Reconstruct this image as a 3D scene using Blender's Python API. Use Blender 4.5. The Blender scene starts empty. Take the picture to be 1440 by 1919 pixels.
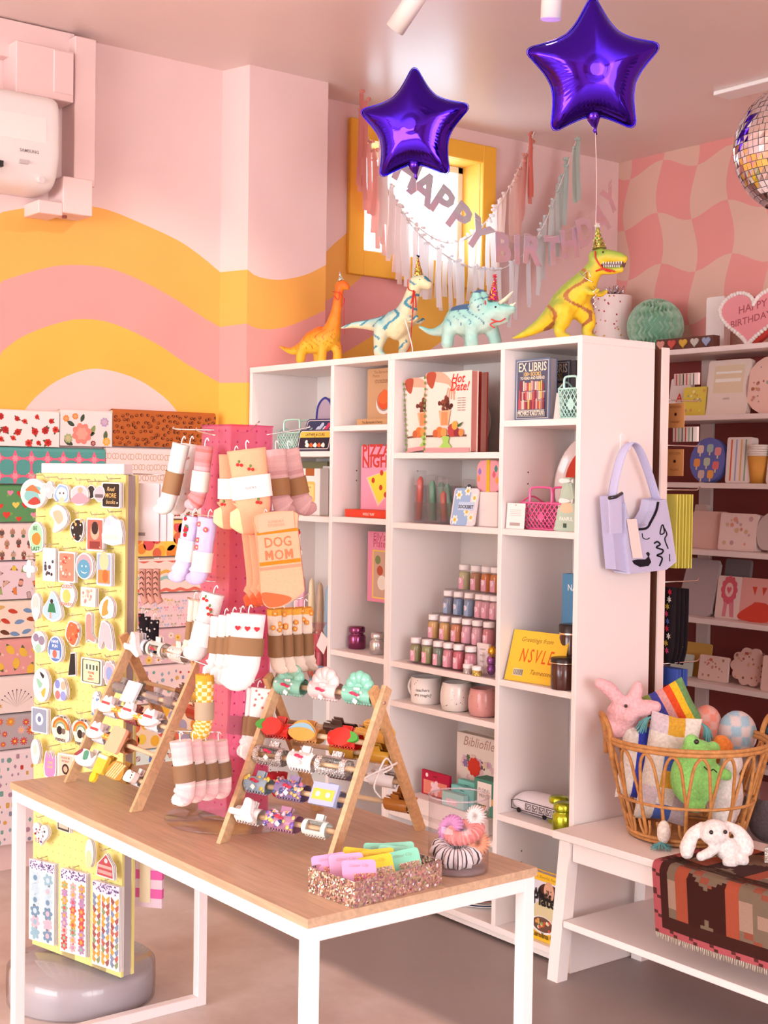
import bpy, bmesh, math, random
import numpy as np
from mathutils import Matrix, Vector, Euler
R = math.radians
S = bpy.context.scene
C = S.collection
# ---------------------------------------------------------------- camera
IMG_W, IMG_H, FOC = 1440.0, 1919.0, 2580.0
YAW, PITCH, ROLL, EYE = R(52.1324), R(1.49975), R(0.84898), Vector((0, 0, 1.6))
_F = Vector((-math.sin(YAW) * math.cos(PITCH), math.cos(YAW) * math.cos(PITCH), -math.sin(PITCH)))
_r = Vector((math.cos(YAW), math.sin(YAW), 0)); _u = _r.cross(_F)
_rr = _r * math.cos(ROLL) + _u * math.sin(ROLL); _uu = _u * math.cos(ROLL) - _r * math.sin(ROLL)
cd = bpy.data.cameras.new('camera'); cam = bpy.data.objects.new('camera', cd); C.objects.link(cam)
cd.sensor_fit = 'VERTICAL'; cd.sensor_height = 36; cd.lens = 36 * FOC / IMG_H; cd.clip_start = .05
cam.matrix_world = Matrix((( _rr.x, _uu.x, -_F.x, EYE.x), (_rr.y, _uu.y, -_F.y, EYE.y), (_rr.z, _uu.z, -_F.z, EYE.z), (0, 0, 0, 1)))
S.camera = cam
# ---------------------------------------------------------------- world, daylight, exposure
S.view_settings.view_transform = 'Standard'; S.view_settings.look = 'None'
S.view_settings.gamma = 1; S.view_settings.use_curve_mapping = False
S.view_settings.exposure = .17
S.cycles.transparent_max_bounces = 24
W = bpy.data.worlds.new('sky'); S.world = W; W.use_nodes = True
W.node_tree.nodes['Background'].inputs[0].default_value = (.86, .93, 1.0, 1)
W.node_tree.nodes['Background'].inputs[1].default_value = 6.0
def area(name, loc, size, power, rot, col=(1, 1, 1)):
    l = bpy.data.lights.new(name, 'AREA'); l.shape = 'RECTANGLE'; l.size, l.size_y = size; l.energy = power; l.color = col
    o = bpy.data.objects.new(name, l); C.objects.link(o); o.location = loc; o.rotation_euler = rot; return o
# daylight entering by the shop front (the big panes in the wall at the camera's left and back)
area('daylight_shop_window', (-1.5, -5.9, 1.75), (6.8, 2.4), 222, (R(90), 0, 0), (1.0, .985, .97))
area('daylight_side_window', (4.4, .4, 1.7), (4.8, 2.2), 122, (0, R(90), 0), (1.0, .93, .87))
# ---------------------------------------------------------------- helpers
def _ray(px, py): return _rr * ((px - IMG_W / 2) / FOC) + _uu * ((IMG_H / 2 - py) / FOC) + _F
def at_z(px, py, z): d = _ray(px, py); return EYE + d * ((z - EYE.z) / d.z)
def at_x(px, py, x): d = _ray(px, py); return EYE + d * ((x - EYE.x) / d.x)
def at_y(px, py, y): d = _ray(px, py); return EYE + d * ((y - EYE.y) / d.y)
def at_d(px, py, dist): return EYE + _ray(px, py) * dist
def lin(h):
    if isinstance(h, (tuple, list)): return tuple(h[:3])
    h = h.lstrip('#'); o = []
    for i in (0, 2, 4):
        c = int(h[i:i + 2], 16) / 255; o.append(c / 12.92 if c <= .04045 else ((c + .055) / 1.055) ** 2.4)
    return tuple(o)
def mixc(a, b, t): a, b = lin(a), lin(b); return tuple(a[i] * (1 - t) + b[i] * t for i in range(3))
def crom(pts, n=8, closed=False):
    P = [Vector(p) for p in pts]; out = []; m = len(P); rng = m if closed else m - 1
    for i in range(rng):
        p1, p2 = P[i], P[(i + 1) % m]
        p0 = P[i - 1] if (closed or i > 0) else p1 * 2 - p2
        p3 = P[(i + 2) % m] if (closed or i < m - 2) else p2 * 2 - p1
        for k in range(n):
            t = k / n
            out.append(.5 * ((2 * p1) + (p2 - p0) * t + (2 * p0 - 5 * p1 + 4 * p2 - p3) * t * t + (3 * p1 - p0 - 3 * p2 + p3) * t ** 3))
    if not closed: out.append(P[-1])
    return out
def cr2(pts, n=6, closed=True): return [(p.x, p.y) for p in crom([(a, b, 0) for a, b in pts], n, closed)]
def circ(cx, cy, r, n=16, ry=None, a0=0): return [(cx + r * math.cos(a0 + 2 * math.pi * i / n), cy + (ry or r) * math.sin(a0 + 2 * math.pi * i / n)) for i in range(n)]
def rrect(x0, y0, x1, y1, r, n=4):
    o = []
    for (cx, cy, a) in ((x1 - r, y1 - r, 0), (x0 + r, y1 - r, 90), (x0 + r, y0 + r, 180), (x1 - r, y0 + r, 270)):
        for k in range(n + 1): t = R(a + 90 * k / n); o.append((cx + r * math.cos(t), cy + r * math.sin(t)))
    return o
def rect(x0, y0, x1, y1): return [(x0, y0), (x1, y0), (x1, y1), (x0, y1)]
def heart(cx, cy, s, n=20):
    o = []
    for i in range(n):
        t = 2 * math.pi * i / n; o.append((cx + s * 16 * math.sin(t) ** 3 / 17, cy + s * (13 * math.cos(t) - 5 * math.cos(2 * t) - 2 * math.cos(3 * t) - math.cos(4 * t)) / 17))
    return o
def flower(cx, cy, r, k=5, dip=.55, n=4, a0=0):
    o = []
    for i in range(k * n * 2):
        t = 2 * math.pi * i / (k * n * 2); q = r * (dip + (1 - dip) * abs(math.cos(k * t / 2)))
        o.append((cx + q * math.cos(t + a0), cy + q * math.sin(t + a0)))
    return o
def star(cx, cy, r, k=5, q=.4, a0=90): return [(cx + (r if i % 2 == 0 else r * q) * math.cos(R(a0) + math.pi * i / k), cy + (r if i % 2 == 0 else r * q) * math.sin(R(a0) + math.pi * i / k)) for i in range(2 * k)]
def xf(poly, dx=0, dy=0, s=1, a=0, sx=1):
    c, q = math.cos(a) * s, math.sin(a) * s
    return [(dx + c * x * sx - q * y, dy + q * x * sx + c * y) for x, y in poly]
_tc = {}
def text2d(s, size=1.0, bold=0.0, shear=0.0, spacing=1.0):
    """glyph faces of a line of text, left bottom at the origin: (verts, faces, width)"""
    k = (s, bold, shear, spacing)
    if k not in _tc:
        cu = bpy.data.curves.new('t', 'FONT'); cu.body = s; cu.size = 1; cu.resolution_u = 2; cu.offset = bold; cu.shear = shear; cu.space_character = spacing; cu.fill_mode = 'FRONT'
        ob = bpy.data.objects.new('t', cu); me = bpy.data.meshes.new_from_object(ob)
        V = [(v.co.x, v.co.y) for v in me.vertices]; Fc = [tuple(p.vertices) for p in me.polygons]
        bpy.data.objects.remove(ob); bpy.data.meshes.remove(me); bpy.data.curves.remove(cu)
        x0 = min([v[0] for v in V] or [0]); x1 = max([v[0] for v in V] or [0])
        _tc[k] = ([(v[0] - x0, v[1]) for v in V], Fc, x1 - x0)
    V, Fc, w = _tc[k]
    return [(x * size, y * size) for x, y in V], Fc, w * size
class MB:
    def __init__(s, col='#ffffff', M=None):
        s.v = []; s.f = []; s.c = []; s.sm = []; s.mi = []; s.col = lin(col); s.M = M or Matrix(); s.smooth = False; s.mat = 0; s.yy = 0.0; s.step = 0.0
    def C(s, h): s.col = lin(h); return s
    def add(s, V, Fc, col=None, smooth=None):
        b = len(s.v); M = s.M
        s.v += [tuple(M @ Vector(p)) for p in V]; c = lin(col) if col is not None else s.col
        for q in Fc: s.f.append(tuple(b + i for i in q)); s.c.append(c); s.sm.append(s.smooth if smooth is None else smooth); s.mi.append(s.mat)
        return s
    def box(s, x0, x1, y0, y1, z0, z1, b=0, col=None):
        if x0 > x1: x0, x1 = x1, x0
        if y0 > y1: y0, y1 = y1, y0
        if z0 > z1: z0, z1 = z1, z0
        if b <= 0:
            V = [(x, y, z) for z in (z0, z1) for y in (y0, y1) for x in (x0, x1)]
            return s.add(V, [(0, 2, 3, 1), (4, 5, 7, 6), (0, 1, 5, 4), (2, 6, 7, 3), (0, 4, 6, 2), (1, 3, 7, 5)], col)
        b = min(b, (x1 - x0) / 2.01, (y1 - y0) / 2.01, (z1 - z0) / 2.01)
        V = []; idx = {}
        for i, x in enumerate((x0, x1)):
            for j, y in enumerate((y0, y1)):
                for k, z in enumerate((z0, z1)):
                    dx, dy, dz = (b if i == 0 else -b), (b if j == 0 else -b), (b if k == 0 else -b)
                    for a, p in enumerate(((x, y + dy, z + dz), (x + dx, y, z + dz), (x + dx, y + dy, z))): idx[i, j, k, a] = len(V); V.append(p)
        g = lambda i, j, k, a: idx[i, j, k, a]; Q = []
        for i in (0, 1):
            q = [g(i, 0, 0, 0), g(i, 0, 1, 0), g(i, 1, 1, 0), g(i, 1, 0, 0)]; Q.append(q if i == 0 else q[::-1])
            q = [g(0, i, 0, 1), g(1, i, 0, 1), g(1, i, 1, 1), g(0, i, 1, 1)]; Q.append(q if i == 0 else q[::-1])
            q = [g(0, 0, i, 2), g(0, 1, i, 2), g(1, 1, i, 2), g(1, 0, i, 2)]; Q.append(q if i == 0 else q[::-1])
        for i in (0, 1):
            for j in (0, 1):
                e = (i + j) % 2
                q = [g(i, j, 0, 0), g(i, j, 0, 1), g(i, j, 1, 1), g(i, j, 1, 0)]; Q.append(q if e == 0 else q[::-1])
                q = [g(i, 0, j, 0), g(i, 1, j, 0), g(i, 1, j, 2), g(i, 0, j, 2)]; Q.append(q if e == 0 else q[::-1])
                q = [g(0, i, j, 1), g(0, i, j, 2), g(1, i, j, 2), g(1, i, j, 1)]; Q.append(q if e == 0 else q[::-1])
                for k in (0, 1):
                    q = [g(i, j, k, 0), g(i, j, k, 2), g(i, j, k, 1)]; Q.append(q if (i + j + k) % 2 == 0 else q[::-1])
        return s.add(V, Q, col)
    def tube(s, pts, r, n=8, closed=False, caps=True, col=None, smooth=True, flat=1.0, up=None):
        P = [Vector(p) for p in pts]; m = len(P); rs = r if isinstance(r, (list, tuple)) else [r] * m
        T = []
        for i in range(m):
            a = P[i - 1] if (i > 0 or closed) else P[i]; b = P[(i + 1) % m] if (i < m - 1 or closed) else P[i]
            t = b - a; T.append(t.normalized() if t.length > 1e-9 else Vector((0, 0, 1)))
        N = Vector(up) if up else Vector((0, 0, 1)) if abs(T[0].z) < .9 else Vector((1, 0, 0)); V = []
        for i in range(m):
            N = N - T[i] * N.dot(T[i])
            if N.length < 1e-6: N = T[i].orthogonal()
            N.normalize(); B = T[i].cross(N)
            for k in range(n):
                a = 2 * math.pi * k / n; V.append(P[i] + (N * math.cos(a) * flat + B * math.sin(a)) * rs[i])
        Fc = []
        for i in range(m if closed else m - 1):
            j = (i + 1) % m
            for k in range(n): l = (k + 1) % n; Fc.append((i * n + k, i * n + l, j * n + l, j * n + k))
        s.add(V, Fc, col, smooth)
        if caps and not closed: s.f += [tuple(len(s.v) - m * n + k for k in range(n))[::-1], tuple(len(s.v) - n + k for k in range(n))]; c = lin(col) if col is not None else s.col; s.c += [c, c]; s.sm += [False, False]; s.mi += [s.mat] * 2
        return s
    def cyl(s, p0, p1, r0, r1=None, n=16, caps=True, col=None, smooth=True): return s.tube([p0, p1], [r0, r0 if r1 is None else r1], n, False, caps, col, smooth)
    def lathe(s, prof, n=24, c=(0, 0, 0), col=None, smooth=True, cols=None, arc=None, caps=False):
        m = len(prof); V = []; a1 = arc or 2 * math.pi; nn = n if arc is None else n + 1
        for r, z in prof:
            for k in range(nn): a = a1 * k / n; V.append((c[0] + r * math.cos(a), c[1] + r * math.sin(a), c[2] + z))
        for i in range(m - 1):
            Fc = []
            for k in range(n): l = (k + 1) % nn; Fc.append((i * nn + k, i * nn + l, (i + 1) * nn + l, (i + 1) * nn + k))
            if i == 0: s.add(V, Fc, cols[i] if cols else col, smooth); base = len(s.v) - len(V)
            else:
                cc = lin(cols[i]) if cols else (lin(col) if col is not None else s.col)
                for q in Fc: s.f.append(tuple(base + t for t in q)); s.c.append(cc); s.sm.append(smooth); s.mi.append(s.mat)
        return s
    def ball(s, c, r, n=16, m=10, col=None, fn=None):
        rx, ry, rz = r if isinstance(r, (tuple, list)) else (r, r, r); V = [(c[0], c[1], c[2] - rz)]
        for i in range(1, m):
            t = math.pi * i / m - math.pi / 2
            for k in range(n): a = 2 * math.pi * k / n; V.append((c[0] + rx * math.cos(t) * math.cos(a), c[1] + ry * math.cos(t) * math.sin(a), c[2] + rz * math.sin(t)))
        V.append((c[0], c[1], c[2] + rz)); Fc = []
        for k in range(n): l = (k + 1) % n; Fc.append((0, 1 + l, 1 + k)); Fc.append((len(V) - 1, 1 + (m - 2) * n + k, 1 + (m - 2) * n + l))
        for i in range(m - 2):
            for k in range(n): l = (k + 1) % n; Fc.append((1 + i * n + k, 1 + i * n + l, 1 + (i + 1) * n + l, 1 + (i + 1) * n + k))
        return s.add(V, Fc, col, True)
    # 2-D shapes live in the local xz plane and face -y
    def _y(s, y):
        if y is not None: return y
        s.yy -= s.step; return s.yy
    def flat(s, poly, y=None, col=None):
        y = s._y(y); return s.add([(a, y, b) for a, b in poly], [tuple(range(len(poly)))] if _area(poly) > 0 else [tuple(range(len(poly)))[::-1]], col)
    def slab(s, poly, y0, y1, col=None, side=None, smooth=False):
        if _area(poly) < 0: poly = poly[::-1]
        if y0 > y1: y0, y1 = y1, y0
        n = len(poly); V = [(a, y0, b) for a, b in poly] + [(a, y1, b) for a, b in poly]
        s.add(V, [tuple(range(n)), tuple(range(2 * n - 1, n - 1, -1))], col)
        b = len(s.v) - 2 * n; cc = lin(side) if side is not None else (lin(col) if col is not None else s.col)
        for i in range(n): j = (i + 1) % n; s.f.append((b + i, b + n + i, b + n + j, b + j)); s.c.append(cc); s.sm.append(smooth); s.mi.append(s.mat)
        return s
    def text(s, t, x, z, size, col=None, y=None, bold=0.0, shear=0.0, align='c', rot=0, spacing=1.0, maxw=None, sx=1.0):
        V, Fc, w = text2d(t, size, bold, shear, spacing); w *= sx; y = s._y(y)
        k = sx
        if maxw and w > maxw: k *= maxw / w; w = maxw
        o = -w / 2 if align == 'c' else 0; c, q = math.cos(rot), math.sin(rot)
        P = [((a * k + o), b) for a, b in V]
        return s.add([(x + a * c - b * q, y, z + a * q + b * c) for a, b in P], Fc, col, False)
    def grid(s, fn, nu, nv, colfn=None, col=None, smooth=True, wrap=False):
        V = [fn(i / nu, j / nv) for j in range(nv + 1) for i in range(nu + 1)]; b = len(s.v)
        s.v += [tuple(s.M @ Vector(p)) for p in V]
        for j in range(nv):
            for i in range(nu):
                q = j * (nu + 1) + i; s.f.append((b + q, b + q + 1, b + q + nu + 2, b + q + nu + 1))
                s.c.append(lin(colfn((i + .5) / nu, (j + .5) / nv)) if colfn else (lin(col) if col is not None else s.col)); s.sm.append(smooth); s.mi.append(s.mat)
        return s
    def mesh(s, name):
        me = bpy.data.meshes.new(name); me.from_pydata(s.v, [], s.f); me.update()
        if s.f:
            at = me.color_attributes.new('Col', 'FLOAT_COLOR', 'CORNER')
            lt = np.array([len(q) for q in s.f]); a = np.ones((lt.sum(), 4), dtype=np.float32); a[:, :3] = np.repeat(np.array(s.c, dtype=np.float32), lt, axis=0)
            at.data.foreach_set('color', a.ravel()); me.polygons.foreach_set('use_smooth', np.array(s.sm, dtype=bool)); me.polygons.foreach_set('material_index', np.array(s.mi, dtype=np.int32))
        return me
def _area(p): return sum(p[i][0] * p[(i + 1) % len(p)][1] - p[(i + 1) % len(p)][0] * p[i][1] for i in range(len(p)))
def part(name, mb, mat, parent=None, loc=None, rot=None):
    me = mb.mesh(name) if isinstance(mb, MB) else mb
    if not me.materials:
        for m in (mat if isinstance(mat, (list, tuple)) else [mat]): me.materials.append(MAT[m] if isinstance(m, str) else m)
    o = bpy.data.objects.new(name, me); C.objects.link(o)
    if parent: o.parent = parent
    if loc is not None: o.location = loc
    if rot is not None: o.rotation_euler = rot
    return o
def tag(o, label, cat, group=None):
    o['label'] = label; o['category'] = cat
    if group: o['group'] = group
    return o
def thing(name, label, cat, loc=(0, 0, 0), rot=(0, 0, 0), group=None):
    o = bpy.data.objects.new(name, None); C.objects.link(o); o.empty_display_size = .02
    o.location = loc; o.rotation_euler = rot if not isinstance(rot, (int, float)) else (0, 0, rot)
    return tag(o, label, cat, group)
def single(name, label, cat, mb, mat, loc=(0, 0, 0), rot=(0, 0, 0), group=None):
    return tag(part(name, mb, mat, None, loc, rot if not isinstance(rot, (int, float)) else (0, 0, rot)), label, cat, group)
def struct(name, mb, mat, parent=None):
    o = part(name, mb, mat, parent)
    if parent is None: o['kind'] = 'structure'
    return o
def dup(root, loc=None, rot=None, label=None, group=None):
    r = root.copy(); C.objects.link(r)
    if loc is not None: r.location = loc
    if rot is not None: r.rotation_euler = rot if not isinstance(rot, (int, float)) else (0, 0, rot)
    if label: r['label'] = label
    if group: r['group'] = group
    for ch in root.children:
        c = ch.copy(); C.objects.link(c); c.parent = r
        for g in ch.children: d = g.copy(); C.objects.link(d); d.parent = c
    return r
def blob(name, mb, voxel, smooth=6, colfn=None, col='#ffffff'):
    """melt overlapping closed shapes into one continuous skin; colour each vertex by colfn(co, normal)"""
    me = bpy.data.meshes.new('b'); me.from_pydata(mb.v, [], mb.f); ob = bpy.data.objects.new('b', me); C.objects.link(ob)
    m = ob.modifiers.new('r', 'REMESH'); m.mode = 'VOXEL'; m.voxel_size = voxel
    if smooth: q = ob.modifiers.new('s', 'SMOOTH'); q.factor = .5; q.iterations = smooth
    out = bpy.data.meshes.new_from_object(ob.evaluated_get(bpy.context.evaluated_depsgraph_get())); out.name = name
    bpy.data.objects.remove(ob); bpy.data.meshes.remove(me)
    at = out.color_attributes.new('Col', 'FLOAT_COLOR', 'POINT')
    if colfn: a = [t for v in out.vertices for t in (*lin(colfn(v.co, v.normal)), 1)]
    else: a = list(lin(col) + (1,)) * len(out.vertices)
    at.data.foreach_set('color', np.array(a, dtype=np.float32)); out.polygons.foreach_set('use_smooth', np.ones(len(out.polygons), dtype=bool))
    return out
def proj(p):
    q = Vector(p) - EYE; return IMG_W / 2 + FOC * q.dot(_rr) / q.dot(_F), IMG_H / 2 - FOC * q.dot(_uu) / q.dot(_F)
def xat(px, Y, z):
    py = 1000
    for _ in range(4): p = at_y(px, py, Y); py = proj((p.x, Y, z))[1]
    return p.x
def ink(y=-.0003, step=.00012): m = MB(); m.yy = y; m.step = step; return m
# ---------------------------------------------------------------- materials (colour comes from the 'Col' attribute of each mesh)
MAT = {}
def mat(name, rough=.6, metal=0, spec=.4, noise=0, nscale=200, bump=0, bscale=300, sheen=0, coat=0, sss=0, fn=None):
    m = bpy.data.materials.new(name); m.use_nodes = True; nt = m.node_tree; n = nt.nodes; L = nt.links; b = n['Principled BSDF']
    at = n.new('ShaderNodeAttribute'); at.attribute_name = 'Col'; out = at.outputs['Color']
    b.inputs['Roughness'].default_value = rough; b.inputs['Metallic'].default_value = metal; b.inputs['Specular IOR Level'].default_value = spec
    tc = n.new('ShaderNodeTexCoord')
    if noise:
        nz = n.new('ShaderNodeTexNoise'); nz.inputs['Scale'].default_value = nscale; L.new(tc.outputs['Object'], nz.inputs['Vector'])
        mr = n.new('ShaderNodeMapRange'); mr.inputs[1].default_value = .3; mr.inputs[2].default_value = .7; mr.inputs[3].default_value = 1 - noise; mr.inputs[4].default_value = 1 + noise * .5; L.new(nz.outputs[0], mr.inputs[0])
        mx = n.new('ShaderNodeMix'); mx.data_type = 'RGBA'; mx.blend_type = 'MULTIPLY'; mx.inputs[0].default_value = 1; L.new(out, mx.inputs[6]); L.new(mr.outputs[0], mx.inputs[7]); out = mx.outputs[2]
    L.new(out, b.inputs['Base Color'])
    if bump:
        nb = n.new('ShaderNodeTexNoise'); nb.inputs['Scale'].default_value = bscale; nb.inputs['Detail'].default_value = 3; L.new(tc.outputs['Object'], nb.inputs['Vector'])
        bp = n.new('ShaderNodeBump'); bp.inputs['Strength'].default_value = bump; bp.inputs['Distance'].default_value = .004; L.new(nb.outputs[0], bp.inputs['Height']); L.new(bp.outputs[0], b.inputs['Normal'])
    if sheen: b.inputs['Sheen Weight'].default_value = sheen
    if coat: b.inputs['Coat Weight'].default_value = coat; b.inputs['Coat Roughness'].default_value = .08
    if sss: b.inputs['Subsurface Weight'].default_value = sss; b.inputs['Subsurface Radius'].default_value = (.02, .012, .01)
    MAT[name] = m
    if fn: fn(m, nt, n, L, b, at, tc)
    return m
def _clear(alpha):
    def fn(m, nt, n, L, b, at, tc):
        tr = n.new('ShaderNodeBsdfTransparent'); L.new(at.outputs['Color'], tr.inputs[0]); mx = n.new('ShaderNodeMixShader'); mx.inputs[0].default_value = alpha; gl = n.new('ShaderNodeBsdfGlossy'); gl.inputs['Roughness'].default_value = .06; m2 = n.new('ShaderNodeMixShader')
        lw = n.new('ShaderNodeLayerWeight'); pw = n.new('ShaderNodeMath'); pw.operation = 'POWER'; pw.inputs[1].default_value = 3.5; L.new(lw.outputs['Facing'], pw.inputs[0]); fr = n.new('ShaderNodeMapRange'); fr.inputs[3].default_value = .03; fr.inputs[4].default_value = .5; L.new(pw.outputs[0], fr.inputs[0]); L.new(fr.outputs[0], m2.inputs[0]); L.new(tr.outputs[0], mx.inputs[1]); L.new(b.outputs[0], mx.inputs[2]); L.new(mx.outputs[0], m2.inputs[1]); L.new(gl.outputs[0], m2.inputs[2]); L.new(m2.outputs[0], n['Material Output'].inputs[0])
    return fn
def _glitter(scale, met):
    def fn(m, nt, n, L, b, at, tc):
        vo = n.new('ShaderNodeTexVoronoi'); vo.inputs['Scale'].default_value = scale; L.new(tc.outputs['Object'], vo.inputs['Vector'])
        hs = n.new('ShaderNodeHueSaturation'); sp = n.new('ShaderNodeSeparateColor'); L.new(vo.outputs['Color'], sp.inputs[0])
        mr = n.new('ShaderNodeMapRange'); mr.inputs[3].default_value = .35; mr.inputs[4].default_value = .65; L.new(sp.outputs[0], mr.inputs[0]); L.new(mr.outputs[0], hs.inputs['Hue'])
        mv = n.new('ShaderNodeMapRange'); mv.inputs[3].default_value = .35; mv.inputs[4].default_value = 1.9; L.new(sp.outputs[1], mv.inputs[0]); L.new(mv.outputs[0], hs.inputs['Value'])
        L.new(at.outputs['Color'], hs.inputs['Color']); L.new(hs.outputs[0], b.inputs['Base Color'])
        sb = n.new('ShaderNodeVectorMath'); sb.operation = 'SUBTRACT'; sb.inputs[1].default_value = (.5, .5, .5); L.new(vo.outputs['Color'], sb.inputs[0])
        sc = n.new('ShaderNodeVectorMath'); sc.operation = 'SCALE'; sc.inputs[3].default_value = 1.3; L.new(sb.outputs[0], sc.inputs[0])
        ge = n.new('ShaderNodeNewGeometry'); ad = n.new('ShaderNodeVectorMath'); L.new(ge.outputs['Normal'], ad.inputs[0]); L.new(sc.outputs[0], ad.inputs[1])
        nm = n.new('ShaderNodeVectorMath'); nm.operation = 'NORMALIZE'; L.new(ad.outputs[0], nm.inputs[0]); L.new(nm.outputs[0], b.inputs['Normal'])
    return fn
def _wood(m, nt, n, L, b, at, tc):
    mp = n.new('ShaderNodeMapping'); mp.inputs['Scale'].default_value = (3, 40, 40); L.new(tc.outputs['Object'], mp.inputs[0])
    nz = n.new('ShaderNodeTexNoise'); nz.inputs['Scale'].default_value = 2.2; nz.inputs['Detail'].default_value = 6; nz.inputs['Distortion'].default_value = .6; L.new(mp.outputs[0], nz.inputs['Vector'])
    mr = n.new('ShaderNodeMapRange'); mr.inputs[1].default_value = .3; mr.inputs[2].default_value = .72; mr.inputs[3].default_value = .78; mr.inputs[4].default_value = 1.08; L.new(nz.outputs[0], mr.inputs[0])
    mx = n.new('ShaderNodeMix'); mx.data_type = 'RGBA'; mx.blend_type = 'MULTIPLY'; mx.inputs[0].default_value = 1; L.new(at.outputs['Color'], mx.inputs[6]); L.new(mr.outputs[0], mx.inputs[7]); L.new(mx.outputs[2], b.inputs['Base Color'])
def _foil(m, nt, n, L, b, at, tc):
    nz = n.new('ShaderNodeTexNoise'); nz.inputs['Scale'].default_value = 9; nz.inputs['Detail'].default_value = 2; L.new(tc.outputs['Object'], nz.inputs['Vector'])
    bp = n.new('ShaderNodeBump'); bp.inputs['Strength'].default_value = .25; bp.inputs['Distance'].default_value = .012; L.new(nz.outputs[0], bp.inputs['Height']); L.new(bp.outputs[0], b.inputs['Normal'])
def _holo(m, nt, n, L, b, at, tc):
    lw = n.new('ShaderNodeLayerWeight'); nz = n.new('ShaderNodeTexNoise'); nz.inputs['Scale'].default_value = 6; L.new(tc.outputs['Object'], nz.inputs['Vector'])
    ma = n.new('ShaderNodeMath'); L.new(lw.outputs['Facing'], ma.inputs[0]); L.new(nz.outputs[0], ma.inputs[1]); hs = n.new('ShaderNodeCombineColor'); hs.mode = 'HSV'; L.new(ma.outputs[0], hs.inputs[0]); hs.inputs[1].default_value = .32; hs.inputs[2].default_value = .9
    mx = n.new('ShaderNodeMix'); mx.data_type = 'RGBA'; mx.inputs[0].default_value = .55; L.new(at.outputs['Color'], mx.inputs[6]); L.new(hs.outputs[0], mx.inputs[7]); L.new(mx.outputs[2], b.inputs['Base Color'])
mat('wall_paint', .55, 0, .35, noise=.05, nscale=2.5, bump=.25, bscale=14)
mat('ceiling_paint', .32, 0, .45, noise=.04, nscale=1.5, bump=.05, bscale=6)
mat('white_board', .42, 0, .4); mat('paint', .45); mat('paper', .65, 0, .3); mat('gloss', .18, 0, .5, coat=.3); mat('satin', .35)
mat('fabric', .95, 0, .1, noise=.12, nscale=500, bump=.5, bscale=700, sheen=.04)
mat('knit', .95, 0, .1, noise=.05, nscale=300, bump=.35, bscale=500, sheen=.03)
mat('plush', .95, 0, .1, noise=.16, nscale=120, bump=1.0, bscale=150, sheen=.15)
mat('rubber', .5, 0, .35, noise=.1, nscale=40, bump=.3, bscale=120)
mat('metal', .22, 1); mat('chrome', .05, 1); mat('grey_plastic', .3, 0, .5)
mat('clear', .05, 0, .6, fn=_clear(.035)); mat('tint', .08, 0, .6, fn=_clear(.2)); mat('film', .06, 0, .9, fn=_clear(.08)); mat('glass', .03, 0, .6, fn=_clear(.02))
mat('glitter', .28, .75, fn=_glitter(260, 1)); mat('fine_glitter', .3, .6, fn=_glitter(700, 1)); mat('wood', .45, fn=_wood, coat=.1)
mat('foil', .09, 1, fn=_foil); mat('holo', .18, .55, fn=_holo); 
def _tissue(m, nt, n, L, b, at, tc):
    tr = n.new('ShaderNodeBsdfTranslucent'); L.new(at.outputs['Color'], tr.inputs[0]); mx = n.new('ShaderNodeMixShader'); mx.inputs[0].default_value = .6
    L.new(b.outputs[0], mx.inputs[1]); L.new(tr.outputs[0], mx.inputs[2]); L.new(mx.outputs[0], n['Material Output'].inputs[0])
mat('tissue', .9, 0, .05, fn=_tissue)
mat('wicker', .5, 0, .4, noise=.25, nscale=60, bump=.3, bscale=200)
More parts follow.
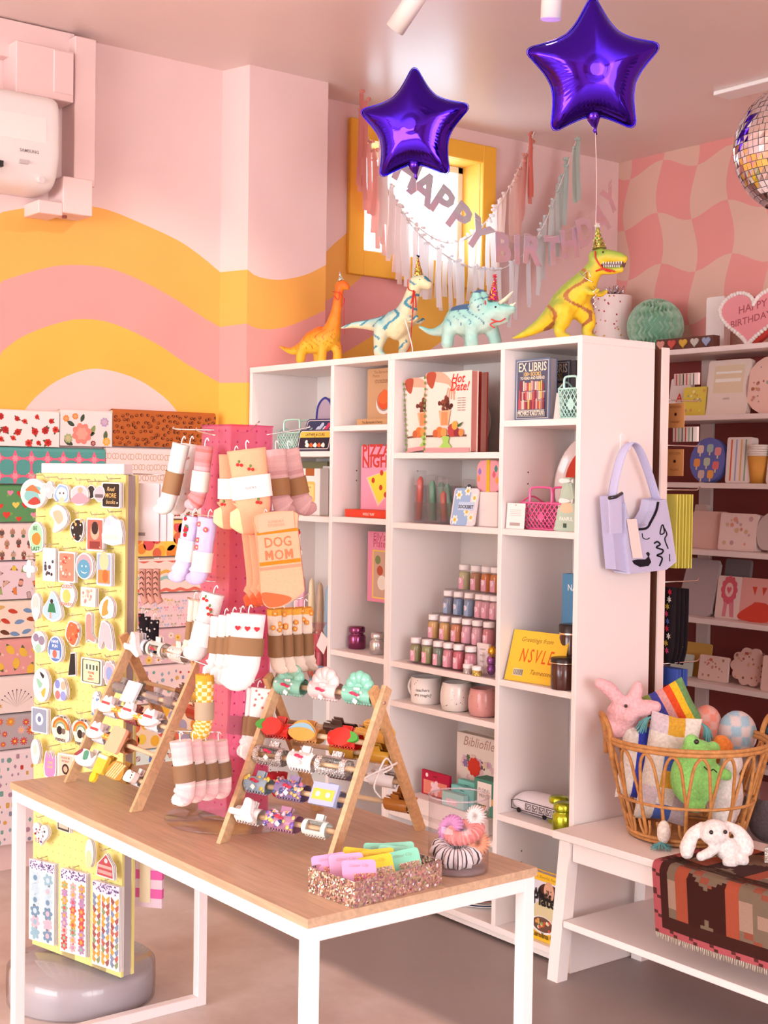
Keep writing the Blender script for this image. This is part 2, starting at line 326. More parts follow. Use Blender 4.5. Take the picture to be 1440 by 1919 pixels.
# ================================================================ the room
H, XL, XP, XW, YR, XE, YF = 3.36, -5.24, -5.085, -5.3, 5.74, 4.5, -6.0
PALE, ORNG, CORL, YELL = '#f0d0cb', '#f5b257', '#e9a09a', '#f6bb50'
def floor_mat():
    m = bpy.data.materials.new('concrete_floor'); m.use_nodes = True; nt = m.node_tree; n = nt.nodes; L = nt.links; b = n['Principled BSDF']
    tc = n.new('ShaderNodeTexCoord'); sx = n.new('ShaderNodeSeparateXYZ'); L.new(tc.outputs['Object'], sx.inputs[0])
    nz = n.new('ShaderNodeTexNoise'); nz.inputs['Scale'].default_value = 2.3; nz.inputs['Detail'].default_value = 8; nz.inputs['Roughness'].default_value = .62; L.new(tc.outputs['Object'], nz.inputs['Vector'])
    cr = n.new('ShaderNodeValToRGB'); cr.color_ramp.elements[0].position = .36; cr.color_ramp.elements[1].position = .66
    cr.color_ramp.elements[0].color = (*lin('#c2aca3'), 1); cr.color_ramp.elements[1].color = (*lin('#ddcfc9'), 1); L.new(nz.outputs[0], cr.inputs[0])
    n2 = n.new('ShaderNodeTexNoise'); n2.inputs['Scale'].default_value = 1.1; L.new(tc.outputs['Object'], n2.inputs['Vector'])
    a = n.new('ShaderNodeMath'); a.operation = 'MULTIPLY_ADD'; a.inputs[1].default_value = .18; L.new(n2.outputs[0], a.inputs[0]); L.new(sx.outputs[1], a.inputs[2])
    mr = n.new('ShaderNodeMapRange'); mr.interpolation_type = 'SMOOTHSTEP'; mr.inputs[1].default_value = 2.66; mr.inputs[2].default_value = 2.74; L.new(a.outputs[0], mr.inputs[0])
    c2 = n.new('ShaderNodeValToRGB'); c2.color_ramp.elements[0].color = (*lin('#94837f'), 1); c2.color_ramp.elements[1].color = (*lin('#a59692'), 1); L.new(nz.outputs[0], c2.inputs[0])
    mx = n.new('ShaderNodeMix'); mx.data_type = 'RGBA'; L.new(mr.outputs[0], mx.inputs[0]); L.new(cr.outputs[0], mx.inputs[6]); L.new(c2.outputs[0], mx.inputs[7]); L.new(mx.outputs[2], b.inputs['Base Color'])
    b.inputs['Roughness'].default_value = .42; b.inputs['Specular IOR Level'].default_value = .35
    bp = n.new('ShaderNodeBump'); bp.inputs['Strength'].default_value = .12; bp.inputs['Distance'].default_value = .01; L.new(nz.outputs[0], bp.inputs['Height']); L.new(bp.outputs[0], b.inputs['Normal'])
    return m
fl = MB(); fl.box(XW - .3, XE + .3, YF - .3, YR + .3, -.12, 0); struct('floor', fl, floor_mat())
ce = MB('#f0dad3'); ce.box(XW - .3, XE + .3, YF - .3, YR + .3, H, H + .12); struct('ceiling', ce, 'ceiling_paint')
def bands(mb, x, ys, curves, cols, hole=None, flip=False):
    """a painted wall in the plane x: strips between the painted boundary curves (lists of (y,z) points, bottom to top)"""
    def zz(c, y):
        P = crom([(0, a, b) for a, b in c], 8); return float(np.interp(y, [p.y for p in P], [p.z for p in P]))
    for a, b in zip(ys[:-1], ys[1:]):
        za, zb = [0], [0]
        for c in curves: za.append(min(H, max(za[-1], zz(c, a)))); zb.append(min(H, max(zb[-1], zz(c, b))))
        za.append(H); zb.append(H)
        for i, col in enumerate(cols):
            segs = [(za[i], za[i + 1], zb[i], zb[i + 1])]
            if hole and a >= hole[0] - 1e-4 and b <= hole[1] + 1e-4:
                q = []; lo, hi = hole[2], hole[3]
                for s in segs:
                    q.append((min(s[0], lo), min(s[1], lo), min(s[2], lo), min(s[3], lo))); q.append((max(s[0], hi), max(s[1], hi), max(s[2], hi), max(s[3], hi)))
                segs = q
            for s in segs:
                if s[1] - s[0] > 1e-5 or s[3] - s[2] > 1e-5: mb.add([(x, a, s[0]), (x, b, s[2]), (x, b, s[3]), (x, a, s[1])], [(0, 1, 2, 3)], col)
def onx(x, pts): return [(lambda p: (p.y, p.z))(at_x(a, b, x)) for a, b in pts]
wl = MB()
cA = onx(XL, [(-60, 412), (0, 398), (67, 387), (120, 384), (173, 387), (213, 397), (273, 422), (333, 450), (373, 477), (413, 510)])
cB = onx(XL, [(-60, 556), (0, 528), (67, 507), (110, 498), (160, 497), (213, 505), (273, 530), (333, 563), (377, 592), (413, 613)])
cC = onx(XL, [(-60, 712), (0, 662), (40, 632), (100, 608), (150, 598), (200, 603), (250, 622), (300, 648), (350, 682), (413, 718)])
cD = onx(XL, [(-60, 1500), (-10, 1000), (4, 900), (18, 830), (36, 785), (55, 757), (75, 737), (110, 712), (165, 692), (210, 695), (260, 712), (300, 738), (325, 762), (346, 795), (362, 840), (374, 910), (384, 1000), (413, 1500)])
SY = cA[-1][0]; SQ = at_x(464, 505, XP).y
ext = lambda c: [(YF - .3, c[0][1] - .4), (c[0][0] - 1.0, c[0][1] - .2)] + c
ys = [YF - .3, -3, -1, 0, 1, 1.6] + list(np.linspace(1.9, SY, 46)) 
bands(wl, XL, ys, [ext(cD), ext(cC), ext(cB), ext(cA)], [PALE, YELL, CORL, ORNG, PALE])
# pilaster: side facing the shop front, then its front
sy = SY; zA, zB, zC = [float(c[-1][1]) for c in (cA, cB, cC)]
pts = [zC, zB, zA]; z2 = [at_x(463, q, XP).z for q in (717, 606, 505)]
for lo0, hi0, lo1, hi1, col in ((0, pts[0], 0, z2[0], YELL), (pts[0], pts[1], z2[0], z2[1], CORL), (pts[1], pts[2], z2[1], z2[2], ORNG), (pts[2], H, z2[2], H, PALE)):
    wl.add([(XL, sy, lo0), (XP, SQ, lo1), (XP, SQ, hi1), (XL, sy, hi0)], [(0, 1, 2, 3)], col)
pA = onx(XP, [(463, 505), (480, 517), (505, 523), (530, 524), (573, 515), (612, 496)]); pB = onx(XP, [(463, 606), (480, 615), (513, 617), (553, 607), (612, 580)]); pC = onx(XP, [(463, 717), (540, 725), (612, 700)])
pA[0] = (SQ, pA[0][1]); pB[0] = (SQ, pB[0][1]); pC[0] = (SQ, pC[0][1]); yp = at_x(612.5, 400, XP).y
bands(wl, XP, list(np.linspace(SQ, yp, 14)), [pC, pB, pA], [YELL, CORL, ORNG, PALE])
for lo, hi, col in ((0, 1.8, YELL), (1.8, pB[-1][1], CORL), (pB[-1][1], pA[-1][1], ORNG), (pA[-1][1], H, PALE)): wl.add([(XP, yp, lo), (XW, yp, lo), (XW, yp, hi), (XP, yp, hi)], [(0, 1, 2, 3)], col)
struct('wall_left', wl, 'wall_paint')
# window wall
w0, w1 = at_x(652, 221.7, XW), at_x(925, 278, XW); wy0, wy1 = w0.y, w1.y; wz1 = (w0.z + w1.z) / 2; wz0 = at_x(645.7, 513, XW).z
o0 = at_x(677, 470, XW); oy0, oz0 = o0.y, o0.z; cas = oy0 - wy0; oy1 = wy1 - cas; oz1 = wz1 - cas
wb = MB()
bA = onx(XW, [(600, 478), (610, 470), (643, 443), (690, 400), (760, 330)]); bB = onx(XW, [(600, 568), (610, 563), (643, 547), (677, 520), (760, 440)])
bC = onx(XW, [(560, 700), (610, 682), (643, 663), (707, 623), (760, 577), (800, 542), (850, 495)]); bD = onx(XW, [(700, 740), (760, 690), (810, 653), (840, 630), (880, 592), (920, 550)])
fix = lambda c: [(yp - .4, c[0][1] - .2)] + c + [(c[-1][0] + .05, c[-1][1]), (c[-1][0] + 1.2, c[-1][1])]
ys = sorted(set([yp, oy0, oy1, wy1] + list(np.linspace(yp, wy1, 26))))
bands(wb, XW, ys, [fix(bD), fix(bC), fix(bB), fix(bA)], [PALE, YELL, CORL, ORNG, PALE], hole=(oy0, oy1, oz0, oz1))
wb.add([(XW, wy1, 0), (XW, YR, 0), (XW, YR, H), (XW, wy1, H)], [(0, 1, 2, 3)], PALE)
wb.C(YELL)
xo = XW - .16
for q in (((oy0, oz0), (oy1, oz0)), ((oy1, oz0), (oy1, oz1)), ((oy1, oz1), (oy0, oz1)), ((oy0, oz1), (oy0, oz0))):
    (a, b), (c, d) = q; wb.add([(XW, a, b), (xo, a, b), (xo, c, d), (XW, c, d)], [(0, 1, 2, 3)])
struct('wall_back', wb, 'wall_paint')
wn = bpy.data.objects.new('window_1', None); C.objects.link(wn); wn['kind'] = 'structure'; wn.location = (XW, (oy0 + oy1) / 2, oz0)
def wpart(nm, mb, m):
    o = part(nm, mb, m, wn); o.location = -wn.location; return o
for nm, a in (('casing', (wy0, oy0, wz0, wz1)), ('casing', (oy1, wy1, wz0, wz1)), ('casing', (oy0, oy1, wz0, oz0)), ('casing', (oy0, oy1, oz1, wz1))):
    wpart(nm, MB('#f6b73c').box(XW + .001, XW + .028, a[0], a[1], a[2], a[3], .004), 'paint')
sash = MB('#f3ece6'); t = .035
for a in ((oy0, oy0 + t, oz0, oz1), (oy1 - t, oy1, oz0, oz1), (oy0, oy1, oz0, oz0 + t), (oy0, oy1, oz1 - t, oz1)): sash.box(xo - .01, xo + .03, *a, .003)
wpart('sash', sash, 'paint'); wpart('pane', MB('#f4fbff').box(xo + .004, xo + .009, oy0 + t, oy1 - t, oz0 + t, oz1 - t), 'glass')
# checked wall: warped squares painted edge to edge
ck = MB(); cs, cz = .235, .278; K1, K2 = '#e0938c', '#dcb09e'; x0c = at_y(1177, 333, YR).x; z0c = at_y(1240, 312, YR).z
nx = int((XE + .3 - XW) / cs) + 3; nz_ = int(H / cs) + 3; sub = 5
def warp(x, z): 
    return (x + .03 * math.sin((z - z0c) * 2 * math.pi / .556 + .6), z + .035 * math.sin((x - x0c) * 2 * math.pi / .47 - 1.4))
for i in range(-2, nx):
    for j in range(-nz_, 4):
        col = K1 if (i + j) % 2 == 0 else K2
        for a in range(sub):
            for b in range(sub):
                q = []
                for da, db in ((0, 0), (1, 0), (1, 1), (0, 1)):
                    x, z = warp(x0c + (i + (a + da) / sub) * cs, z0c + (j + (b + db) / sub) * cz); q.append((min(max(x, XW), XE + .3), YR, min(max(z, 0), H)))
                if max(p[0] for p in q) - min(p[0] for p in q) > 1e-4 and max(p[2] for p in q) - min(p[2] for p in q) > 1e-4: ck.add(q, [(0, 1, 2, 3)], col)
struct('wall_right', ck, 'wall_paint')
# shop front behind the camera, with the openings the daylight comes in by
wf = MB('#efc6c0'); a0, a1, b0, b1 = -4.95, 1.95, .5, 3.0
wf.box(XW - .3, XE + .3, YF - .12, YF, 0, b0); wf.box(XW - .3, XE + .3, YF - .12, YF, b1, H); wf.box(XW - .3, a0, YF - .12, YF, b0, b1); wf.box(a1, XE + .3, YF - .12, YF, b0, b1); struct('wall_front', wf, 'wall_paint')
we = MB('#efc6c0'); c0, c1, e0, e1 = -2.05, 2.85, .55, 2.85
we.box(XE, XE + .12, YF, YR, 0, e0); we.box(XE, XE + .12, YF, YR, e1, H); we.box(XE, XE + .12, YF, c0, e0, e1); we.box(XE, XE + .12, c1, YR, e0, e1); struct('wall_side', we, 'wall_paint')
for nm, args in (('window_2', ('y', YF, a0, a1, b0, b1, 3)), ('window_3', ('x', XE, c0, c1, e0, e1, 2))):
    ax, p, u0, u1, z0, z1, k = args; fr = MB('#f4efe9')
    for i in range(k + 1):
        u = u0 + (u1 - u0) * i / k
        if ax == 'y': fr.box(u - .025, u + .025, p - .09, p - .03, z0, z1)
        else: fr.box(p + .03, p + .09, u - .025, u + .025, z0, z1)
    for z in (z0 + .025, z1 - .025):
        if ax == 'y': fr.box(u0, u1, p - .09, p - .03, z - .025, z + .025)
        else: fr.box(p + .03, p + .09, u0, u1, z - .025, z + .025)
    struct(nm, fr, 'paint')
# ================================================================ furniture
WHT = '#f4e9e5'
CF, CB, CH = 3.2, 3.55, 2.06                                 # cabinet front, back, height
def bookcase(x0, x1, cols, label):
    """cols: [(xa, xb, [shelf top heights])]"""
    t = thing('bookcase', label, 'bookcase', ((x0 + x1) / 2, (CF + CB) / 2, 0))
    L = lambda x: x - (x0 + x1) / 2; y0, y1 = CF - (CF + CB) / 2, CB - (CF + CB) / 2; th = .02
    part('top_board', MB(WHT).box(L(x0), L(x1), y0, y1, CH - .024, CH, .0015), 'white_board', t)
    part('bottom_board', MB(WHT).box(L(x0) + th, L(x1) - th, y0 + .004, y1 - .006, .035, .057, .0015), 'white_board', t)
    for x in (x0, x1 - th):
        sp = MB(WHT); sp.box(L(x), L(x) + th, y0, y1, .0, CH - .024, .0015); part('side_panel', sp, 'white_board', t)
    part('plinth', MB(WHT).box(L(x0) + th, L(x1) - th, y0 + .02, y0 + .035, 0.012, .035), 'white_board', t)
    part('back_panel', MB('#e0d8d3').box(L(x0) + th, L(x1) - th, y1 - .006, y1, .057, CH - .024), 'white_board', t)
    for k, (xa, xb, hs) in enumerate(cols):
        if k: part('divider', MB(WHT).box(L(xa) - th, L(xa), y0, y1 - .006, .057, CH - .024, .0015), 'white_board', t)
        for h in hs: part('shelf', MB(WHT).box(L(xa), L(xb), y0 + .003, y1 - .006, h - .022, h, .0015), 'white_board', t)
        for zz in (1.62, 1.58, .30, .26): part('pin_hole', MB('#6b5a55').cyl((L(xa) + .0002, y0 + .12, zz), (L(xa) + .0012, y0 + .12, zz), .003, n=8), 'paint', t)
    return t
bookcase(-5.078, -4.085, [(-5.058, -4.475, [1.696, 1.432, .736, .44]), (-4.455, -4.105, [1.796, 1.436, .906, .44])], 'tall white bookcase next to the wave mural, pizza book and metallic jars on its shelves')
bookcase(-4.085, -3.098, [(-4.065, -3.48, [1.688, 1.427, .905, .756, .345]), (-3.46, -3.118, [1.795, 1.427, .91, .447])], 'tall white bookcase with a lavender bag hung on its end panel, sprinkle jars inside')
# table
TX0, TX1, TY0, TY1, TZ = -3.591, -2.157, 1.505, 2.12, .745
t = thing('display_table', 'light oak-topped display table on square white metal legs', 'table', ((TX0 + TX1) / 2, (TY0 + TY1) / 2, 0)); ox, oy = t.location.x, t.location.y
part('table_top', MB('#cdac8e').box(TX0 - ox, TX1 - ox, TY0 - oy, TY1 - oy, TZ - .019, TZ, .001), 'wood', t)
LW = .03; WM = '#f6ecec'
for x in (TX0 + .004, TX1 - .004 - LW):
    for y in (TY0 + .004, TY1 - .004 - LW): part('leg', MB(WM).box(x - ox, x + LW - ox, y - oy, y + LW - oy, 0, TZ - .019, .0015), 'satin', t)
    part('floor_rail', MB(WM).box(x - ox, x + LW - ox, TY0 + .004 + LW - oy, TY1 - .004 - LW - oy, 0, .03, .0015), 'satin', t)
    part('apron', MB(WM).box(x - ox, x + LW - ox, TY0 + .004 + LW - oy, TY1 - .004 - LW - oy, TZ - .05, TZ - .019, .0015), 'satin', t)
for y in (TY0 + .004, TY1 - .004 - LW): part('apron', MB(WM).box(TX0 + .004 + LW - ox, TX1 - .004 - LW - ox, y - oy, y + LW - oy, TZ - .05, TZ - .019, .0015), 'satin', t)
# bench
BX0, BX1, BY0, BY1, BZ = -3.09, -1.75, 3.095, 3.53, .485
t = thing('bench', 'white bench with splayed legs and a lower slat shelf, set against the bookcase end', 'bench', ((BX0 + BX1) / 2, (BY0 + BY1) / 2, 0)); ox, oy = t.location.x, t.location.y
part('bench_top', MB(WHT).box(BX0 - ox, BX1 - ox, BY0 - oy, BY1 - oy, BZ - .024, BZ, .003), 'white_board', t)
for sx in (0, 1):
    for y in (BY0 + .012, BY1 - .055):
        xt = BX0 + .025 if sx == 0 else BX1 - .07; xb = xt - (.045 if y < 3.2 else .02) if sx == 0 else xt + .045; yb = y
        g = MB(WHT); w = .045
        V = [(xb - ox, yb - oy, 0), (xb + w - ox, yb - oy, 0), (xb + w - ox, yb + w - oy, 0), (xb - ox, yb + w - oy, 0), (xt - ox, y - oy, BZ - .024), (xt + w - ox, y - oy, BZ - .024), (xt + w - ox, y + w - oy, BZ - .024), (xt - ox, y + w - oy, BZ - .024)]
        g.add(V, [(3, 2, 1, 0), (4, 5, 6, 7), (0, 1, 5, 4), (1, 2, 6, 5), (2, 3, 7, 6), (3, 0, 4, 7)]); part('leg', g, 'white_board', t)
for y in (BY0 + .022, BY1 - .042): part('apron', MB(WHT).box(BX0 + .072 - ox, BX1 - .072 - ox, y - oy, y + .02 - oy, BZ - .088, BZ - .024, .002), 'white_board', t)
for x in (BX0 + .04, BX1 - .06): part('apron', MB(WHT).box(x - ox, x + .02 - ox, BY0 + .06 - oy, BY1 - .06 - oy, BZ - .088, BZ - .024, .002), 'white_board', t)
part('lower_shelf', MB(WHT).box(BX0 + .05 - ox, BX1 - .05 - ox, BY0 + .008 - oy, BY1 - .008 - oy, .185, .207, .002), 'white_board', t)
# wall shelving on the checked wall
SX0, SX1, SY0, SY1 = -5.2, -2.6, 5.35, 5.738; SZ = [2.25, 1.92, 1.59, 1.262, .927, .612, .255]
t = thing('wall_shelving', 'pale wall shelving full of party plates and napkins, red board behind', 'shelving', ((SX0 + SX1) / 2, SY1, 0)); ox, oy = t.location.x, SY1
part('backing_board', MB('#8e3f3a').box(SX0 - ox, SX1 - ox, -.012, -.001, .1, 2.25), 'paint', t)
for x in (at_y(1323, 800, 5.7).x, at_y(1323, 800, 5.7).x - .8, at_y(1323, 800, 5.7).x + .8): part('upright', MB('#e8d3cb').box(x - .04 - ox, x + .04 - ox, -.034, -.012, .0, 2.228, .002), 'white_board', t)
for z in SZ: part('shelf', MB('#efdcd5').box(SX0 - ox, SX1 - ox, SY0 - oy, -.034, z - .026, z, .002), 'white_board', t)
# ================================================================ things on and over the bookcases
rnd = random.Random(7)
def flatdist(p): return (Vector(p) - EYE).dot(_F)
def ribbon(mb, pts, w, col=None, n=6):
    P = crom(pts, n); mb.tube(P, w, 4, col=col, flat=.25)
def hat(parent, loc, h, r, col, pom, tilt=(0, 0), spots=None, dark=None):
    """paper cone party hat with a pompom, a part of the toy that wears it"""
    m = MB(col); m.lathe([(r, 0), (r * .5, h * .5), (.0015, h)], 16); m.lathe([(0, .001), (r, 0)], 16)
    for i in range(10): a = i * 2.4; t = .12 + .07 * i; rr = r * (1 - t) + .0008; m.ball((rr * math.cos(a), rr * math.sin(a), h * t), r * .13, 6, 4, col=spots or '#f0e0a0')
    o = part('party_hat', m, 'glitter', parent, loc, (tilt[0], tilt[1], 0))
    p = MB(pom)
    for i in range(40):
        u = Vector((rnd.gauss(0, 1), rnd.gauss(0, 1), rnd.gauss(0, 1))).normalized() * r * .42; p.tube([(0, 0, 0), u], [r * .06, r * .03], 4)
    part('pompom', p, 'fabric', o, (0, 0, h)); return o
def dino(name, label, base_px, depth_y, rz, limbs, voxel, colfn, smooth=5):
    """limbs: list of chains [(px, py, side, radius_px)...] in photo pixels, read in the toy's own plane"""
    b = at_y(base_px[0], base_px[1], depth_y); b.z = CH + .0005; d = flatdist(b); sc = FOC / d; cs = math.cos(YAW - rz)
    t = thing(name, label, 'toy dinosaur', b, rz, None)
    q = lambda px, py, s=0: Vector(((px - base_px[0]) / sc / cs, s, (base_px[1] - (py - (px - base_px[0]) * -.06)) / sc))
    m = MB()
    for ch in limbs:
        pts = crom([q(*c[:3]) for c in ch], 5); rs = list(np.interp(np.linspace(0, len(ch) - 1, len(pts)), range(len(ch)), [c[3] * 1.1 / sc for c in ch]))
        m.tube(pts, rs, 12)
        for p, r in ((pts[0], rs[0]), (pts[-1], rs[-1])): m.ball(p, r, 10, 8)
    me = blob(name + '_body', m, voxel, smooth, lambda co, no: colfn(co, no, sc))
    zmin = min(v.co.z for v in me.vertices)
    for v in me.vertices: v.co.z -= zmin
    part('body', me, 'rubber', t); return t, (lambda px, py, s=0: q(px, py, s) - Vector((0, 0, zmin))), sc
def swirl(co, k, ph): return math.sin(co.x * k + 2.2 * math.sin(co.z * k * .8 + ph)) 
def c_orange(co, no, sc):
    c = mixc('#f4bf35', '#ef6a1e', min(1, max(0, (no.z * .5 + .35) + (co.z - .06) * 3)))
    return '#c24a1c' if abs(swirl(co, 95, .5)) < .13 and .05 < co.z < .13 and abs(no.y) > .3 else c
def c_teal(co, no, sc):
    c = mixc('#f2e2b4', '#9fd2cf', min(1, max(0, no.z * .8 + .55 - max(0, co.x + .01) * 6)))
    return '#3d8fa8' if (swirl(co, 80, 1.) > .80 or (no.z > .75 and co.x < .03)) and no.z > -.3 else c
def c_tri(co, no, sc):
    c = mixc('#c4ddd0', '#7fc0ba', min(1, max(0, no.z * .7 + .5)))
    return '#3f5f86' if (no.z > .62 and abs(co.x) < .07) or abs(swirl(co, 75, .2)) < .14 and abs(co.x) < .075 and co.z > .07 else c
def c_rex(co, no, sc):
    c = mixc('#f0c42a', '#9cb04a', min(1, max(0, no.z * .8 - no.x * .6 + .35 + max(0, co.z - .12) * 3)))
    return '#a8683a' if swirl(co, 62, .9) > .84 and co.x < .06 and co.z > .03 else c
YD = 3.36
# long-necked orange dinosaur
t, q, sc = dino('toy_dinosaur', 'orange long-necked toy dinosaur with yellow belly and a tiny party hat', (600, 674), YD, R(22), [
    [(521, 648, 0, 2), (543, 656, 0, 6), (565, 650, 0, 11), (585, 640, 0, 20), (603, 634, 0, 24), (618, 625, 0, 20), (625, 605, 0, 13), (630, 580, 0, 9), (633, 558, 0, 8), (636, 538, 0, 7)], [(634, 534, 0, 7), (642, 531, 0, 8), (650, 536, 0, 5)],
    [(582, 640, -.022, 12), (571, 655, -.024, 9), (568, 673, -.024, 8)], [(586, 640, .022, 12), (590, 660, .024, 8), (590, 673, .024, 8)], [(612, 635, -.022, 12), (610, 655, -.024, 8), (609, 673, -.024, 8)], [(620, 632, .02, 12), (628, 655, .022, 8), (627, 673, .022, 8)]], .0045, c_orange)
h = hat(t, q(638, 524), .035, .013, '#cfd6c2', '#f0b9c4', (0, R(-10)), '#d9c36a')
m = MB('#d1261f'); m.tube(crom([q(627, 545, -.02), q(640, 548, -.022), q(638, 560, -.02), q(629, 552, -.022)], 5), .0016, 5); m.tube(crom([q(640, 545, -.02), q(650, 560, -.024), q(645, 572, -.02)], 5), .0016, 5); m.tube(crom([q(641, 555, .018), q(640, 590, .02), q(641, 622, .02)], 5), .0014, 5); part('ribbon', m, 'satin', t)
m = MB('#2a1a14'); m.ball(q(643, 528, -.012), .0028, 8, 6); part('eye', m, 'gloss', t)
# teal and cream raptor
t, q, sc = dino('toy_dinosaur', 'upright cream and teal toy dinosaur wearing a gold party hat and red ribbon', (738, 664), YD, R(20), [
    [(637, 612, 0, 2), (660, 606, 0, 5), (690, 605, 0, 9), (715, 605, 0, 15), (738, 604, 0, 24), (757, 590, 0, 22), (766, 565, 0, 14), (772, 545, 0, 12), (777, 530, 0, 12)], [(778, 528, 0, 13), (788, 526, 0, 13), (798, 531, 0, 9)], [(744, 612, 0, 20), (752, 600, 0, 20)],
    [(724, 612, -.026, 16), (720, 632, -.03, 12), (717, 648, -.03, 8), (718, 659, -.03, 9), (726, 662, -.03, 5)], [(750, 612, .02, 15), (752, 634, .028, 11), (749, 648, .028, 8), (750, 659, .028, 9), (760, 662, .028, 5)], [(765, 592, -.025, 7), (778, 598, -.03, 5), (787, 592, -.03, 4)], [(765, 592, .025, 7), (776, 598, .03, 5), (784, 594, .03, 4)]], .0045, c_teal)
h = hat(t, q(782, 515), .078, .02, '#d9b64e', '#2b2a55', (0, R(-4)), '#efe39a')
m = MB('#c8281f'); m.tube(crom([q(770, 522, -.03), q(771, 540, -.03), q(785, 546, -.034)], 5), .0022, 5)
for dx, y1 in ((0, 585), (4, 575), (-2, 568)): m.tube(crom([q(782, 543, -.035), q(784 + dx, 560, -.045), q(783 + dx * 1.4, y1, -.045)], 5), .003, 5)
m.tube(crom([q(783, 570, -.04), q(782, 620, -.05), q(781, 645, -.05), q(772, 661, -.05)], 6), .0022, 5); part('ribbon', m, 'satin', t)
m = MB('#fdf6f0'); m.tube(crom([q(770, 595, -.05), q(780, 625, -.055), q(786, 650, -.055), q(785, 662, -.055)], 6), .0025, 5); part('white_ribbon', m, 'satin', t)
m = MB('#221a18'); m.ball(q(790, 523, -.024), .0035, 8, 6); part('eye', m, 'gloss', t); RAPT = t; RTOP = t.matrix_basis @ q(779, 476)
# triceratops
t, q, sc = dino('toy_dinosaur', 'pale teal three-horned toy dinosaur wearing a red glitter party hat', (884, 650), YD, R(18), [
    [(788, 615, 0, 3), (812, 625, 0, 6), (838, 618, 0, 13), (860, 604, 0, 27), (885, 602, 0, 29), (905, 600, 0, 23), (925, 588, 0, 19), (944, 585, 0, 12), (955, 583, 0, 7)],
    [(854, 615, -.03, 16), (850, 632, -.034, 11), (849, 648, -.034, 11)], [(862, 615, .03, 16), (873, 632, .034, 11), (873, 648, .034, 11)], [(892, 615, -.03, 16), (892, 632, -.034, 11), (894, 648, -.034, 11)], [(908, 612, .03, 15), (916, 630, .034, 11), (920, 648, .034, 11)],
    [(908, 588, -.02, 12), (901, 572, -.034, 14), (899, 560, -.036, 9)], [(908, 588, .02, 12), (901, 572, .034, 14), (899, 560, .036, 9)], [(905, 580, 0, 18), (898, 560, 0, 14)], [(930, 603, 0, 9), (945, 600, 0, 6)]], .005, c_tri)
m = MB('#efe6cc')
for a, b_, s in (((938, 572), (959, 552), -.018), ((932, 570), (950, 548), .018), ((952, 576), (961, 570), 0)): m.tube([q(*a, s), q((a[0] + b_[0]) / 2, (a[1] + b_[1]) / 2 + 2, s * 1.2), q(*b_, s * 1.3)], [.008, .006, .0012], 10)
part('horns', m, 'rubber', t)
h = hat(t, q(921, 566), .088, .021, '#c4263c', '#e03a55', (0, R(4)), '#d8455a')
m = MB('#cf2a22'); m.tube(crom([q(915, 568, -.03), q(917, 590, -.036), q(926, 602, -.03), q(938, 606, -.022), q(948, 600, -.02)], 6), .0026, 6); m.tube(crom([q(935, 606, -.03), q(925, 612, -.034), q(932, 618, -.03)], 5), .0026, 6); part('ribbon', m, 'satin', t)
m = MB('#1c1c22'); m.ball(q(933, 580, -.03), .0045, 8, 6); part('eye', m, 'gloss', t)
# tyrannosaur
t, q, sc = dino('toy_dinosaur', 'yellow-green toothy toy dinosaur wearing a gold hat and silver bow', (1075, 636), YD - .02, R(24), [
    [(966, 637, 0, 2), (990, 627, 0, 7), (1015, 612, 0, 12), (1038, 595, 0, 20), (1058, 576, 0, 28), (1075, 556, 0, 28), (1090, 536, 0, 24), (1103, 515, 0, 17), (1112, 500, 0, 15)], [(1113, 490, 0, 14), (1130, 482, 0, 12), (1150, 485, 0, 10), (1158, 487, 0, 8)], [(1118, 506, 0, 9), (1138, 508, 0, 7), (1154, 506, 0, 6)], [(1108, 482, 0, 10), (1120, 476, 0, 9)],
    [(1060, 585, -.03, 22), (1063, 605, -.036, 14), (1056, 618, -.036, 9), (1060, 630, -.036, 9), (1073, 633, -.036, 5)], [(1085, 580, .02, 20), (1095, 602, .034, 13), (1092, 618, .034, 9), (1096, 630, .034, 9), (1110, 632, .034, 5)], [(1098, 545, -.03, 7), (1112, 552, -.034, 5), (1122, 546, -.034, 4)], [(1100, 545, .03, 6), (1114, 550, .034, 5), (1124, 544, .034, 4)]], .0048, c_rex)
m = MB('#4a1d16'); m.slab([(a.x, a.z) for a in (q(1119, 497), q(1160, 493), q(1158, 501), q(1140, 503), q(1122, 502))], -.0165, .0165); part('mouth', m, 'gloss', t)
m = MB('#fbf4e6')
for s in (-.0155, .0155):
    for k in range(8): a = q(1127 + k * 4.4, 495 - (k > 5) * .6, s); m.cyl(a + Vector((0, 0, .003)), a - Vector((0, 0, .008)), .0026, .0006, 6); a = q(1128 + k * 3.7, 501.5, s); m.cyl(a - Vector((0, 0, .003)), a + Vector((0, 0, .007)), .0024, .0006, 6)
part('teeth', m, 'gloss', t)['kind'] = 'stuff'
h = hat(t, q(1117, 468), .078, .024, '#b8b24e', '#f3ede6', (0, R(-6)), '#efe3a0')
m = MB('#cf2f22'); m.tube(crom([q(1114, 474, -.024), q(1117, 490, -.028), q(1130, 508, -.022), q(1140, 512, -.02)], 6), .0025, 6); m.tube(crom([q(1116, 511, -.024), q(1130, 507, -.026), q(1148, 512, -.02)], 5), .003, 5); part('ribbon', m, 'satin', t)
m = MB('#d9dbe0'); P = [q(1090, 515, -.04), q(1103, 526, -.045), q(1115, 533, -.045)]; m.tube(crom(P, 4), .004, 6, flat=.4)
zz = [q(1119 + (3 if k % 2 else -3), 540 + k * 5.5, -.045) for k in range(9)]; m.tube(zz, .004, 5, flat=.3); m.tube(crom([q(1098, 520, -.045), q(1108, 512, -.05), q(1112, 525, -.05)], 4), .003, 5, flat=.4); part('silver_ribbon', m, 'chrome', t)
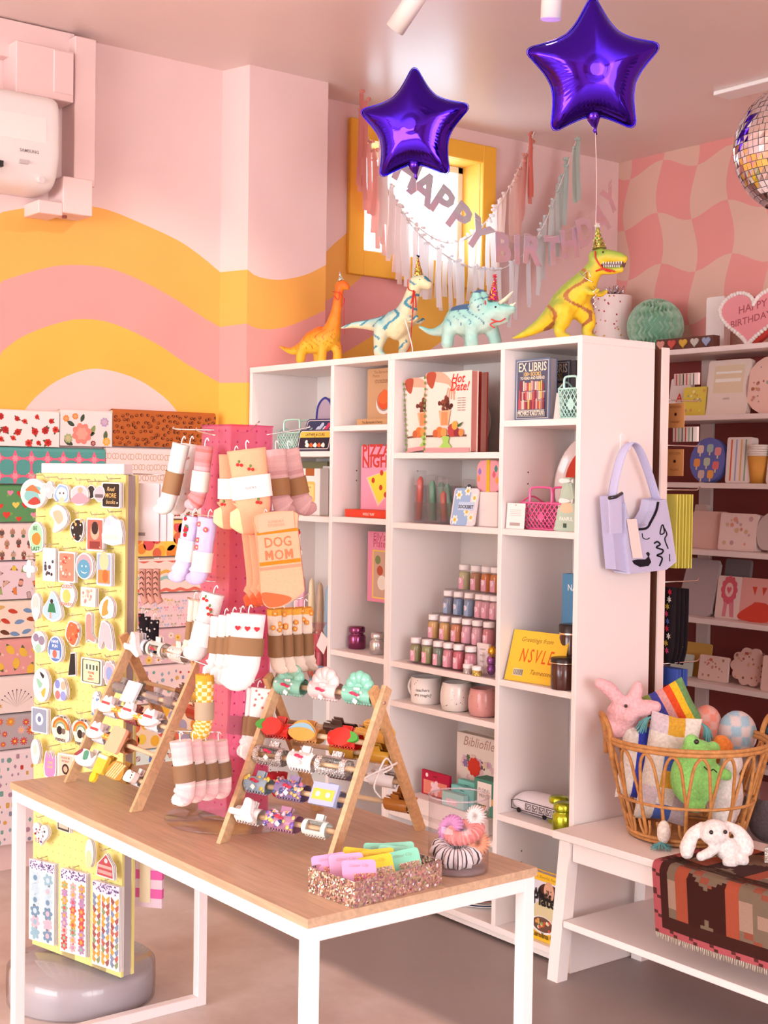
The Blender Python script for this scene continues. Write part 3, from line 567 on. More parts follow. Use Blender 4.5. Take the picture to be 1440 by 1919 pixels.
m = MB('#17130f'); m.ball(q(1127, 476, -.02), .004, 8, 6); part('eye', m, 'gloss', t); XTOP = t.matrix_basis @ q(1110, 434)
# foil star balloons tied to the toys
def star_balloon(label, top, ctr_px, w_px, rz, tilt, attach):
    ctr = at_d(ctr_px[0], ctr_px[1], flatdist(attach)); r = w_px / 2 / FOC * flatdist(ctr) / .951
    t = thing('star_balloon', label, 'balloon', ctr, (R(tilt[0]), R(tilt[1]), rz), 'foil star balloons')
    NT, NR = 160, 18; V = []; 
    def rad(a):
        a = (a - math.pi / 2) % (2 * math.pi / 5); a = min(a, 2 * math.pi / 5 - a)      # 0 at a tip
        s, ri = math.pi / 5, .60
        # straight edge tip -> valley, slightly bowed in
        x0, y0, x1, y1 = 1, 0, ri * math.cos(s), ri * math.sin(s)
        den = (math.cos(a) * (y1 - y0) - math.sin(a) * (x1 - x0)); v = (x0 * (y1 - y0) - y0 * (x1 - x0)) / den
        return min(v, .90 + .03 * math.cos(a * 9)) * (1 - .05 * math.sin(min(1, a / s) * math.pi))
    m = MB('#4a22c8')
    for side in (-1, 1):
        def fn(u, v, side=side):
            a = 2 * math.pi * u; p = v; R_ = rad(a); R_ = .70 + (R_ - .70) * p ** 1.7; w = .36 * (1 - p ** 2.4) ** .62 if p < 1 else 0
            wr = .05 * p ** 6 * (1 - p) * math.sin(a * 60)
            return (r * R_ * p * math.cos(a), side * r * (w * (.82 if p > .2 else .85) + wr * (p < .99)), r * R_ * p * math.sin(a))
        m.grid(fn if side > 0 else (lambda u, v, f=fn: f(1 - u, v)), NT, NR)
    part('star', m, 'foil', t)
    rim = MB('#4a22c8'); rim.tube([(r * 1.015 * rad(2 * math.pi * k / NT) * math.cos(2 * math.pi * k / NT), 0, r * 1.015 * rad(2 * math.pi * k / NT) * math.sin(2 * math.pi * k / NT)) for k in range(NT)], r * .02, 6, True, flat=.3); part('seam', rim, 'foil', t)
    nk = MB('#5a2fd0'); zb = -r * .52
    nk.tube([(0, 0, zb), (0, -.004, zb - r * .14), (.004, 0, zb - r * .2), (.006, 0, zb - r * .24), (.004, 0, zb - r * .27), (.01, 0, zb - r * .33)], [r * .13, r * .085, r * .05, r * .022, r * .03, r * .012], 10); part('neck', nk, 'foil', t)
    bpy.context.view_layer.update(); inv = t.matrix_basis.inverted(); e = inv @ Vector(attach)
    st = MB('#eac7c4'); st.tube(crom([(.006, 0, zb - r * .26), Vector((.006, 0, zb - r * .26)).lerp(e, .5) + Vector((.004, 0, 0)), e], 6), .0013, 5); part('string', st, 'satin', t)
star_balloon('purple foil star balloon tied to the cream and teal dinosaur', None, (777, 238), 219, R(38), (4, 0, 0), RTOP)
star_balloon('purple foil star balloon tied to the yellow-green toothy dinosaur', None, (1112, 132), 262, R(52), (10, -3, 0), XTOP)
# fringe garlands pinned to the ceiling along the window wall
def garland(label, ends, mid, n, cols, lens, x, seed):
    rg = random.Random(seed); A, B = at_z(*ends[0], H - .004), at_z(*ends[1], H - .004); M_ = [at_x(*p, x) for p in mid]; A.x = max(A.x, x - .04)
    P = crom([A] + M_ + [B], 14); L_ = [0]
    for a, b in zip(P[:-1], P[1:]): L_.append(L_[-1] + (b - a).length)
    t = thing('fringe_garland', label, 'garland', A); 
    part('cord', MB('#f3e4df').tube([p - A for p in P], .003, 5), 'fabric', t)
    base = None
    for k in range(n):
        f = (k + .5) / n; s = f * L_[-1]; i = max(j for j in range(len(L_)) if L_[j] <= s); i = min(i, len(P) - 2); p = P[i].lerp(P[i + 1], (s - L_[i]) / max(1e-6, L_[i + 1] - L_[i]))
        ln = float(np.interp(f, [0, .25, .5, .75, 1], lens)) * rg.uniform(.85, 1.1); w = .0135
        ci = f * (len(cols) - 1); a = int(min(ci, len(cols) - 2)); c = mixc(cols[a], cols[a + 1], ci - a)
        m = MB(c); y = rg.uniform(-.025, .03)
        m.grid(lambda u, v: (.012 * math.sin(v * 3 + k) * v + rg.uniform(-.001, .001), (u - .5) * 2 * w, -v * ln), 2, 5, smooth=True); m.grid(lambda u, v: (.012 * math.sin(v * 3 + k) * v - .0025, (.5 - u) * 2 * w, -v * ln), 2, 5, smooth=True)
        for e in range(3): m.ball((rg.uniform(-.01, .014), rg.uniform(-w, w), rg.uniform(0, .012)), (.008, .011, .008), 6, 4)
        part('tissue_strip', m, 'tissue', t, p - A + Vector((y, 0, 0)), (0, 0, rg.uniform(-.2, .2)))
garland('peach and white tissue fringe garland pinned to the ceiling above the window', ((676, 168), (1002, 246)), [(690, 258), (735, 372), (800, 438), (850, 455), (895, 432), (945, 370), (985, 290)], 44, ['#f3b3a8', '#f7c9c0', '#fbeeea', '#ffffff', '#ffffff', '#fae3dc', '#f0a08f'], [.32, .36, .30, .32, .30], -5.17, 3)
garland('white and mint tissue fringe garland drooping low behind the dinosaurs', ((700, 198), (1083, 256)), [(720, 330), (770, 420), (830, 475), (890, 503), (950, 500), (1010, 440), (1060, 320)], 44, ['#f6d5cc', '#fbf3f0', '#fdfdff', '#fbfcff', '#fbfcff', '#eef5f3', '#d8e8e2'], [.30, .30, .30, .30, .30], -5.12, 5)
# happy birthday banner
LET = [('H', 765, 318, -24), ('A', 797, 350, -30), ('P', 832, 378, -34), ('P', 864, 408, -36), ('Y', 897, 437, -34), ('B', 944, 462, 3), ('I', 970, 466, 2), ('R', 1000, 467, -3), ('T', 1037, 468, 4), ('H', 1068, 455, 12), ('D', 1098, 432, 22), ('A', 1126, 410, 30), ('Y', 1144, 372, 40)]
xb = -5.05; A = at_x(750, 285, xb); t = thing('birthday_banner', 'silver holographic letter banner reading HAPPY BIRTHDAY across the corner window', 'banner', A)
cordp = [at_x(735, 270, xb)] + [at_x(px, py - 24, xb) for _, px, py, _ in LET] + [at_x(1156, 330, xb)]
part('cord', MB('#e9dede').tube([p - A for p in crom(cordp, 4)], .0012, 4), 'satin', t)
for ch, px, py, rot in LET:
    p = at_x(px, py, xb) - A; V, Fc, w = text2d(ch, .195, .042); m = MB('#d6d3cf'); hgt = max(v[1] for v in V)
    nv = len(V); W3 = [(a - w / 2, 0, b - hgt / 2) for a, b in V]; ed = {}
    for q_ in Fc:
        for i in range(len(q_)): e = (q_[i], q_[(i + 1) % len(q_)]); ed[e] = 1
    m.add(W3 + [(a, .0016, c) for a, _, c in W3], [f for f in Fc] + [tuple(nv + i for i in f[::-1]) for f in Fc] + [(a, b, nv + b, nv + a)[::-1] for a, b in ed if (b, a) not in ed])
    part('letter', m, 'holo', t, p, Euler((0, R(-rot), R(90) + R(rot * .3)), 'XYZ'))
# mirror ball and its ceiling plate
c = at_d(1501, 278, 4.25); r = 123 / FOC * 4.25
t = thing('mirror_ball', 'mirrored disco ball hanging from the ceiling near the checked wall', 'disco ball', c)
part('core', MB('#6d6a70').ball((0, 0, 0), r * .985, 32, 20), 'satin', t)
m = MB(); n_lat = 30
for i in range(n_lat):
    t0, t1 = [math.pi * (i + k) / n_lat - math.pi / 2 for k in (.05, .95)]; nl = max(4, int(60 * math.cos((t0 + t1) / 2)))
    for k in range(nl):
        a0, a1 = [2 * math.pi * (k + e) / nl for e in (.05, .95)]; j = [rnd.uniform(-.006, .006) for _ in range(4)]
        m.add([(r * (1 + j[q_]) * math.cos(tt) * math.cos(aa), r * (1 + j[q_]) * math.cos(tt) * math.sin(aa), r * (1 + j[q_]) * math.sin(tt)) for q_, (tt, aa) in enumerate(((t0, a0), (t0, a1), (t1, a1), (t1, a0)))], [(0, 1, 2, 3)], '#e9e4e6')
o = part('mirror_tiles', m, 'chrome', t); o['kind'] = 'stuff'
part('hanger', MB('#d8d2d2').cyl((0, 0, r * .98), (0, 0, r * 1.08), .02, .014, 12).tube([(0, 0, r * 1.08), (0, 0, H - c.z)], .002, 6), 'metal', t)
p = at_z(1353, 176, H); single('ceiling_plate', 'long white mounting plate on the ceiling above the mirror ball', 'ceiling plate', MB('#f3ece8').box(0, .9, -.06, .06, -.018, 0, .003), 'satin', p)
# ceiling spotlights
def spot(label, px, py, axis, L_=.17, r=.035):
    p = at_z(px, py, H - .13); t = thing('ceiling_spotlight', label, 'spotlight', (p.x, p.y, H)); a = Vector(axis).normalized(); c0 = Vector((0, 0, -.09)) - a * .03; c1 = c0 + a * L_
    part('mount', MB('#efe6e0').cyl((0, 0, 0), (0, 0, -.022), .045, n=20).cyl((0, 0, -.022), (0, 0, -.09), .008, n=10), 'satin', t)
    m = MB('#f1e7e1').tube([c0 - a * .03, c0, c1], [r * .8, r, r], 24); part('housing', m, 'satin', t)
    part('lamp_face', MB('#fff3e0').cyl(c1 - a * .012, c1 + a * .001, r * .85, n=20), 'satin', t)
    l = bpy.data.lights.new('spotlight_beam', 'SPOT'); l.energy = 28; l.spot_size = R(70); l.spot_blend = .6; l.shadow_soft_size = .03; l.color = (1, .86, .72)
    o = bpy.data.objects.new('spotlight_beam', l); C.objects.link(o); o.parent = t; o.location = c1 + a * .01; o.rotation_euler = a.to_track_quat('-Z', 'Y').to_euler()
spot('white cylinder ceiling spotlight tilted toward the mural wall', 783, 12, (-.75, -.2, -.8)); spot('white cylinder ceiling spotlight aimed straight down beside the large star balloon', 1037, -22, (-.08, .02, -1))
# air conditioner and duct casing on the mural wall
ye = at_x(113, 260, XL + .2).y; zt = at_x(60, 190, XL + .05).z; zb = at_x(60, 362, XL + .1).z; hgt = zt - zb
t = thing('air_conditioner', 'white wall-mounted air conditioner with rounded end on the pink wall', 'air conditioner', (XL, ye - .4, zb))
prof = cr2([(0, 0), (.09, -.0), (.16, .03), (.20, .12), (.205, .2), (.20, hgt * .82), (.18, hgt * .96), (.12, hgt), (0, hgt)], 4, False)
m = MB('#f1e6e1'); rings = []
for y, s in ((-.4, 1), (.36, 1), (.385, .985), (.396, .95), (.4, .88)): rings.append([(.1 + (x - .1) * s, y, hgt / 2 + (z - hgt / 2) * s) for x, z in prof])
V = [p for g in rings for p in g]; n_ = len(prof); Fc = [(i * n_ + k, (i + 1) * n_ + k, (i + 1) * n_ + (k + 1) % n_, i * n_ + (k + 1) % n_) for i in range(len(rings) - 1) for k in range(n_)]; Fc.append(tuple((len(rings) - 1) * n_ + k for k in range(n_))[::-1])
m.add(V, Fc, smooth=True); part('casing', m, 'satin', t)
part('front_panel', MB('#f4ebe6').grid(lambda u, v: (.207 - .012 * abs(v - .5) ** 2 * 4, -.4 + u * .74, hgt * (.30 + .56 * v)), 4, 6), 'satin', t)
part('air_outlet', MB('#2e2a2a').box(.10, .203, -.4, .17, hgt * .17, hgt * .23), 'paint', t); part('louver', MB('#e9dcd6').box(.15, .218, -.4, .15, hgt * .11, hgt * .135, .003), 'satin', t)
lg = MB('#8d8584'); lg.M = Matrix.Rotation(R(90), 4, 'Z'); lg.text('SAMSUNG', .27, hgt * .35, .017, y=-.2095, bold=.01); part('lettering', lg, 'satin', t)
part('display_patch', MB('#c9bdba').box(.16, .2045, .235, .27, hgt * .235, hgt * .27), 'satin', t); part('button', MB('#dfd4cf').cyl((.15, .33, hgt * .12), (.19, .33, hgt * .10), .012, n=14), 'satin', t)
g = lambda px, py, x: at_x(px, py, x)
t = thing('duct_casing', 'pink painted duct casing boxed around the air conditioner pipes', 'duct', (XL, g(160, 200, XL + .1).y, g(160, 400, XL + .1).z)); O = t.location
def dbox(nm, px0, py0, px1, py1, dx, top=None):
    a, b = g(px0, py0, XL + dx), g(px1, py1, XL + dx); z1 = top if top else max(a.z, b.z)
    part(nm, MB('#f0cfca').box(.001, dx, a.y - O.y, b.y - O.y, min(a.z, b.z) - O.z, z1 - O.z, .003), 'wall_paint', t)
dbox('vertical_casing', 139, 345, 181, 70, .12, H - .03); dbox('lower_box', 118, 398, 174, 338, .14); dbox('lower_tray', 72, 398, 118, 380, .14); dbox('upper_box', 30, 172, 139, 98, .13); dbox('upper_band', -40, 95, 141, 40, .06, H - .005); dbox('upper_tab', 101, 172, 139, 100, .135)
bk = MB('#9c5b56'); p = g(125, 402, XL + .1); bk.cyl((.08, p.y - O.y, p.z - O.z + .02), (.08, p.y - O.y, p.z - O.z - .012), .01, n=10); part('pipe_stub', bk, 'paint', t)
# ================================================================ what stands in the bookcases
COLS = ((-5.058, -4.475), (-4.455, -4.105), (-4.065, -3.48), (-3.46, -3.118))
def span(px0, px1, Y, z):
    a, b = xat(px0, Y, z), xat(px1, Y, z)
    for lo, hi in COLS:
        if lo < a + .02 < hi: a, b = max(a, lo + .003), min(b, hi - .003)
    return (a + b) / 2, b - a
def ztop(px, py, Y): return at_y(px, py, Y).z
def book(label, px0, px1, py, z, Y, th, col, draw=None, pages='#efe3d6', rz=0, lean=0, w=None, h=None, spine=None, cat='book', loc=None, spinetext=None):
    """hardback standing upright, cover to -y; th along y"""
    if loc is None: cx, w0 = span(px0, px1, Y, z); loc = (cx, Y + th / 2, z + .0005); w = w or w0; h = h or ztop((px0 + px1) / 2, py, Y) - z
    t = thing('book', label, cat, loc, (R(lean), 0, rz)); c = .003
    cv = MB(col); cv.box(-w / 2, w / 2, -th / 2, -th / 2 + c, 0, h, .0006); cv.box(-w / 2, w / 2, th / 2 - c, th / 2, 0, h, .0006); cv.box(-w / 2, -w / 2 + c, -th / 2 + c, th / 2 - c, 0, h, col=spine or col); part('cover', cv, 'paper', t)
    part('page_block', MB(pages).box(-w / 2 + c, w / 2 - .004, -th / 2 + c, th / 2 - c, .003, h - .003), 'paper', t)
    if draw: m = ink(-th / 2 - .0003); m.flat(rect(-w / 2 + .001, .001, w / 2 - .001, h - .001), col=col); draw(m, w, h); part('cover_print', m, 'paper', t)
    return t
def flatbook(label, px0, px1, z, Y, depth, th, col, text=None, tcol='#ffffff', size=.012, pages='#efe3d6', rz=0):
    cx, w = span(px0, px1, Y, z); t = thing('book', label, 'book', (cx, Y + depth / 2, z + .0005), rz); c = .003
    m = MB(col).box(-w / 2, w / 2, -depth / 2, depth / 2, 0, c, .0005).box(-w / 2, w / 2, -depth / 2, depth / 2, th - c, th, .0005).box(-w / 2, w / 2, -depth / 2, -depth / 2 + c, c, th - c); part('cover', m, 'paper', t)
    part('page_block', MB(pages).box(-w / 2 + .003, w / 2 - .003, -depth / 2 + c, depth / 2 - .003, c, th - c), 'paper', t)
    if text: m = ink(-depth / 2 - .0003); m.text(text, 0, th * .3, size, tcol, bold=.01, maxw=w * .9); part('spine_lettering', m, 'paper', t)
    return z + th
def carton(name, label, cat, px0, px1, py, z, Y, depth, col, draw=None, rz=0, lean=0, h=None, w=None, mt='paper', b=.0015):
    cx, w0 = span(px0, px1, Y, z); w = w or w0; h = h or ztop((px0 + px1) / 2, py, Y) - z
    t = thing(name, label, cat, (cx, Y + depth / 2, z + .0005), (R(lean), 0, rz)); part('body', MB(col).box(-w / 2, w / 2, -depth / 2, depth / 2, 0, h, b), mt, t)
    if draw: m = ink(-depth / 2 - .0003); m.flat(rect(-w / 2 + .002, .002, w / 2 - .002, h - .002), col=col); draw(m, w, h); part('print', m, 'paper', t)
    return t
# ---- baskets of moulded jelly plastic
def jelly_basket(label, px0, px1, py_rim, py_top, z, Y, col, depth=.09):
    cx, w = span(px0, px1, Y, z); zr = ztop((px0 + px1) / 2, py_rim, Y) - z; zt = ztop((px0 + px1) / 2, py_top, Y) - z
    t = thing('jelly_basket', label, 'basket', (cx, Y + depth / 2, z + .0005)); r = .0022; d = depth / 2
    part('base', MB(col).box(-w * .42, w * .42, -d * .9, d * .9, 0, .004, .001), 'gloss', t)
    for sgn in (-1, 1):
        m = MB(col); y0, y1 = sgn * d * .9, sgn * d; n = max(6, int(w / .02))
        f = lambda u, v: (w * (.42 + .08 * v) * (2 * u - 1), y0 + (y1 - y0) * v, zr * v + .003)
        for k in range(-4, n + 1):
            for s_ in (1, -1):
                a, b = (k / n, (k + 4) / n) if s_ > 0 else ((k + 4) / n, k / n)
                u0, u1 = a, b; v0, v1 = 0., 1.
                if u0 < 0: v0 = -u0 / (u1 - u0); u0 = 0
                if u0 > 1: v0 = (1 - u0) / (u1 - u0); u0 = 1
                if u1 > 1: v1 = v0 + (1 - v0) * (1 - u0) / (u1 - u0) if u1 != u0 else 1; u1 = 1
                if u1 < 0: v1 = v0 + (1 - v0) * (0 - u0) / (u1 - u0); u1 = 0
                if v1 - v0 > .05: m.tube([f(u0, v0), f(u1, v1)], r, 5)
        m.tube([f(k / 8, 1) for k in range(9)], r * 1.6, 6); m.tube([f(k / 8, 0) for k in range(9)], r * 1.4, 6)
        m.flat([(-.018, zr * .5), (0, zr * .28), (.018, zr * .5), (0, zr * .72)], y=(y0 + y1) / 2 + sgn * .001)
        part('lattice_side', m, 'gloss', t)
        hd = MB(col); hw = w * .26; hd.tube(crom([(-hw, y1, zr), (-hw, y1, zt * .92), (-hw * .7, y1 * .95, zt), (hw * .7, y1 * .95, zt), (hw, y1, zt * .92), (hw, y1, zr)], 5), r * 1.9, 6); part('handle', hd, 'gloss', t)
    for sgn in (-1, 1):
        m = MB(col); g = lambda u, v: (sgn * w * (.42 + .08 * v), (2 * u - 1) * d * (.9 + .1 * v), zr * v + .003)
        for k in range(5): m.tube([g(k / 4, 0), g(k / 4, 1)], r, 5)
        for k in range(1, 5): m.tube([g(0, k / 4), g(1, k / 4)], r, 5)
        m.tube(crom([g(0, 1), (sgn * w * .5, 0, zr * 1.28), g(1, 1)], 6), r * 1.5, 6); part('end_side', m, 'gloss', t)
    return t
# ---- left bookcase, first column
carton('gift_box', 'plain tall white gift box beside the mint jelly basket', 'box', 500, 541, 748, 1.696, 3.40, .06, '#f4e6e4', lambda m, w, h: m.text('fine', 0, h * .82, .018, '#d9c7c6', shear=.3))
t = thing('lunch_pouch', 'lavender arched pouch with a violet piped edge behind the round-cornered tins', 'pouch', (xat(612, 3.45, 1.7), 3.46, 1.697)); ar = cr2([(-.06, 0), (-.062, .12), (-.05, .2), (0, .235), (.05, .2), (.062, .12), (.06, 0)], 5, False)
part('body', MB('#c9b3c4').slab(ar, -.02, .02, smooth=True), 'fabric', t); part('piping', MB('#4f4fa8').tube([(a, -.021, b) for a, b in ar], .005, 6), 'fabric', t)
jelly_basket('small mint green jelly basket on the shelf beside the printed tins', 519, 575, 812, 787, 1.696, 3.27, '#b9e3d6', .08)
def tin(label, px0, px1, py0, z, Y, lean, edge, face, draw, h=None):
    cx, w = span(px0, px1, Y, z); h = h or .075; t = thing('puzzle_tin', label, 'tin', (cx - .012, Y, z + .0005), (R(lean), 0, R(8))); o = rrect(-w / 2, 0, w / 2, h, .014)
    part('body', MB(edge).slab(o, -.012, .012, smooth=False), 'gloss', t); m = ink(-.0124); m.flat(rrect(-w / 2 + .006, .006, w / 2 - .006, h - .006, .011), col='#f6ede2'); m.flat(rrect(-w / 2 + .009, .009, w / 2 - .009, h - .009, .009), col=face); draw(m, w, h); part('lid_print', m, 'paper', t); return t
def d1(m, w, h):
    for i, c in enumerate(('#d9e2f2', '#c5d4ee', '#e8e4ee', '#d6446a', '#f0c2ca')): m.flat(xf(rrect(-.03, -.009, .03, .009, .008), -.03 + i * .02, .03 + (i % 2) * .016, 1, R(55)), col=c)
def d2(m, w, h):
    m.flat(rect(-w / 2 + .01, h * .62, w / 2 - .01, h - .01), col='#e9bf4d'); m.text('LATHER & CURL', 0, h * .70, .016, '#2b2330', bold=.02, maxw=w * .7); m.text('Set', 0, h * .63, .009, '#2b2330')
    for i in range(5): m.flat(cr2([(-.05 + i * .024, .02), (-.04 + i * .024, .034), (-.028 + i * .024, .026), (-.03 + i * .024, .014)], 3), col='#e0622f' if i % 2 else '#f3efe6')
    m.flat(circ(-.045, .037, .008), col='#f3efe6')
tin('dark puzzle tin with a yellow label, lower of the two tins', 567, 619, 803, 1.696, 3.25, -14, '#2f2c52', '#2d2433', d2, .09); tin('dark puzzle tin printed with pale sneakers behind the yellow-label tin', 578, 630, 770, 1.745, 3.30, -20, '#3b3a78', '#3a3f63', d1, .09)
carton('tin_stand', 'blue tin block under the sneaker tin', 'tin', 585, 628, 0, 1.696, 3.285, .05, '#3a4a92', h=.048, mt='gloss')
def d3(m, w, h):
    m.flat(rect(-w * .22, h * .84, w * .22, h), col='#b0622f'); m.flat(rrect(-w * .27, h * .28, w * .27, h * .72, .012), col='#e6c36a'); m.flat(rrect(-w * .2, h * .34, w * .2, h * .66, .01), col='#f0d88e'); m.text('SURE', 0, h * .07, .016, '#4c4442', bold=.01); m.text('gold', 0, h * .58, .012, '#8d6f33')
carton('ornament_box', 'white window box holding a gold bottle ornament, brown tag on top', 'box', 562, 599, 878, 1.432, 3.27, .045, '#f2ebe7', d3)
carton('greeting_box', 'off-white slim box leaning beside the gold ornament box', 'box', 600, 628, 874, 1.434, 3.32, .03, '#e6dcd9', lambda m, w, h: m.text('BOX', -w * .2, h * .6, .014, '#a79b98'), lean=-3)
carton('storage_box', 'olive cardboard box at the back of the shelf with ornament boxes', 'box', 560, 612, 856, 1.432, 3.43, .09, '#7d7a5c', h=.225)
for k, (px, py, c, nm) in enumerate(((556, 1085, '#e9b7c3', 'pale pink'), (563, 1080, '#e9a9c0', 'rose pink'), (577, 1083, '#f0dcb6', 'cream'), (590, 1092, '#c9a98a', 'speckled gold'), (602, 1096, '#93b4c9', 'dusty blue'))):
    x = xat(px, 3.42, .74); z1 = ztop(px, py, 3.42); m = MB(c); hh = z1 - .737; m.lathe([(0, 0), (.016, 0), (.0155, hh * .8), (.011, hh * .96), (.003, hh), (0, hh)], 14); t = thing('taper_candle', nm + ' taper candle standing at the back of the shelf', 'candle', (x, 3.42 + k * .008, .737)); part('wax', m, 'satin', t); part('wick', MB('#e9e0d0').cyl((0, 0, hh), (0, 0, hh + .012), .0012, n=5), 'fabric', t)
# wrapped bath bag and blue bundle
t = thing('gift_bag', 'cone bag of pink striped candy tied with a white tag', 'gift bag', (xat(596, 3.30, .74), 3.30, .737)); g = MB(); g.lathe([(.03, 0), (.05, .05), (.048, .13), (.025, .2), (.018, .22), (.035, .25)], 16, cols=['#e9b7a8', '#efc2c8', '#e8a8b6', '#f2c9cc', '#f0d8da']); part('bag', g, 'film', t)
m = MB()
for k in range(7): a = k * .9; m.tube(crom([(.02 * math.cos(a), .02 * math.sin(a), .01), (.034 * math.cos(a + .4), .034 * math.sin(a + .4), .09), (.01 * math.cos(a), .01 * math.sin(a), .2)], 5), .012, 8, col=('#f3a8b8', '#f7d9dc', '#e98a7a')[k % 3])
part('candy', m, 'satin', t); part('tag', MB('#f6e7e6').box(-.03, .03, -.052, -.050, .17, .24), 'paper', t, None, (0, R(30), 0))
t = thing('pencil_bundle', 'bundle of light blue rolls on the lower left shelf', 'bundle', (xat(597, 3.27, .74), 3.275, .737)); m = MB('#7fb2d6')
for k in range(5): m = MB('#7db3da'); m.cyl((-.05 + k * .025, 0, 0), (-.05 + k * .025, 0, .075), .0125, n=12); part('roll', m, 'satin', t)
# ---- left bookcase, second column
zt_ = flatbook('kraft brown book lying flat under the orange-candle cookbook', 669, 727, 1.796, 3.26, .19, .026, '#c99b6d', "The Bartender's Pantry", '#5c3c22', .014)
def d4(m, w, h):
    m.text("The Bartender's", 0, h * .90, .017, '#8a5f3c', maxw=w * .8); m.text('Pantry', -w * .2, h * .83, .017, '#8a5f3c'); m.text('a Beverage Handbook', 0, h * .75, .011, '#7b4b2a', maxw=w * .75); m.text('for the Universal Bar', 0, h * .71, .011, '#7b4b2a', maxw=w * .7)
    m.flat(circ(.012, h * .3, .05, 20, .04), col='#efe0d8'); m.flat(circ(.012, h * .36, .045, 24, .04), col='#9c8b83'); m.flat(circ(.012, h * .37, .04, 24, .036), col='#d9562c'); m.flat(cr2([(-.028, h * .38), (0, h * .55), (.02, h * .58), (.045, h * .5), (.05, h * .38), (.012, h * .3)], 5), col='#dd6a34')
book('kraft brown cookbook with an orange glass printed on its cover', 688, 745, 690, zt_, 3.33, .03, '#c79a72', d4)
zt_ = flatbook('bright red book lying flat with a white spine label', 647, 740, 1.436, 3.24, .2, .03, '#e2472e', 'HOLLY RAY', '#fff0e6', .014)
def d5(m, w, h):
    m.text('PIZZA', -w * .46, h * .84, .066, '#cc4038', bold=.03, align='l'); m.text('NIGHT', -w * .46, h * .67, .066, '#cc4038', bold=.03, align='l'); m.text('Great slices', -w * .44, h * .65, .01, '#7a2f3a', align='l')
    m.flat([(-w * .34, h * .50), (w * .5, h * .68), (w * .5, h * .4), (-w * .0, h * .05)], col='#f6d3c4'); m.flat([(-w * .30, h * .50), (w * .5, h * .655), (w * .48, h * .4), (w * .02, h * .10)], col='#f4e04a')
    for a, b in ((-.14, .46), (.1, .58), (.3, .52), (.08, .35), (.34, .38), (.22, .24)): m.flat(circ(w * a, h * b, .011), col='#c8442c')
book('pink cookbook titled PIZZA NIGHT with a yellow pizza slice', 676, 742, 836, zt_, 3.30, .028, '#ee9fb8', d5)
# cake stand
zs = ztop(700, 1119, 3.43); t = thing('cake_stand', 'pale blue pedestal cake stand holding up the pink cookbook', 'cake stand', (-4.197, 3.43, .9065)); g = MB('#cfe0dc'); hh = zs - .9065
part('foot', MB('#cfe0dc').lathe([(0, 0), (.05, 0), (.045, .01), (.018, .04), (.014, hh * .6), (.03, hh - .02), (.0, hh - .018)], 24), 'gloss', t); part('plate', MB('#dbe9e5').lathe([(0, hh - .02), (.07, hh - .018), (.086, hh - .008), (.088, hh), (.084, hh), (.07, hh - .008), (0, hh - .008)], 32), 'gloss', t)
def d6(m, w, h):
    m.text("Elly's", -w * .36, h * .88, .042, '#c0496b', align='l'); m.text('Plate', -w * .36, h * .78, .042, '#c0496b', align='l'); m.flat(rect(-w * .38, h * .05, w * .42, h * .74), col='#f0c75c'); m.flat(rect(-w * .35, h * .07, w * .39, h * .72), col='#c9a38d')
    for x, z, r, c in ((.1, .5, .03, '#8a5a44'), (.1, .58, .016, '#e0b49a'), (-.2, .45, .02, '#b5533c'), (-.15, .28, .03, '#e9ddd0'), (.08, .2, .035, '#8fa0b5'), (.22, .34, .02, '#d9a36a'), (-.25, .6, .018, '#7c8a5a'), (.25, .62, .015, '#d5c0a8')): m.flat(circ(w * x, h * z, r, 12), col=c)
book('pink cookbook propped up on the pale blue cake stand', 688, 770, 998, zs - .008, 3.36, .022, '#e68ea6', d6)
def jar_shape(t, s, col, mt, lid=None):
    m = MB(col); m.lathe([(0, 0), (.03 * s, 0), (.034 * s, .004 * s), (.034 * s, .045 * s), (.031 * s, .052 * s), (.025 * s, .056 * s), (.025 * s, .06 * s), (.03 * s, .062 * s)], 24); part('jar', m, mt, t)
    part('lid', MB(lid or col).lathe([(.03 * s, .062 * s), (.031 * s, .066 * s), (.031 * s, .078 * s), (.027 * s, .084 * s), (.0, .085 * s)], 24), mt, t)
for px, Y, c, lb, s in ((669, 3.30, '#8f4a72', 'shiny plum purple metallic candle jar', 1.06), (709, 3.27, '#c9ccd0', 'shiny silver metallic candle jar beside the plum one', 1.0), (664, 3.42, '#c4c2c2', 'shiny silver metallic candle jar half hidden behind the plum one', 1.0)):
    t = thing('candle_jar', lb, 'candle jar', (xat(px, Y, .906), Y, .9065), 0, 'metallic candle jars'); jar_shape(t, s, c, 'metal')
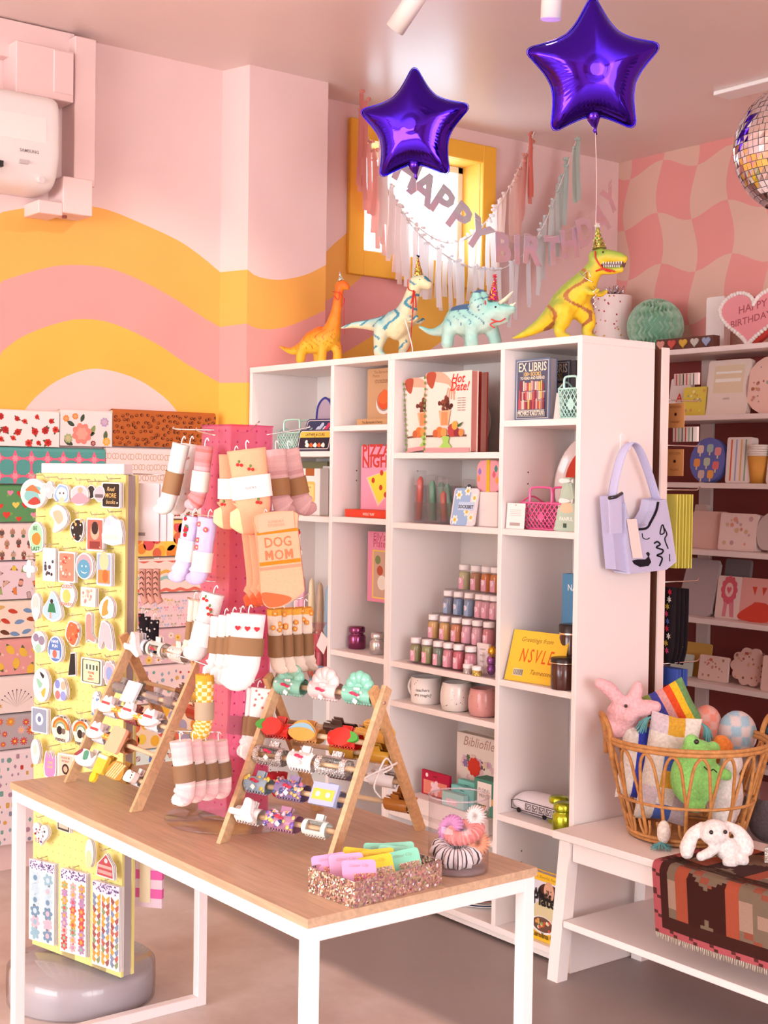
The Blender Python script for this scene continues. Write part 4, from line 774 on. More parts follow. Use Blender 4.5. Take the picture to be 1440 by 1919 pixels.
# ---- right bookcase, wide column
def hotdate(m, w, h):
    m.flat(cr2([(-w * .48, h), (-w * .48, h * .92), (-w * .25, h * .88), (0, h * .84), (w * .1, h * .75), (w * .16, h * .72), (w * .14, h * .8), (w * .05, h * .9), (-w * .15, h)], 4), col='#e3ab92'); m.flat(cr2([(-w * .47, h), (-w * .47, h * .88), (-w * .36, h * .8), (-w * .3, h * .88), (-w * .28, h)], 4), col='#b5523a')
    for k in range(4): m.flat(xf(rrect(-.004, -.022, .004, .022, .004), w * (-.02 + .05 * k), h * (.73 - .01 * (k % 2)), 1, R(-20 + 8 * k)), col='#d99a80')
    m.text('Hot', w * .22, h * .86, .044, '#d8372c', bold=.018, shear=.35); m.text('Date!', w * .26, h * .76, .044, '#d8372c', bold=.018, shear=.35)
    for k in range(6): m.text('sweet recipes', w * .3, h * (.66 - .03 * k), .008, '#6b3a33')
    for k in range(26): a = random.Random(k).uniform(0, 6.3); q = random.Random(k + 50).uniform(0, .032); m.flat(circ(-.012 + q * math.cos(a) * 1.1, h * .60 + q * math.sin(a) * .8, .0085, 9), col=('#6e3428', '#8a4a34', '#552820')[k % 3])
    m.flat([(-.045, h * .52), (.02, h * .52), (.008, h * .33), (-.033, h * .33)], col='#e7ae86'); m.flat(rect(-.03, h * .34, .005, h * .50), col='#dc8f5e'); m.flat(rect(-w * .46, h * .19, w * .43, h * .215), col='#6b4a3a')
    for x, z, r, c in ((-.04, .25, .02, '#dc7a3c'), (-.015, .245, .017, '#e59a55'), (.03, .27, .024, '#b8433f'), (.055, .245, .016, '#8e2f3a'), (.045, .33, .016, '#dca24a'), (.08, .24, .014, '#dd8a4a'), (-.062, .235, .014, '#c4623a')): m.flat(circ(x, h * z, r, 12), col=c)
    m.flat(cr2([(.005, h * .30), (.03, h * .35), (.012, h * .32)], 4), col='#4c6b3a'); m.flat(cr2([(.06, h * .33), (.09, h * .37), (.07, h * .31)], 4), col='#3f5f34')
    m.flat(cr2([(-.024, h * .19), (-.018, h * .12), (-.034, h * .06), (.028, h * .06), (.012, h * .12), (.016, h * .19)], 4), col='#a6cf63'); m.flat(rect(-w / 2, 0, w / 2, h * .055), col='#e29a9c')
    for k in range(14): m.flat(xf(cr2([(-.006, 0), (0, .01), (.006, 0), (0, -.004)], 2), -w * .485, h * (.03 + k * .07), 1, k), col='#6f8a4a')
book('cream and pink cookbook titled Hot Date, fruit on a green stand', 797, 882, 697, 1.688, 3.205, .034, '#f1ddd0', hotdate, '#d98a80')
book('red-backed cookbook pressed behind the Hot Date cookbook', 816, 900, 700, 1.688, 3.277, .035, '#c0443c', None, '#e3a79c')
t = book('copy of the Hot Date cookbook leaning on the left end, spine showing', 0, 0, 0, 0, 0, .03, '#f1ddd0', hotdate, '#d98a80', rz=R(-14), w=.235, h=.272, loc=(xat(775, 3.27, 1.69) + .035, 3.335, 1.6905)); t.rotation_euler = (0, R(-5), 0); t.location = (-3.915, 3.258, 1.699)
sp = ink(0); sp.M = Matrix.Translation((-.1178, 0, 0)) @ Matrix.Rotation(R(-90), 4, 'Z'); sp.flat(rect(-.0145, .005, .0145, .267), y=-.0004, col='#f3e3da'); sp.text('HOT DATE!', .006, .06, .024, '#e06a8a', y=-.0008, bold=.02, align='l', rot=R(90)); part('spine_print', sp, 'paper', t)
t = thing('serving_plate', 'cream plate with a painted green and yellow swoosh leaning at the back of the shelf', 'plate', (xat(880, 3.48, 1.7), 3.50, 1.6885 + .105), (R(-8), 0, 0)); m = MB('#f0dfd6'); m.M = Matrix.Rotation(R(90), 4, 'X'); m.lathe([(0, 0), (.075, 0), (.105, .008), (.105, .011), (.07, .004), (0, .004)], 36); part('dish', m, 'gloss', t)
m = ink(-.012); m.flat(cr2([(.0, .05), (.05, .08), (.075, .06), (.04, .02), (.03, -.04), (.0, 0)], 4), col='#d8b23e'); m.flat(cr2([(.0, .03), (.03, .06), (.02, .0)], 4), col='#5f7a3a'); part('painted_swoosh', m, 'gloss', t)
# clear bin of packaged pens
x0, x1 = xat(773, 3.24, 1.43), xat(884, 3.24, 1.43); cx = (x0 + x1) / 2; w = x1 - x0
t = thing('acrylic_bin', 'clear acrylic bin holding wrapped candy-coloured sticks', 'bin', (cx, 3.30, 1.4275)); h = .14; d = .055
for nm, a in (('bottom', (-w / 2, w / 2, -d, d, 0, .003)), ('side', (-w / 2, -w / 2 + .003, -d, d, .003, h)), ('side', (w / 2 - .003, w / 2, -d, d, .003, h)), ('front', (-w / 2 + .003, w / 2 - .003, -d, -d + .003, .003, h * .55)), ('back', (-w / 2 + .003, w / 2 - .003, d - .003, d, .003, h))): part(nm, MB('#f3eef0').box(*a), 'clear', t)
for k, (px, c, hh, rot) in enumerate(((790, '#d8402e', .19, 3), (812, '#5f9a7a', .175, -4), (826, '#4f8f72', .17, -8), (840, '#c9503f', .13, -6), (846, '#6aa287', .165, -12), (868, '#2f4d6b', .16, 4))):
    t = thing('candy_stick', ('red', 'mint green', 'green', 'coral', 'sage green', 'navy')[k] + ' wrapped stick in a clear sleeve inside the acrylic bin', 'packet', (xat(px, 3.29, 1.43), 3.275 + .016 * (k % 3), 1.4325), (0, R(rot), 0)); part('filling', MB(c).tube([(0, 0, .004), (0, 0, hh * .8), (.004, 0, hh * .88)], [.013, .013, .005], 10), 'gloss', t); part('sleeve', MB('#f4f4f4').box(-.02, .02, -.0145, .0145, .001, hh, .003), 'film', t)
t = thing('sock_card', 'light blue daisy-print card in front of the acrylic bin', 'card', (xat(865, 3.22, 1.43), 3.222, 1.4275), (R(-10), 0, 0)); part('card', MB('#f1dfe3').slab(rrect(-.065, 0, .065, .135, .012), -.002, .004), 'paper', t)
m = ink(-.0024); m.flat(rrect(-.058, .0, .028, .135, .01), col='#9dbbe0')
for x, z in ((-.04, .02), (.01, .125), (-.035, .11), (.045, .03), (.05, .1), (.02, .05)):
    m.flat(flower(x, z, .018, 6, .6), col='#f8f0e6'); m.flat(circ(x, z, .007, 10), col='#e6b544')
m.flat(rect(-.03, .055, .055, .085), col='#c3d6f0'); m.text('SOCKSBET', .012, .062, .017, '#2e2a38', bold=.03); part('print', m, 'paper', t)
t = carton('gift_box', 'square white gift box under the pink lunch tin', 'box', 889, 932, 922, 1.427, 3.25, .11, '#f0e3df', lambda m, w, h: m.text('o o', -w * .1, h * .45, .012, '#d9c9c6'))
zb_ = ztop(910, 922, 3.25); cx, w = span(892, 935, 3.255, zb_); t = thing('lunch_tin', 'pink rounded lunch tin with a yellow elastic strap on the white box', 'lunch tin', (cx, 3.31, zb_ + .001)); hh = ztop(912, 863, 3.25) - zb_; part('tin', MB('#eda3ad').slab(rrect(-w / 2, 0, w / 2, hh, .03, 6), -.05, .05, smooth=True), 'gloss', t); part('strap', MB('#e8c23d').slab(rrect(-.009, -.0008, .009, hh + .002, .002), -.052, .052), 'fabric', t)
m = ink(-.0504); m.flat(rrect(-w / 2 + .004, .004, w / 2 - .004, hh - .004, .027, 5), col='#eda3ad')
for x, z, c in ((-.045, .07, '#8f7ac0'), (-.05, .045, '#e28a62'), (.04, .08, '#4f8f8a'), (.045, .04, '#e7a04f'), (.03, .06, '#d8647a')): m.flat(cr2([(x, z + .014), (x + .009, z), (x, z - .012), (x - .009, z)], 3), col=c)
part('print', m, 'paper', t)
# sprinkle jars on a stepped riser
st = thing('acrylic_riser', 'clear stepped acrylic riser under the rows of sprinkle jars', 'riser', (-3.735, 3.37, .9055)); steps = [(3.245, 0.004), (3.305, .09), (3.365, .18), (3.425, .27)]
for y, z in steps: part('step', MB('#f2ecee').box(-.25, .245 if z > .02 else .17, y - 3.37 - .028, y - 3.37 + .028, z - .003, z), 'clear', st); part('riser_board', MB('#f2ecee').box(-.25, .245, y - 3.37 + .0285, y - 3.37 + .031, 0.0, z), 'clear', st) if z > .02 else None
ROWS = [(0, [780, 801, 822, 841, 860, 882], 1178, ['#9a9a68', '#a5aa72', '#7f8f7e', '#dc93a0', '#d8707f', '#d998a8'], .92), (1, [813, 834, 856, 876, 895, 916], 1142, ['#d8b06a', '#ddb368', '#d88f62', '#e6b6c4', '#e3b9c4', '#d98f98'], .92), (2, [841, 860, 880, 900, 913, 928], 1103, ['#8e95a6', '#7f9bc0', '#8aa6c4', '#e3b3bd', '#dba3b0', '#dfb0b6'], .90), (3, [871, 893, 913, 930], 1063, ['#c9c89a', '#b98a62', '#d9823c', '#d8894a'], .98)]
jm = {}
def sprinkle_jar(loc, s, col, nm, rowname, pink=True):
    t = thing('sprinkle_jar', 'small glass jar of ' + nm + ' sprinkles, ' + rowname, 'jar', loc, 0, 'sprinkle jars on the stepped riser')
    if 'g' not in jm:
        jm['g'] = MB('#fbf6f6').lathe([(0, 0), (.021, 0), (.023, .003), (.023, .052), (.020, .060), (.018, .063), (.018, .068)], 20).mesh('glass')
        jm['l'] = MB('#f6eeee').lathe([(.0215, .064), (.0215, .079), (.020, .081), (0, .081)], 20).lathe([(0, .064), (.0215, .064)], 20).mesh('lid')
    part('glass', jm['g'], 'clear', t); part('lid', jm['l'], 'satin', t); k = ('f', col)
    if k not in jm: jm[k] = MB(col).lathe([(0, .002), (.0205, .002), (.0215, .004), (.0215, .05), (.019, .057), (0, .059)], 18).mesh('sprinkles')
    part('sprinkles', jm[k], 'glitter' if False else 'knit', t); lc = '#e9a9bd' if pink else '#9fb5d6'; k = ('b', lc)
    if k not in jm:
        m = MB(lc); g = lambda u, v: (.0234 * math.cos(R(-150 + 95 * u)), .0234 * math.sin(R(-150 + 95 * u)), .004 + .036 * v); m.grid(g, 10, 1); m.C('#f6e2e6'); m.add([(.0238 * math.cos(R(-92) + .36 * math.cos(a)), .0238 * math.sin(R(-92) + .36 * math.cos(a)), .03 + .0085 * math.sin(a)) for a in [2 * math.pi * i / 14 for i in range(14)]], [tuple(range(14))]); jm[k] = m.mesh('label')
    part('label', jm[k], 'paper', t); t.scale = (s, s, s * 1.18); return t
NMS = {'#9a9a68': 'olive green', '#a5aa72': 'moss green', '#7f8f7e': 'grey-green', '#dc93a0': 'rosy', '#d8707f': 'red and pink', '#d998a8': 'dusky pink', '#d8b06a': 'gold', '#ddb368': 'honey yellow', '#d88f62': 'orange', '#e6b6c4': 'pale pink', '#e3b9c4': 'blush', '#d98f98': 'rose', '#8e95a6': 'silver grey', '#7f9bc0': 'blue', '#8aa6c4': 'sky blue', '#e3b3bd': 'light pink', '#dba3b0': 'pink and white', '#dfb0b6': 'white and pink', '#c9c89a': 'pale green', '#b98a62': 'brown', '#d9823c': 'bright orange', '#d8894a': 'amber'}
for k, pxs, pt, cols, s in ROWS:
    y, z = steps[k]
    for px, c in zip(pxs, cols):
        X = xat(px, y, .906 + z); 
        if X > -3.51: X = -3.51
        sprinkle_jar((X, y, .9056 + z), s * 1.02, c, NMS[c], ('front row', 'second row', 'third row', 'top row')[k] + ' of the riser', not (k == 2 and px < 890))
for px, Y, c, nm in ((877, 3.222, '#c9c0bd', 'silver'), (894, 3.214, '#d9b25a', 'gold')):
    t = thing('glitter_pot', 'tiny white-lidded pot of ' + nm + ' glitter in front of the sprinkle jars', 'jar', (xat(px, Y, .906), Y + .001, .9055)); part('pot', MB(c).lathe([(0, 0), (.016, 0), (.017, .002), (.017, .02)], 16), 'fine_glitter', t); part('lid', MB('#f7f0ee').lathe([(.0185, .02), (.0185, .032), (.017, .034), (0, .034)], 16), 'satin', t)
carton('recipe_box', 'white card box lettered in grey beside the sprinkle jars', 'box', 893, 916, 1206, .905, 3.265, .012, '#f3e9e6', lambda m, w, h: [m.text(s_, 0, h * (.78 - .2 * i), .012, '#7d7471', shear=.3, maxw=w * .8) for i, s_ in enumerate(('sweet', 'magic', 'sugar', 'bits'))])
t = thing('glass_cup', 'clear cup of purple and gold foil eggs at the shelf edge', 'cup', (xat(919, 3.235, .906), 3.238, .9055)); part('cup', MB('#f6f2f4').lathe([(0, .001), (.026, .001), (.030, .085)], 24), 'clear', t)
for k, (c, p) in enumerate((('#8a4aa0', (0.002, 0, .026)), ('#a060b0', (-.004, .004, .055)), ('#d9a93a', (.006, 0, .088)))): part('foil_egg', MB(c).ball(p, (.016, .016, .021), 14, 10), 'foil', t)
# mugs
def mug(label, px, Y, rx, h, col, belly, handle=False, txt=None, speck=None):
    t = thing('mug', label, 'mug', (xat(px, Y, .757), Y, .7565)); n = 28
    prof = [(0, 0), (rx * .7, 0), (rx * .9, .004), (rx, h * .3), (rx, h * .6), (rx * .93, h * .85), (rx * .86, h), (rx * .81, h), (rx * .88, h * .8), (rx * .9, h * .4), (rx * .7, .01), (0, .01)] if belly else [(0, 0), (rx * .93, 0), (rx, .006), (rx, h), (rx * .95, h), (rx * .94, .012), (0, .012)]
    part('cup', MB(col).lathe(prof, n), 'gloss', t)
    if handle: part('handle', MB(col).tube(crom([(-rx * .98, 0, h * .78), (-rx * 1.45, 0, h * .8), (-rx * 1.75, 0, h * .5), (-rx * 1.45, 0, h * .22), (-rx * .98, 0, h * .22)], 6), .007, 8), 'gloss', t)
    if speck:
        m = MB(speck); rg = random.Random(px)
        for k in range(34): a, z = rg.uniform(0, 6.28), rg.uniform(.08, .92) * h; i = max(j for j in range(6) if prof[j][1] <= z); r = np.interp(z, [p[1] for p in prof[:7]], [p[0] for p in prof[:7]]); m.ball((r * math.cos(a), r * math.sin(a), z), rg.uniform(.0008, .002), 6, 4)
        o = part('speckles', m, 'gloss', t); o['kind'] = 'stuff'
    if txt:
        m = MB('#3a3433')
        for i, s_ in enumerate(txt):
            V, Fc, w = text2d(s_, .016, .01, .25); m.add([(rx * 1.004 * math.sin((a - w / 2) / rx + R(35)), -rx * 1.004 * math.cos((a - w / 2) / rx + R(35)), h * .5 - i * .018 + b) for a, b in V], Fc)
        for dx, dz in ((-.028, .032), (-.02, .04), (.03, -.02), (.034, -.012), (-.034, .026)): a = dx / rx + R(35); m.ball((rx * math.sin(a), -rx * math.cos(a), h * .5 + dz), .0016, 6, 4)
        part('lettering', m, 'paper', t)
    return t
mug('straight white mug with a looped handle and teacher lettering', 799, 3.275, .058, .098, '#f3ece8', False, True, ('teachers', 'are magic!'))
mug('round off-white speckled mug between the white and pink mugs', 855, 3.262, .058, .102, '#e8ded6', True, False, None, '#4a403c'); mug('round dusty pink speckled mug on the right of the mug shelf', 907, 3.27, .056, .098, '#d99a95', True, False, None, '#7a4a48')
mug('speckled grey mug at the back behind the white mug', 842, 3.40, .052, .098, '#cfc4bc', True, False, None, '#4a403c')
# lowest open shelf of the wide column
rz_ = carton('stock_carton', 'plain white carton used as a plinth on the low shelf', 'box', 782, 934, 0, .345, 3.24, .2, '#e9dedb', h=ztop(850, 1516, 3.24) - .345, w=.46); rz_.location.x = -3.775; zc = ztop(850, 1516, 3.24) + .001
def d7(m, w, h):
    m.text('Bibliofile', 0, h * .82, .05, '#b9968c', shear=.3, maxw=w * .9)
    for k in range(26): rg = random.Random(k); m.flat(flower(rg.uniform(-w * .42, w * .42), rg.uniform(h * .3, h * .66), rg.uniform(.010, .02), 6, .6), col=rg.choice(['#f2e8e2', '#e9c8d0', '#d9b3cf', '#8d7aa8', '#f0dfae', '#5f7a52', '#6d5a78']))
    m.flat(flower(-.02, h * .52, .036, 9, .85), col='#d9402f'); m.flat(rect(w * .38, h * .42, w * .46, h * .68), col='#4a58a8')
book('white book with a red dahlia and white blossoms on the cover', 852, 942, 1380, zc, 3.38, .05, '#f2e8e2', d7, w=.245)
def d8(m, w, h): m.flat(rect(-w * .42, h * .05, w * .42, h * .62), col='#e58a78'); m.flat(flower(0, h * .35, .03, 5), col='#f1d3e0'); m.flat(rect(-.012, h * .8, .012, h * .84), col='#6a1028'); m.flat(circ(-w * .3, h * .82, .008, 10), col='#f0dfe0')
carton('hair_clip_pack', 'crimson hanging pack with a peach window on the low shelf', 'packet', 790, 842, 1448, zc, 3.30, .012, '#b5163f', d8)
for k, (px0, px1, py, Y, c) in enumerate(((828, 868, 1487, 3.25, '#a9d3d0'), (845, 888, 1475, 3.28, '#7cc9c4'), (858, 892, 1464, 3.31, '#7fcfc6'))): carton('soap_box', ('pale aqua floral soap box at the front of the low shelf', 'aqua soap box in the middle of the low shelf row', 'bright aqua soap box at the back of the low shelf row')[k], 'box', px0, px1, py, zc, Y, .026, c, (lambda m, w, h: [m.flat(flower(-w * .2 + .02 * i, h * .35, .014, 6), col='#f3cbd6') for i in range(3)]) if k == 0 else (lambda m, w, h: m.flat(rect(-.012, h * .78, .012, h * .83), col='#3f6f78')))
def d9(m, w, h):
    for k in range(10): rg = random.Random(k + 3); m.flat(flower(rg.uniform(-w * .45, w * .45), rg.uniform(.01, h * .5), .014, 6), col=rg.choice(['#f3e6e6', '#d9a0b0', '#355c50', '#e3b26a']))
    m.flat(rect(-w * .34, h * .3, w * .26, h * .92), col='#f4ebe6'); m.text('FLORAL', -w * .04, h * .66, .017, '#5a504c', maxw=w * .5); m.text('PRINTS', -w * .04, h * .5, .017, '#5a504c', maxw=w * .5)
carton('card_box', 'dark green floral card box with a cream label', 'box', 888, 932, 1462, zc, 3.26, .06, '#4f8a78', d9)
# plates at the bottom
def plate_stack(label, px, Y, n, r, cols, gap=.008):
    t = thing('plate_stack', label, 'plates', (min(max(xat(px, Y, .06), -4.06 + r), -3.486 - r), Y, .0575))
    for k in range(n):
        m = MB(); N_ = 36; z = k * gap
        m.lathe([(0, z), (r * .62, z), (r, z + .012), (r, z + .0145), (r * .62, z + .003), (0, z + .003)], N_, cols=['#f2ebe6', '#f2ebe6', '#e9e0da', cols[k % len(cols)], '#f6f0ec']); part('plate', m, 'gloss', t)
plate_stack('stack of striped rimmed plates on the bottom of the bookcase', 905, 3.36, 6, .125, ['#5f7aa8', '#e9dccf', '#c96a5a', '#d8cfc6', '#5f9a8a', '#efe6e0'])
plate_stack('low stack of plain cream plates on the bottom of the bookcase', 826, 3.37, 4, .12, ['#e9e0d6', '#f0e9e2'])
# ---- right bookcase, narrow column
def exlib(m, w, h):
    m.flat(rect(-w * .46, h * .03, w * .46, h * .97), col='#d9cfc0'); m.flat(rect(-w * .445, h * .04, w * .445, h * .96), col='#57586e'); m.text('EX LIBRIS', 0, h * .80, .042, '#efe3c8', bold=.012, maxw=w * .8); m.text('100+ BOOKS', 0, h * .72, .02, '#e9c46f', bold=.02, maxw=w * .5); m.text('TO READ AND REREAD', 0, h * .665, .014, '#efe3c8', bold=.02, maxw=w * .7)
    for r, z in enumerate((.48, .33, .18)):
        m.flat(rect(-w * .38, h * z - .006, w * .38, h * z - .002), col='#b8b0a8'); x = -w * .37; rg = random.Random(r)
        while x < w * .36: bw = rg.uniform(.006, .012); m.flat(rect(x, h * z, x + bw * .85, h * z + rg.uniform(.024, .036)), col=rg.choice(['#c4525a', '#e0a89c', '#d9cfc0', '#8a3a48', '#e2b76a', '#a8707a'])); x += bw
    m.flat(rect(-w * .40, h * .06, w * .40, h * .135), col='#d9cfc0'); m.flat(rect(-w * .39, h * .066, w * .39, h * .13), col='#4a4658'); m.text('MICHIKO KAKUTANI', 0, h * .078, .022, '#f3ead6', bold=.02, maxw=w * .74)
book('blue-grey hardback titled EX LIBRIS with drawn bookshelves on the front', 957, 1030, 673, 1.795, 3.25, .034, '#6a7896', exlib, '#b9aeb6')
book('dark second copy of the EX LIBRIS hardback standing behind the first', 1003, 1068, 677, 1.795, 3.36, .034, '#4a4c58', exlib, '#8a808a')
jelly_basket('mint green jelly basket hung with shells beside the blue-grey hardback', 1046, 1092, 730, 706, 1.795, 3.235, '#bfeee4', .075)
carton('swing_card', 'pale card leaning beside the mint basket by the blue-grey hardback', 'card', 1037, 1052, 735, 1.795, 3.245, .003, '#e6dcd6', lean=-8)
t = thing('round_tray', 'large round tray, red centre with painted green leaves, pale pink rim', 'tray', (-3.289, 3.465, 1.4275 + .166), (R(-9), 0, 0)); m = MB('#e9cfc8'); m.M = Matrix.Rotation(R(90), 4, 'X'); m.lathe([(0, 0), (.13, 0), (.15, .004), (.163, .018), (.165, .022), (.16, .022), (.145, .008), (.13, .006), (0, .006)], 48); part('rim', m, 'gloss', t)
m = ink(-.0068); m.flat(circ(0, 0, .129, 40), col='#cf3a20')
for a, b, c in ((-.02, -.02, 150), (.03, .02, 60), (-.01, -.03, 200), (.03, -.04, 330), (-.02, .04, 100)): m.flat(xf(cr2([(0, 0), (.03, .018), (.075, 0), (.03, -.018)], 4), a, b, 1.0, R(c)), col='#3f5a2a'); m.flat(xf(cr2([(0.01, 0), (.03, .008), (.065, 0), (.03, -.008)], 4), a, b, 1.0, R(c)), col='#7a9a3f')
part('painted_leaves', m, 'gloss', t)
jelly_basket('hot pink jelly basket with a white price card in front of the round tray', 975, 1052, 945, 914, 1.427, 3.235, '#ee5f9a', .11)
def tagd(m, w, h): [m.flat(rect(-w * .3, h * (.72 - i * .07), w * .3, h * (.735 - i * .07)), col='#cbb5b3') for i in range(4)]; m.flat(rect(-w * .28, h * .12, w * .28, h * .24), col='#b9a5a2'); m.flat(circ(0, h * .92, .003, 8), col='#b5a19e')
t = carton('price_card', 'white price card propped against the hot pink jelly basket', 'card', 948, 982, 943, 1.427, 3.212, .002, '#f8efec', tagd, lean=-4)
t = thing('soap_bottle', 'pale green sachet with a fish charm beside the hot pink basket', 'sachet', (min(xat(1064, 3.24, 1.43), -3.172), 3.25, 1.4275)); part('sachet', MB('#b9cdbb').slab(cr2([(-.05, 0), (-.05, .03), (-.018, .16), (0, .175), (.018, .16), (.05, .03), (.05, 0)], 4), -.016, .016, smooth=True), 'gloss', t)
m = ink(-.0164); m.flat(cr2([(-.045, .004), (-.04, .04), (0, .16), (.04, .04), (.045, .004)], 3), col='#b9cdbb'); m.flat(cr2([(-.03, .07), (0, .11), (.03, .07), (0, .06)], 4), col='#e6c9a6'); m.text('FANFUL', 0, .035, .017, '#f7f5ef', bold=.02); m.flat(rect(-.014, .012, .002, .026), col='#3f5648'); part('print', m, 'paper', t)
for dz in (.10, .165): part('fish_charm', MB('#e4ecea').slab(cr2([(-.03, dz), (-.02, dz + .008), (.01, dz + .006), (.024, dz), (.034, dz + .008), (.033, dz - .008), (.024, dz - .001), (.01, dz - .006), (-.02, dz - .007)], 3), -.024, -.0168), 'gloss', t)
# nashville shelf
t = thing('greeting_card', 'yellow card lettered NSVLE in orange propped on the shelf', 'card', (-3.328, 3.228, .911), (R(-17), 0, R(7))); t.scale = (.92, 1, .95); part('card', MB('#f2c53c').box(-.13, .13, -.002, .002, 0, .185), 'paper', t); m = ink(-.0023); m.flat(rect(-.128, .002, .128, .183), col='#f2c53c')
m.text('Greetings from', -.01, .145, .024, '#8a4a1e', shear=.4); m.text('NSVLE', 0, .072, .07, '#dd5a1a', bold=.006, shear=.25, spacing=1.4, maxw=.225, sx=.6); m.text('Tennessee', .035, .03, .024, '#8a4a1e', shear=.4); m.flat(rect(-.095, .02, -.05, .045), col='#f3ead8'); [m.flat(rect(-.093 + i * .005, .022, -.0905 + i * .005, .043), col='#3a332c') for i in range(9)]; part('print', m, 'paper', t); part('easel', MB('#e9d48a').box(-.03, .03, .002, .006, .02, .12), 'paper', t)
z1 = flatbook('thin red and white book at the bottom of the Nashville stack', 1010, 1086, .91, 3.36, .15, .05, '#c98a80', None); z1 = flatbook('steel blue book in the middle of the Nashville stack', 1012, 1086, z1, 3.36, .15, .028, '#6f93ad', 'NASHVILLE', '#d9e4ea', .018); z1 = flatbook('pale blue book on top of the Nashville stack', 1010, 1086, z1, 3.36, .15, .024, '#86a9bd', 'NASHVILLE', '#e3ebee', .016)
book('tall blue book lettered NASHVILLE upright on the lying books', 1048, 1110, 1077, z1, 3.42, .04, '#5f93b8', lambda m, w, h: [m.text('NASHVILLE', -w * .3, h * .78, .03, '#e9f0f0', bold=.02, align='l'), m.flat(rect(w * .0, h * .15, w * .4, h * .6), col='#3a4a52')], w=.135)
for px, Y, h, lb in ((1056, 3.235, .10, 'wide amber glass candle jar at the front of the Nashville shelf'), (1070, 3.32, .20, 'tall amber glass candle jar behind the wide one')):
    t = thing('amber_jar', lb, 'candle jar', (min(xat(px, Y, .91), -3.165), Y, .9105)); part('glass', MB('#4a2018').lathe([(0, 0), (.040, 0), (.042, .004), (.042, h * .8), (.038, h * .86)], 28), 'gloss', t); part('lid', MB('#2a1a16').lathe([(.043, h * .86), (.043, h), (.04, h + .003), (0, h + .003)], 28), 'satin', t); part('rim_band', MB('#e6cdb8').lathe([(.0432, h * .85), (.0436, h * .875), (.0432, h * .88)], 28), 'metal', t)
# low shelf
t = thing('zip_pouch', 'puffy white pouch with an ink-drawn bus on the low shelf', 'pouch', (-3.312, 3.30, .4475)); m = MB('#f1e9f0'); m.grid(lambda u, v: (.135 * (2 * u - 1) * (1 - .06 * math.cos(v * 6.28) ** 2), -.065 + .062 * math.cos(v * 2 * math.pi) * (1 - .3 * abs(2 * u - 1) ** 4) + .065, .04 + .038 * math.sin(v * 2 * math.pi) * (1 - .5 * abs(2 * u - 1) ** 6)), 20, 20); part('pouch', m, 'fabric', t)
m = MB('#2a2526'); yy = lambda z: -.0645 * math.cos(math.asin(max(-1, min(1, (z - .04) / .039)))) - .0015
def pl(pts, r=.0013): m.tube([(a, yy(b), b) for a, b in pts], r, 4)
pl([(-.12, .022), (-.115, .05), (-.09, .056), (.1, .056), (.12, .04), (.12, .022), (-.12, .022)])
for k in range(5): x = -.045 + k * .033; pl([(x, .032), (x, .05), (x + .024, .05), (x + .024, .032), (x, .032)]); pl([(x + .004, .046), (x + .012, .036), (x + .02, .046)])
for x in (-.085, .04, .1): m.ball((x, yy(.02), .02), (.011, .003, .009), 10, 6)
part('ink_drawing', m, 'fabric', t)
for px, Y, s in ((1047, 3.29, 1.05), (1060, 3.225, 1.1)): t = thing('candle_jar', 'shiny lime green metallic candle jar ' + ('behind the other lime one' if s < 1.08 else 'at the shelf edge by the pouch'), 'candle jar', (min(xat(px, Y, .447), -3.165), Y, .4475), 0, 'lime metallic candle jars'); jar_shape(t, s, '#b9c93c', 'metal')
t = thing('glass_tumbler', 'clear ribbed tumbler holding coloured paper cones at the back of the low shelf', 'tumbler', (-3.185, 3.44, .4475)); part('glass', MB('#efe9ec').lathe([(0, .001), (.045, .001), (.055, .16)], 24), 'clear', t)
for k, c in enumerate(('#4a55a8', '#b98a7a', '#3f5cc0', '#4a9a6a')): part('paper_cone', MB(c).cyl((-.012 + .01 * k, -.01 + .008 * k, .005), (-.034 + .018 * k, .01 * k - .01, .2 + .03 * k), .008, .014, 10), 'paper', t)
def d10(m, w, h):
    m.text('fast, flavorful, Favorites', 0, h * .925, .014, '#8a6418', maxw=w * .85, shear=.2); m.flat(rect(-w * .5, h * .15, w * .36, h * .885), col='#dcd6e0')
    m.flat(cr2([(-.03, h * .62), (-.045, h * .74), (-.02, h * .85), (.03, h * .86), (.06, h * .76), (.062, h * .6), (.05, h * .5), (.03, h * .56), (-.01, h * .6)], 5), col='#4a2a20'); m.flat(cr2([(-.075, h * .42), (-.04, h * .58), (0, h * .62), (.05, h * .58), (.085, h * .42), (.07, h * .28), (-.055, h * .28)], 5), col='#d9c89c'); m.flat(circ(.006, h * .755, .024, 18, .034), col='#d9a385'); m.flat(rect(-.006, h * .63, .018, h * .70), col='#d09a7c')
    m.flat(cr2([(-.006, h * .725), (.006, h * .715), (.018, h * .725), (.006, h * .72)], 3), col='#f7efe8'); m.flat(circ(-.004, h * .765, .0025, 8), col='#2a1a16'); m.flat(circ(.016, h * .765, .0025, 8), col='#2a1a16')
    m.flat(circ(-.02, h * .24, .055, 22, .03), col='#ece6e4'); m.flat(circ(-.02, h * .25, .048, 22, .025), col='#6b4a3c')
    for k in range(16): rg = random.Random(k); m.flat(circ(-.02 + rg.uniform(-.036, .036), h * .25 + rg.uniform(-.014, .014), .006, 8), col=rg.choice(['#c4573a', '#d9a05a', '#8a9a4a', '#e6d3b0']))
    m.text("What's", -w * .12, h * .615, .05, '#1f1714', bold=.03, maxw=w * .42); m.text('Plate', -w * .06, h * .535, .058, '#1f1714', bold=.03, maxw=w * .5); m.text('Carolina Gelen', 0, h * .06, .024, '#7a5a12', bold=.03, maxw=w * .7)
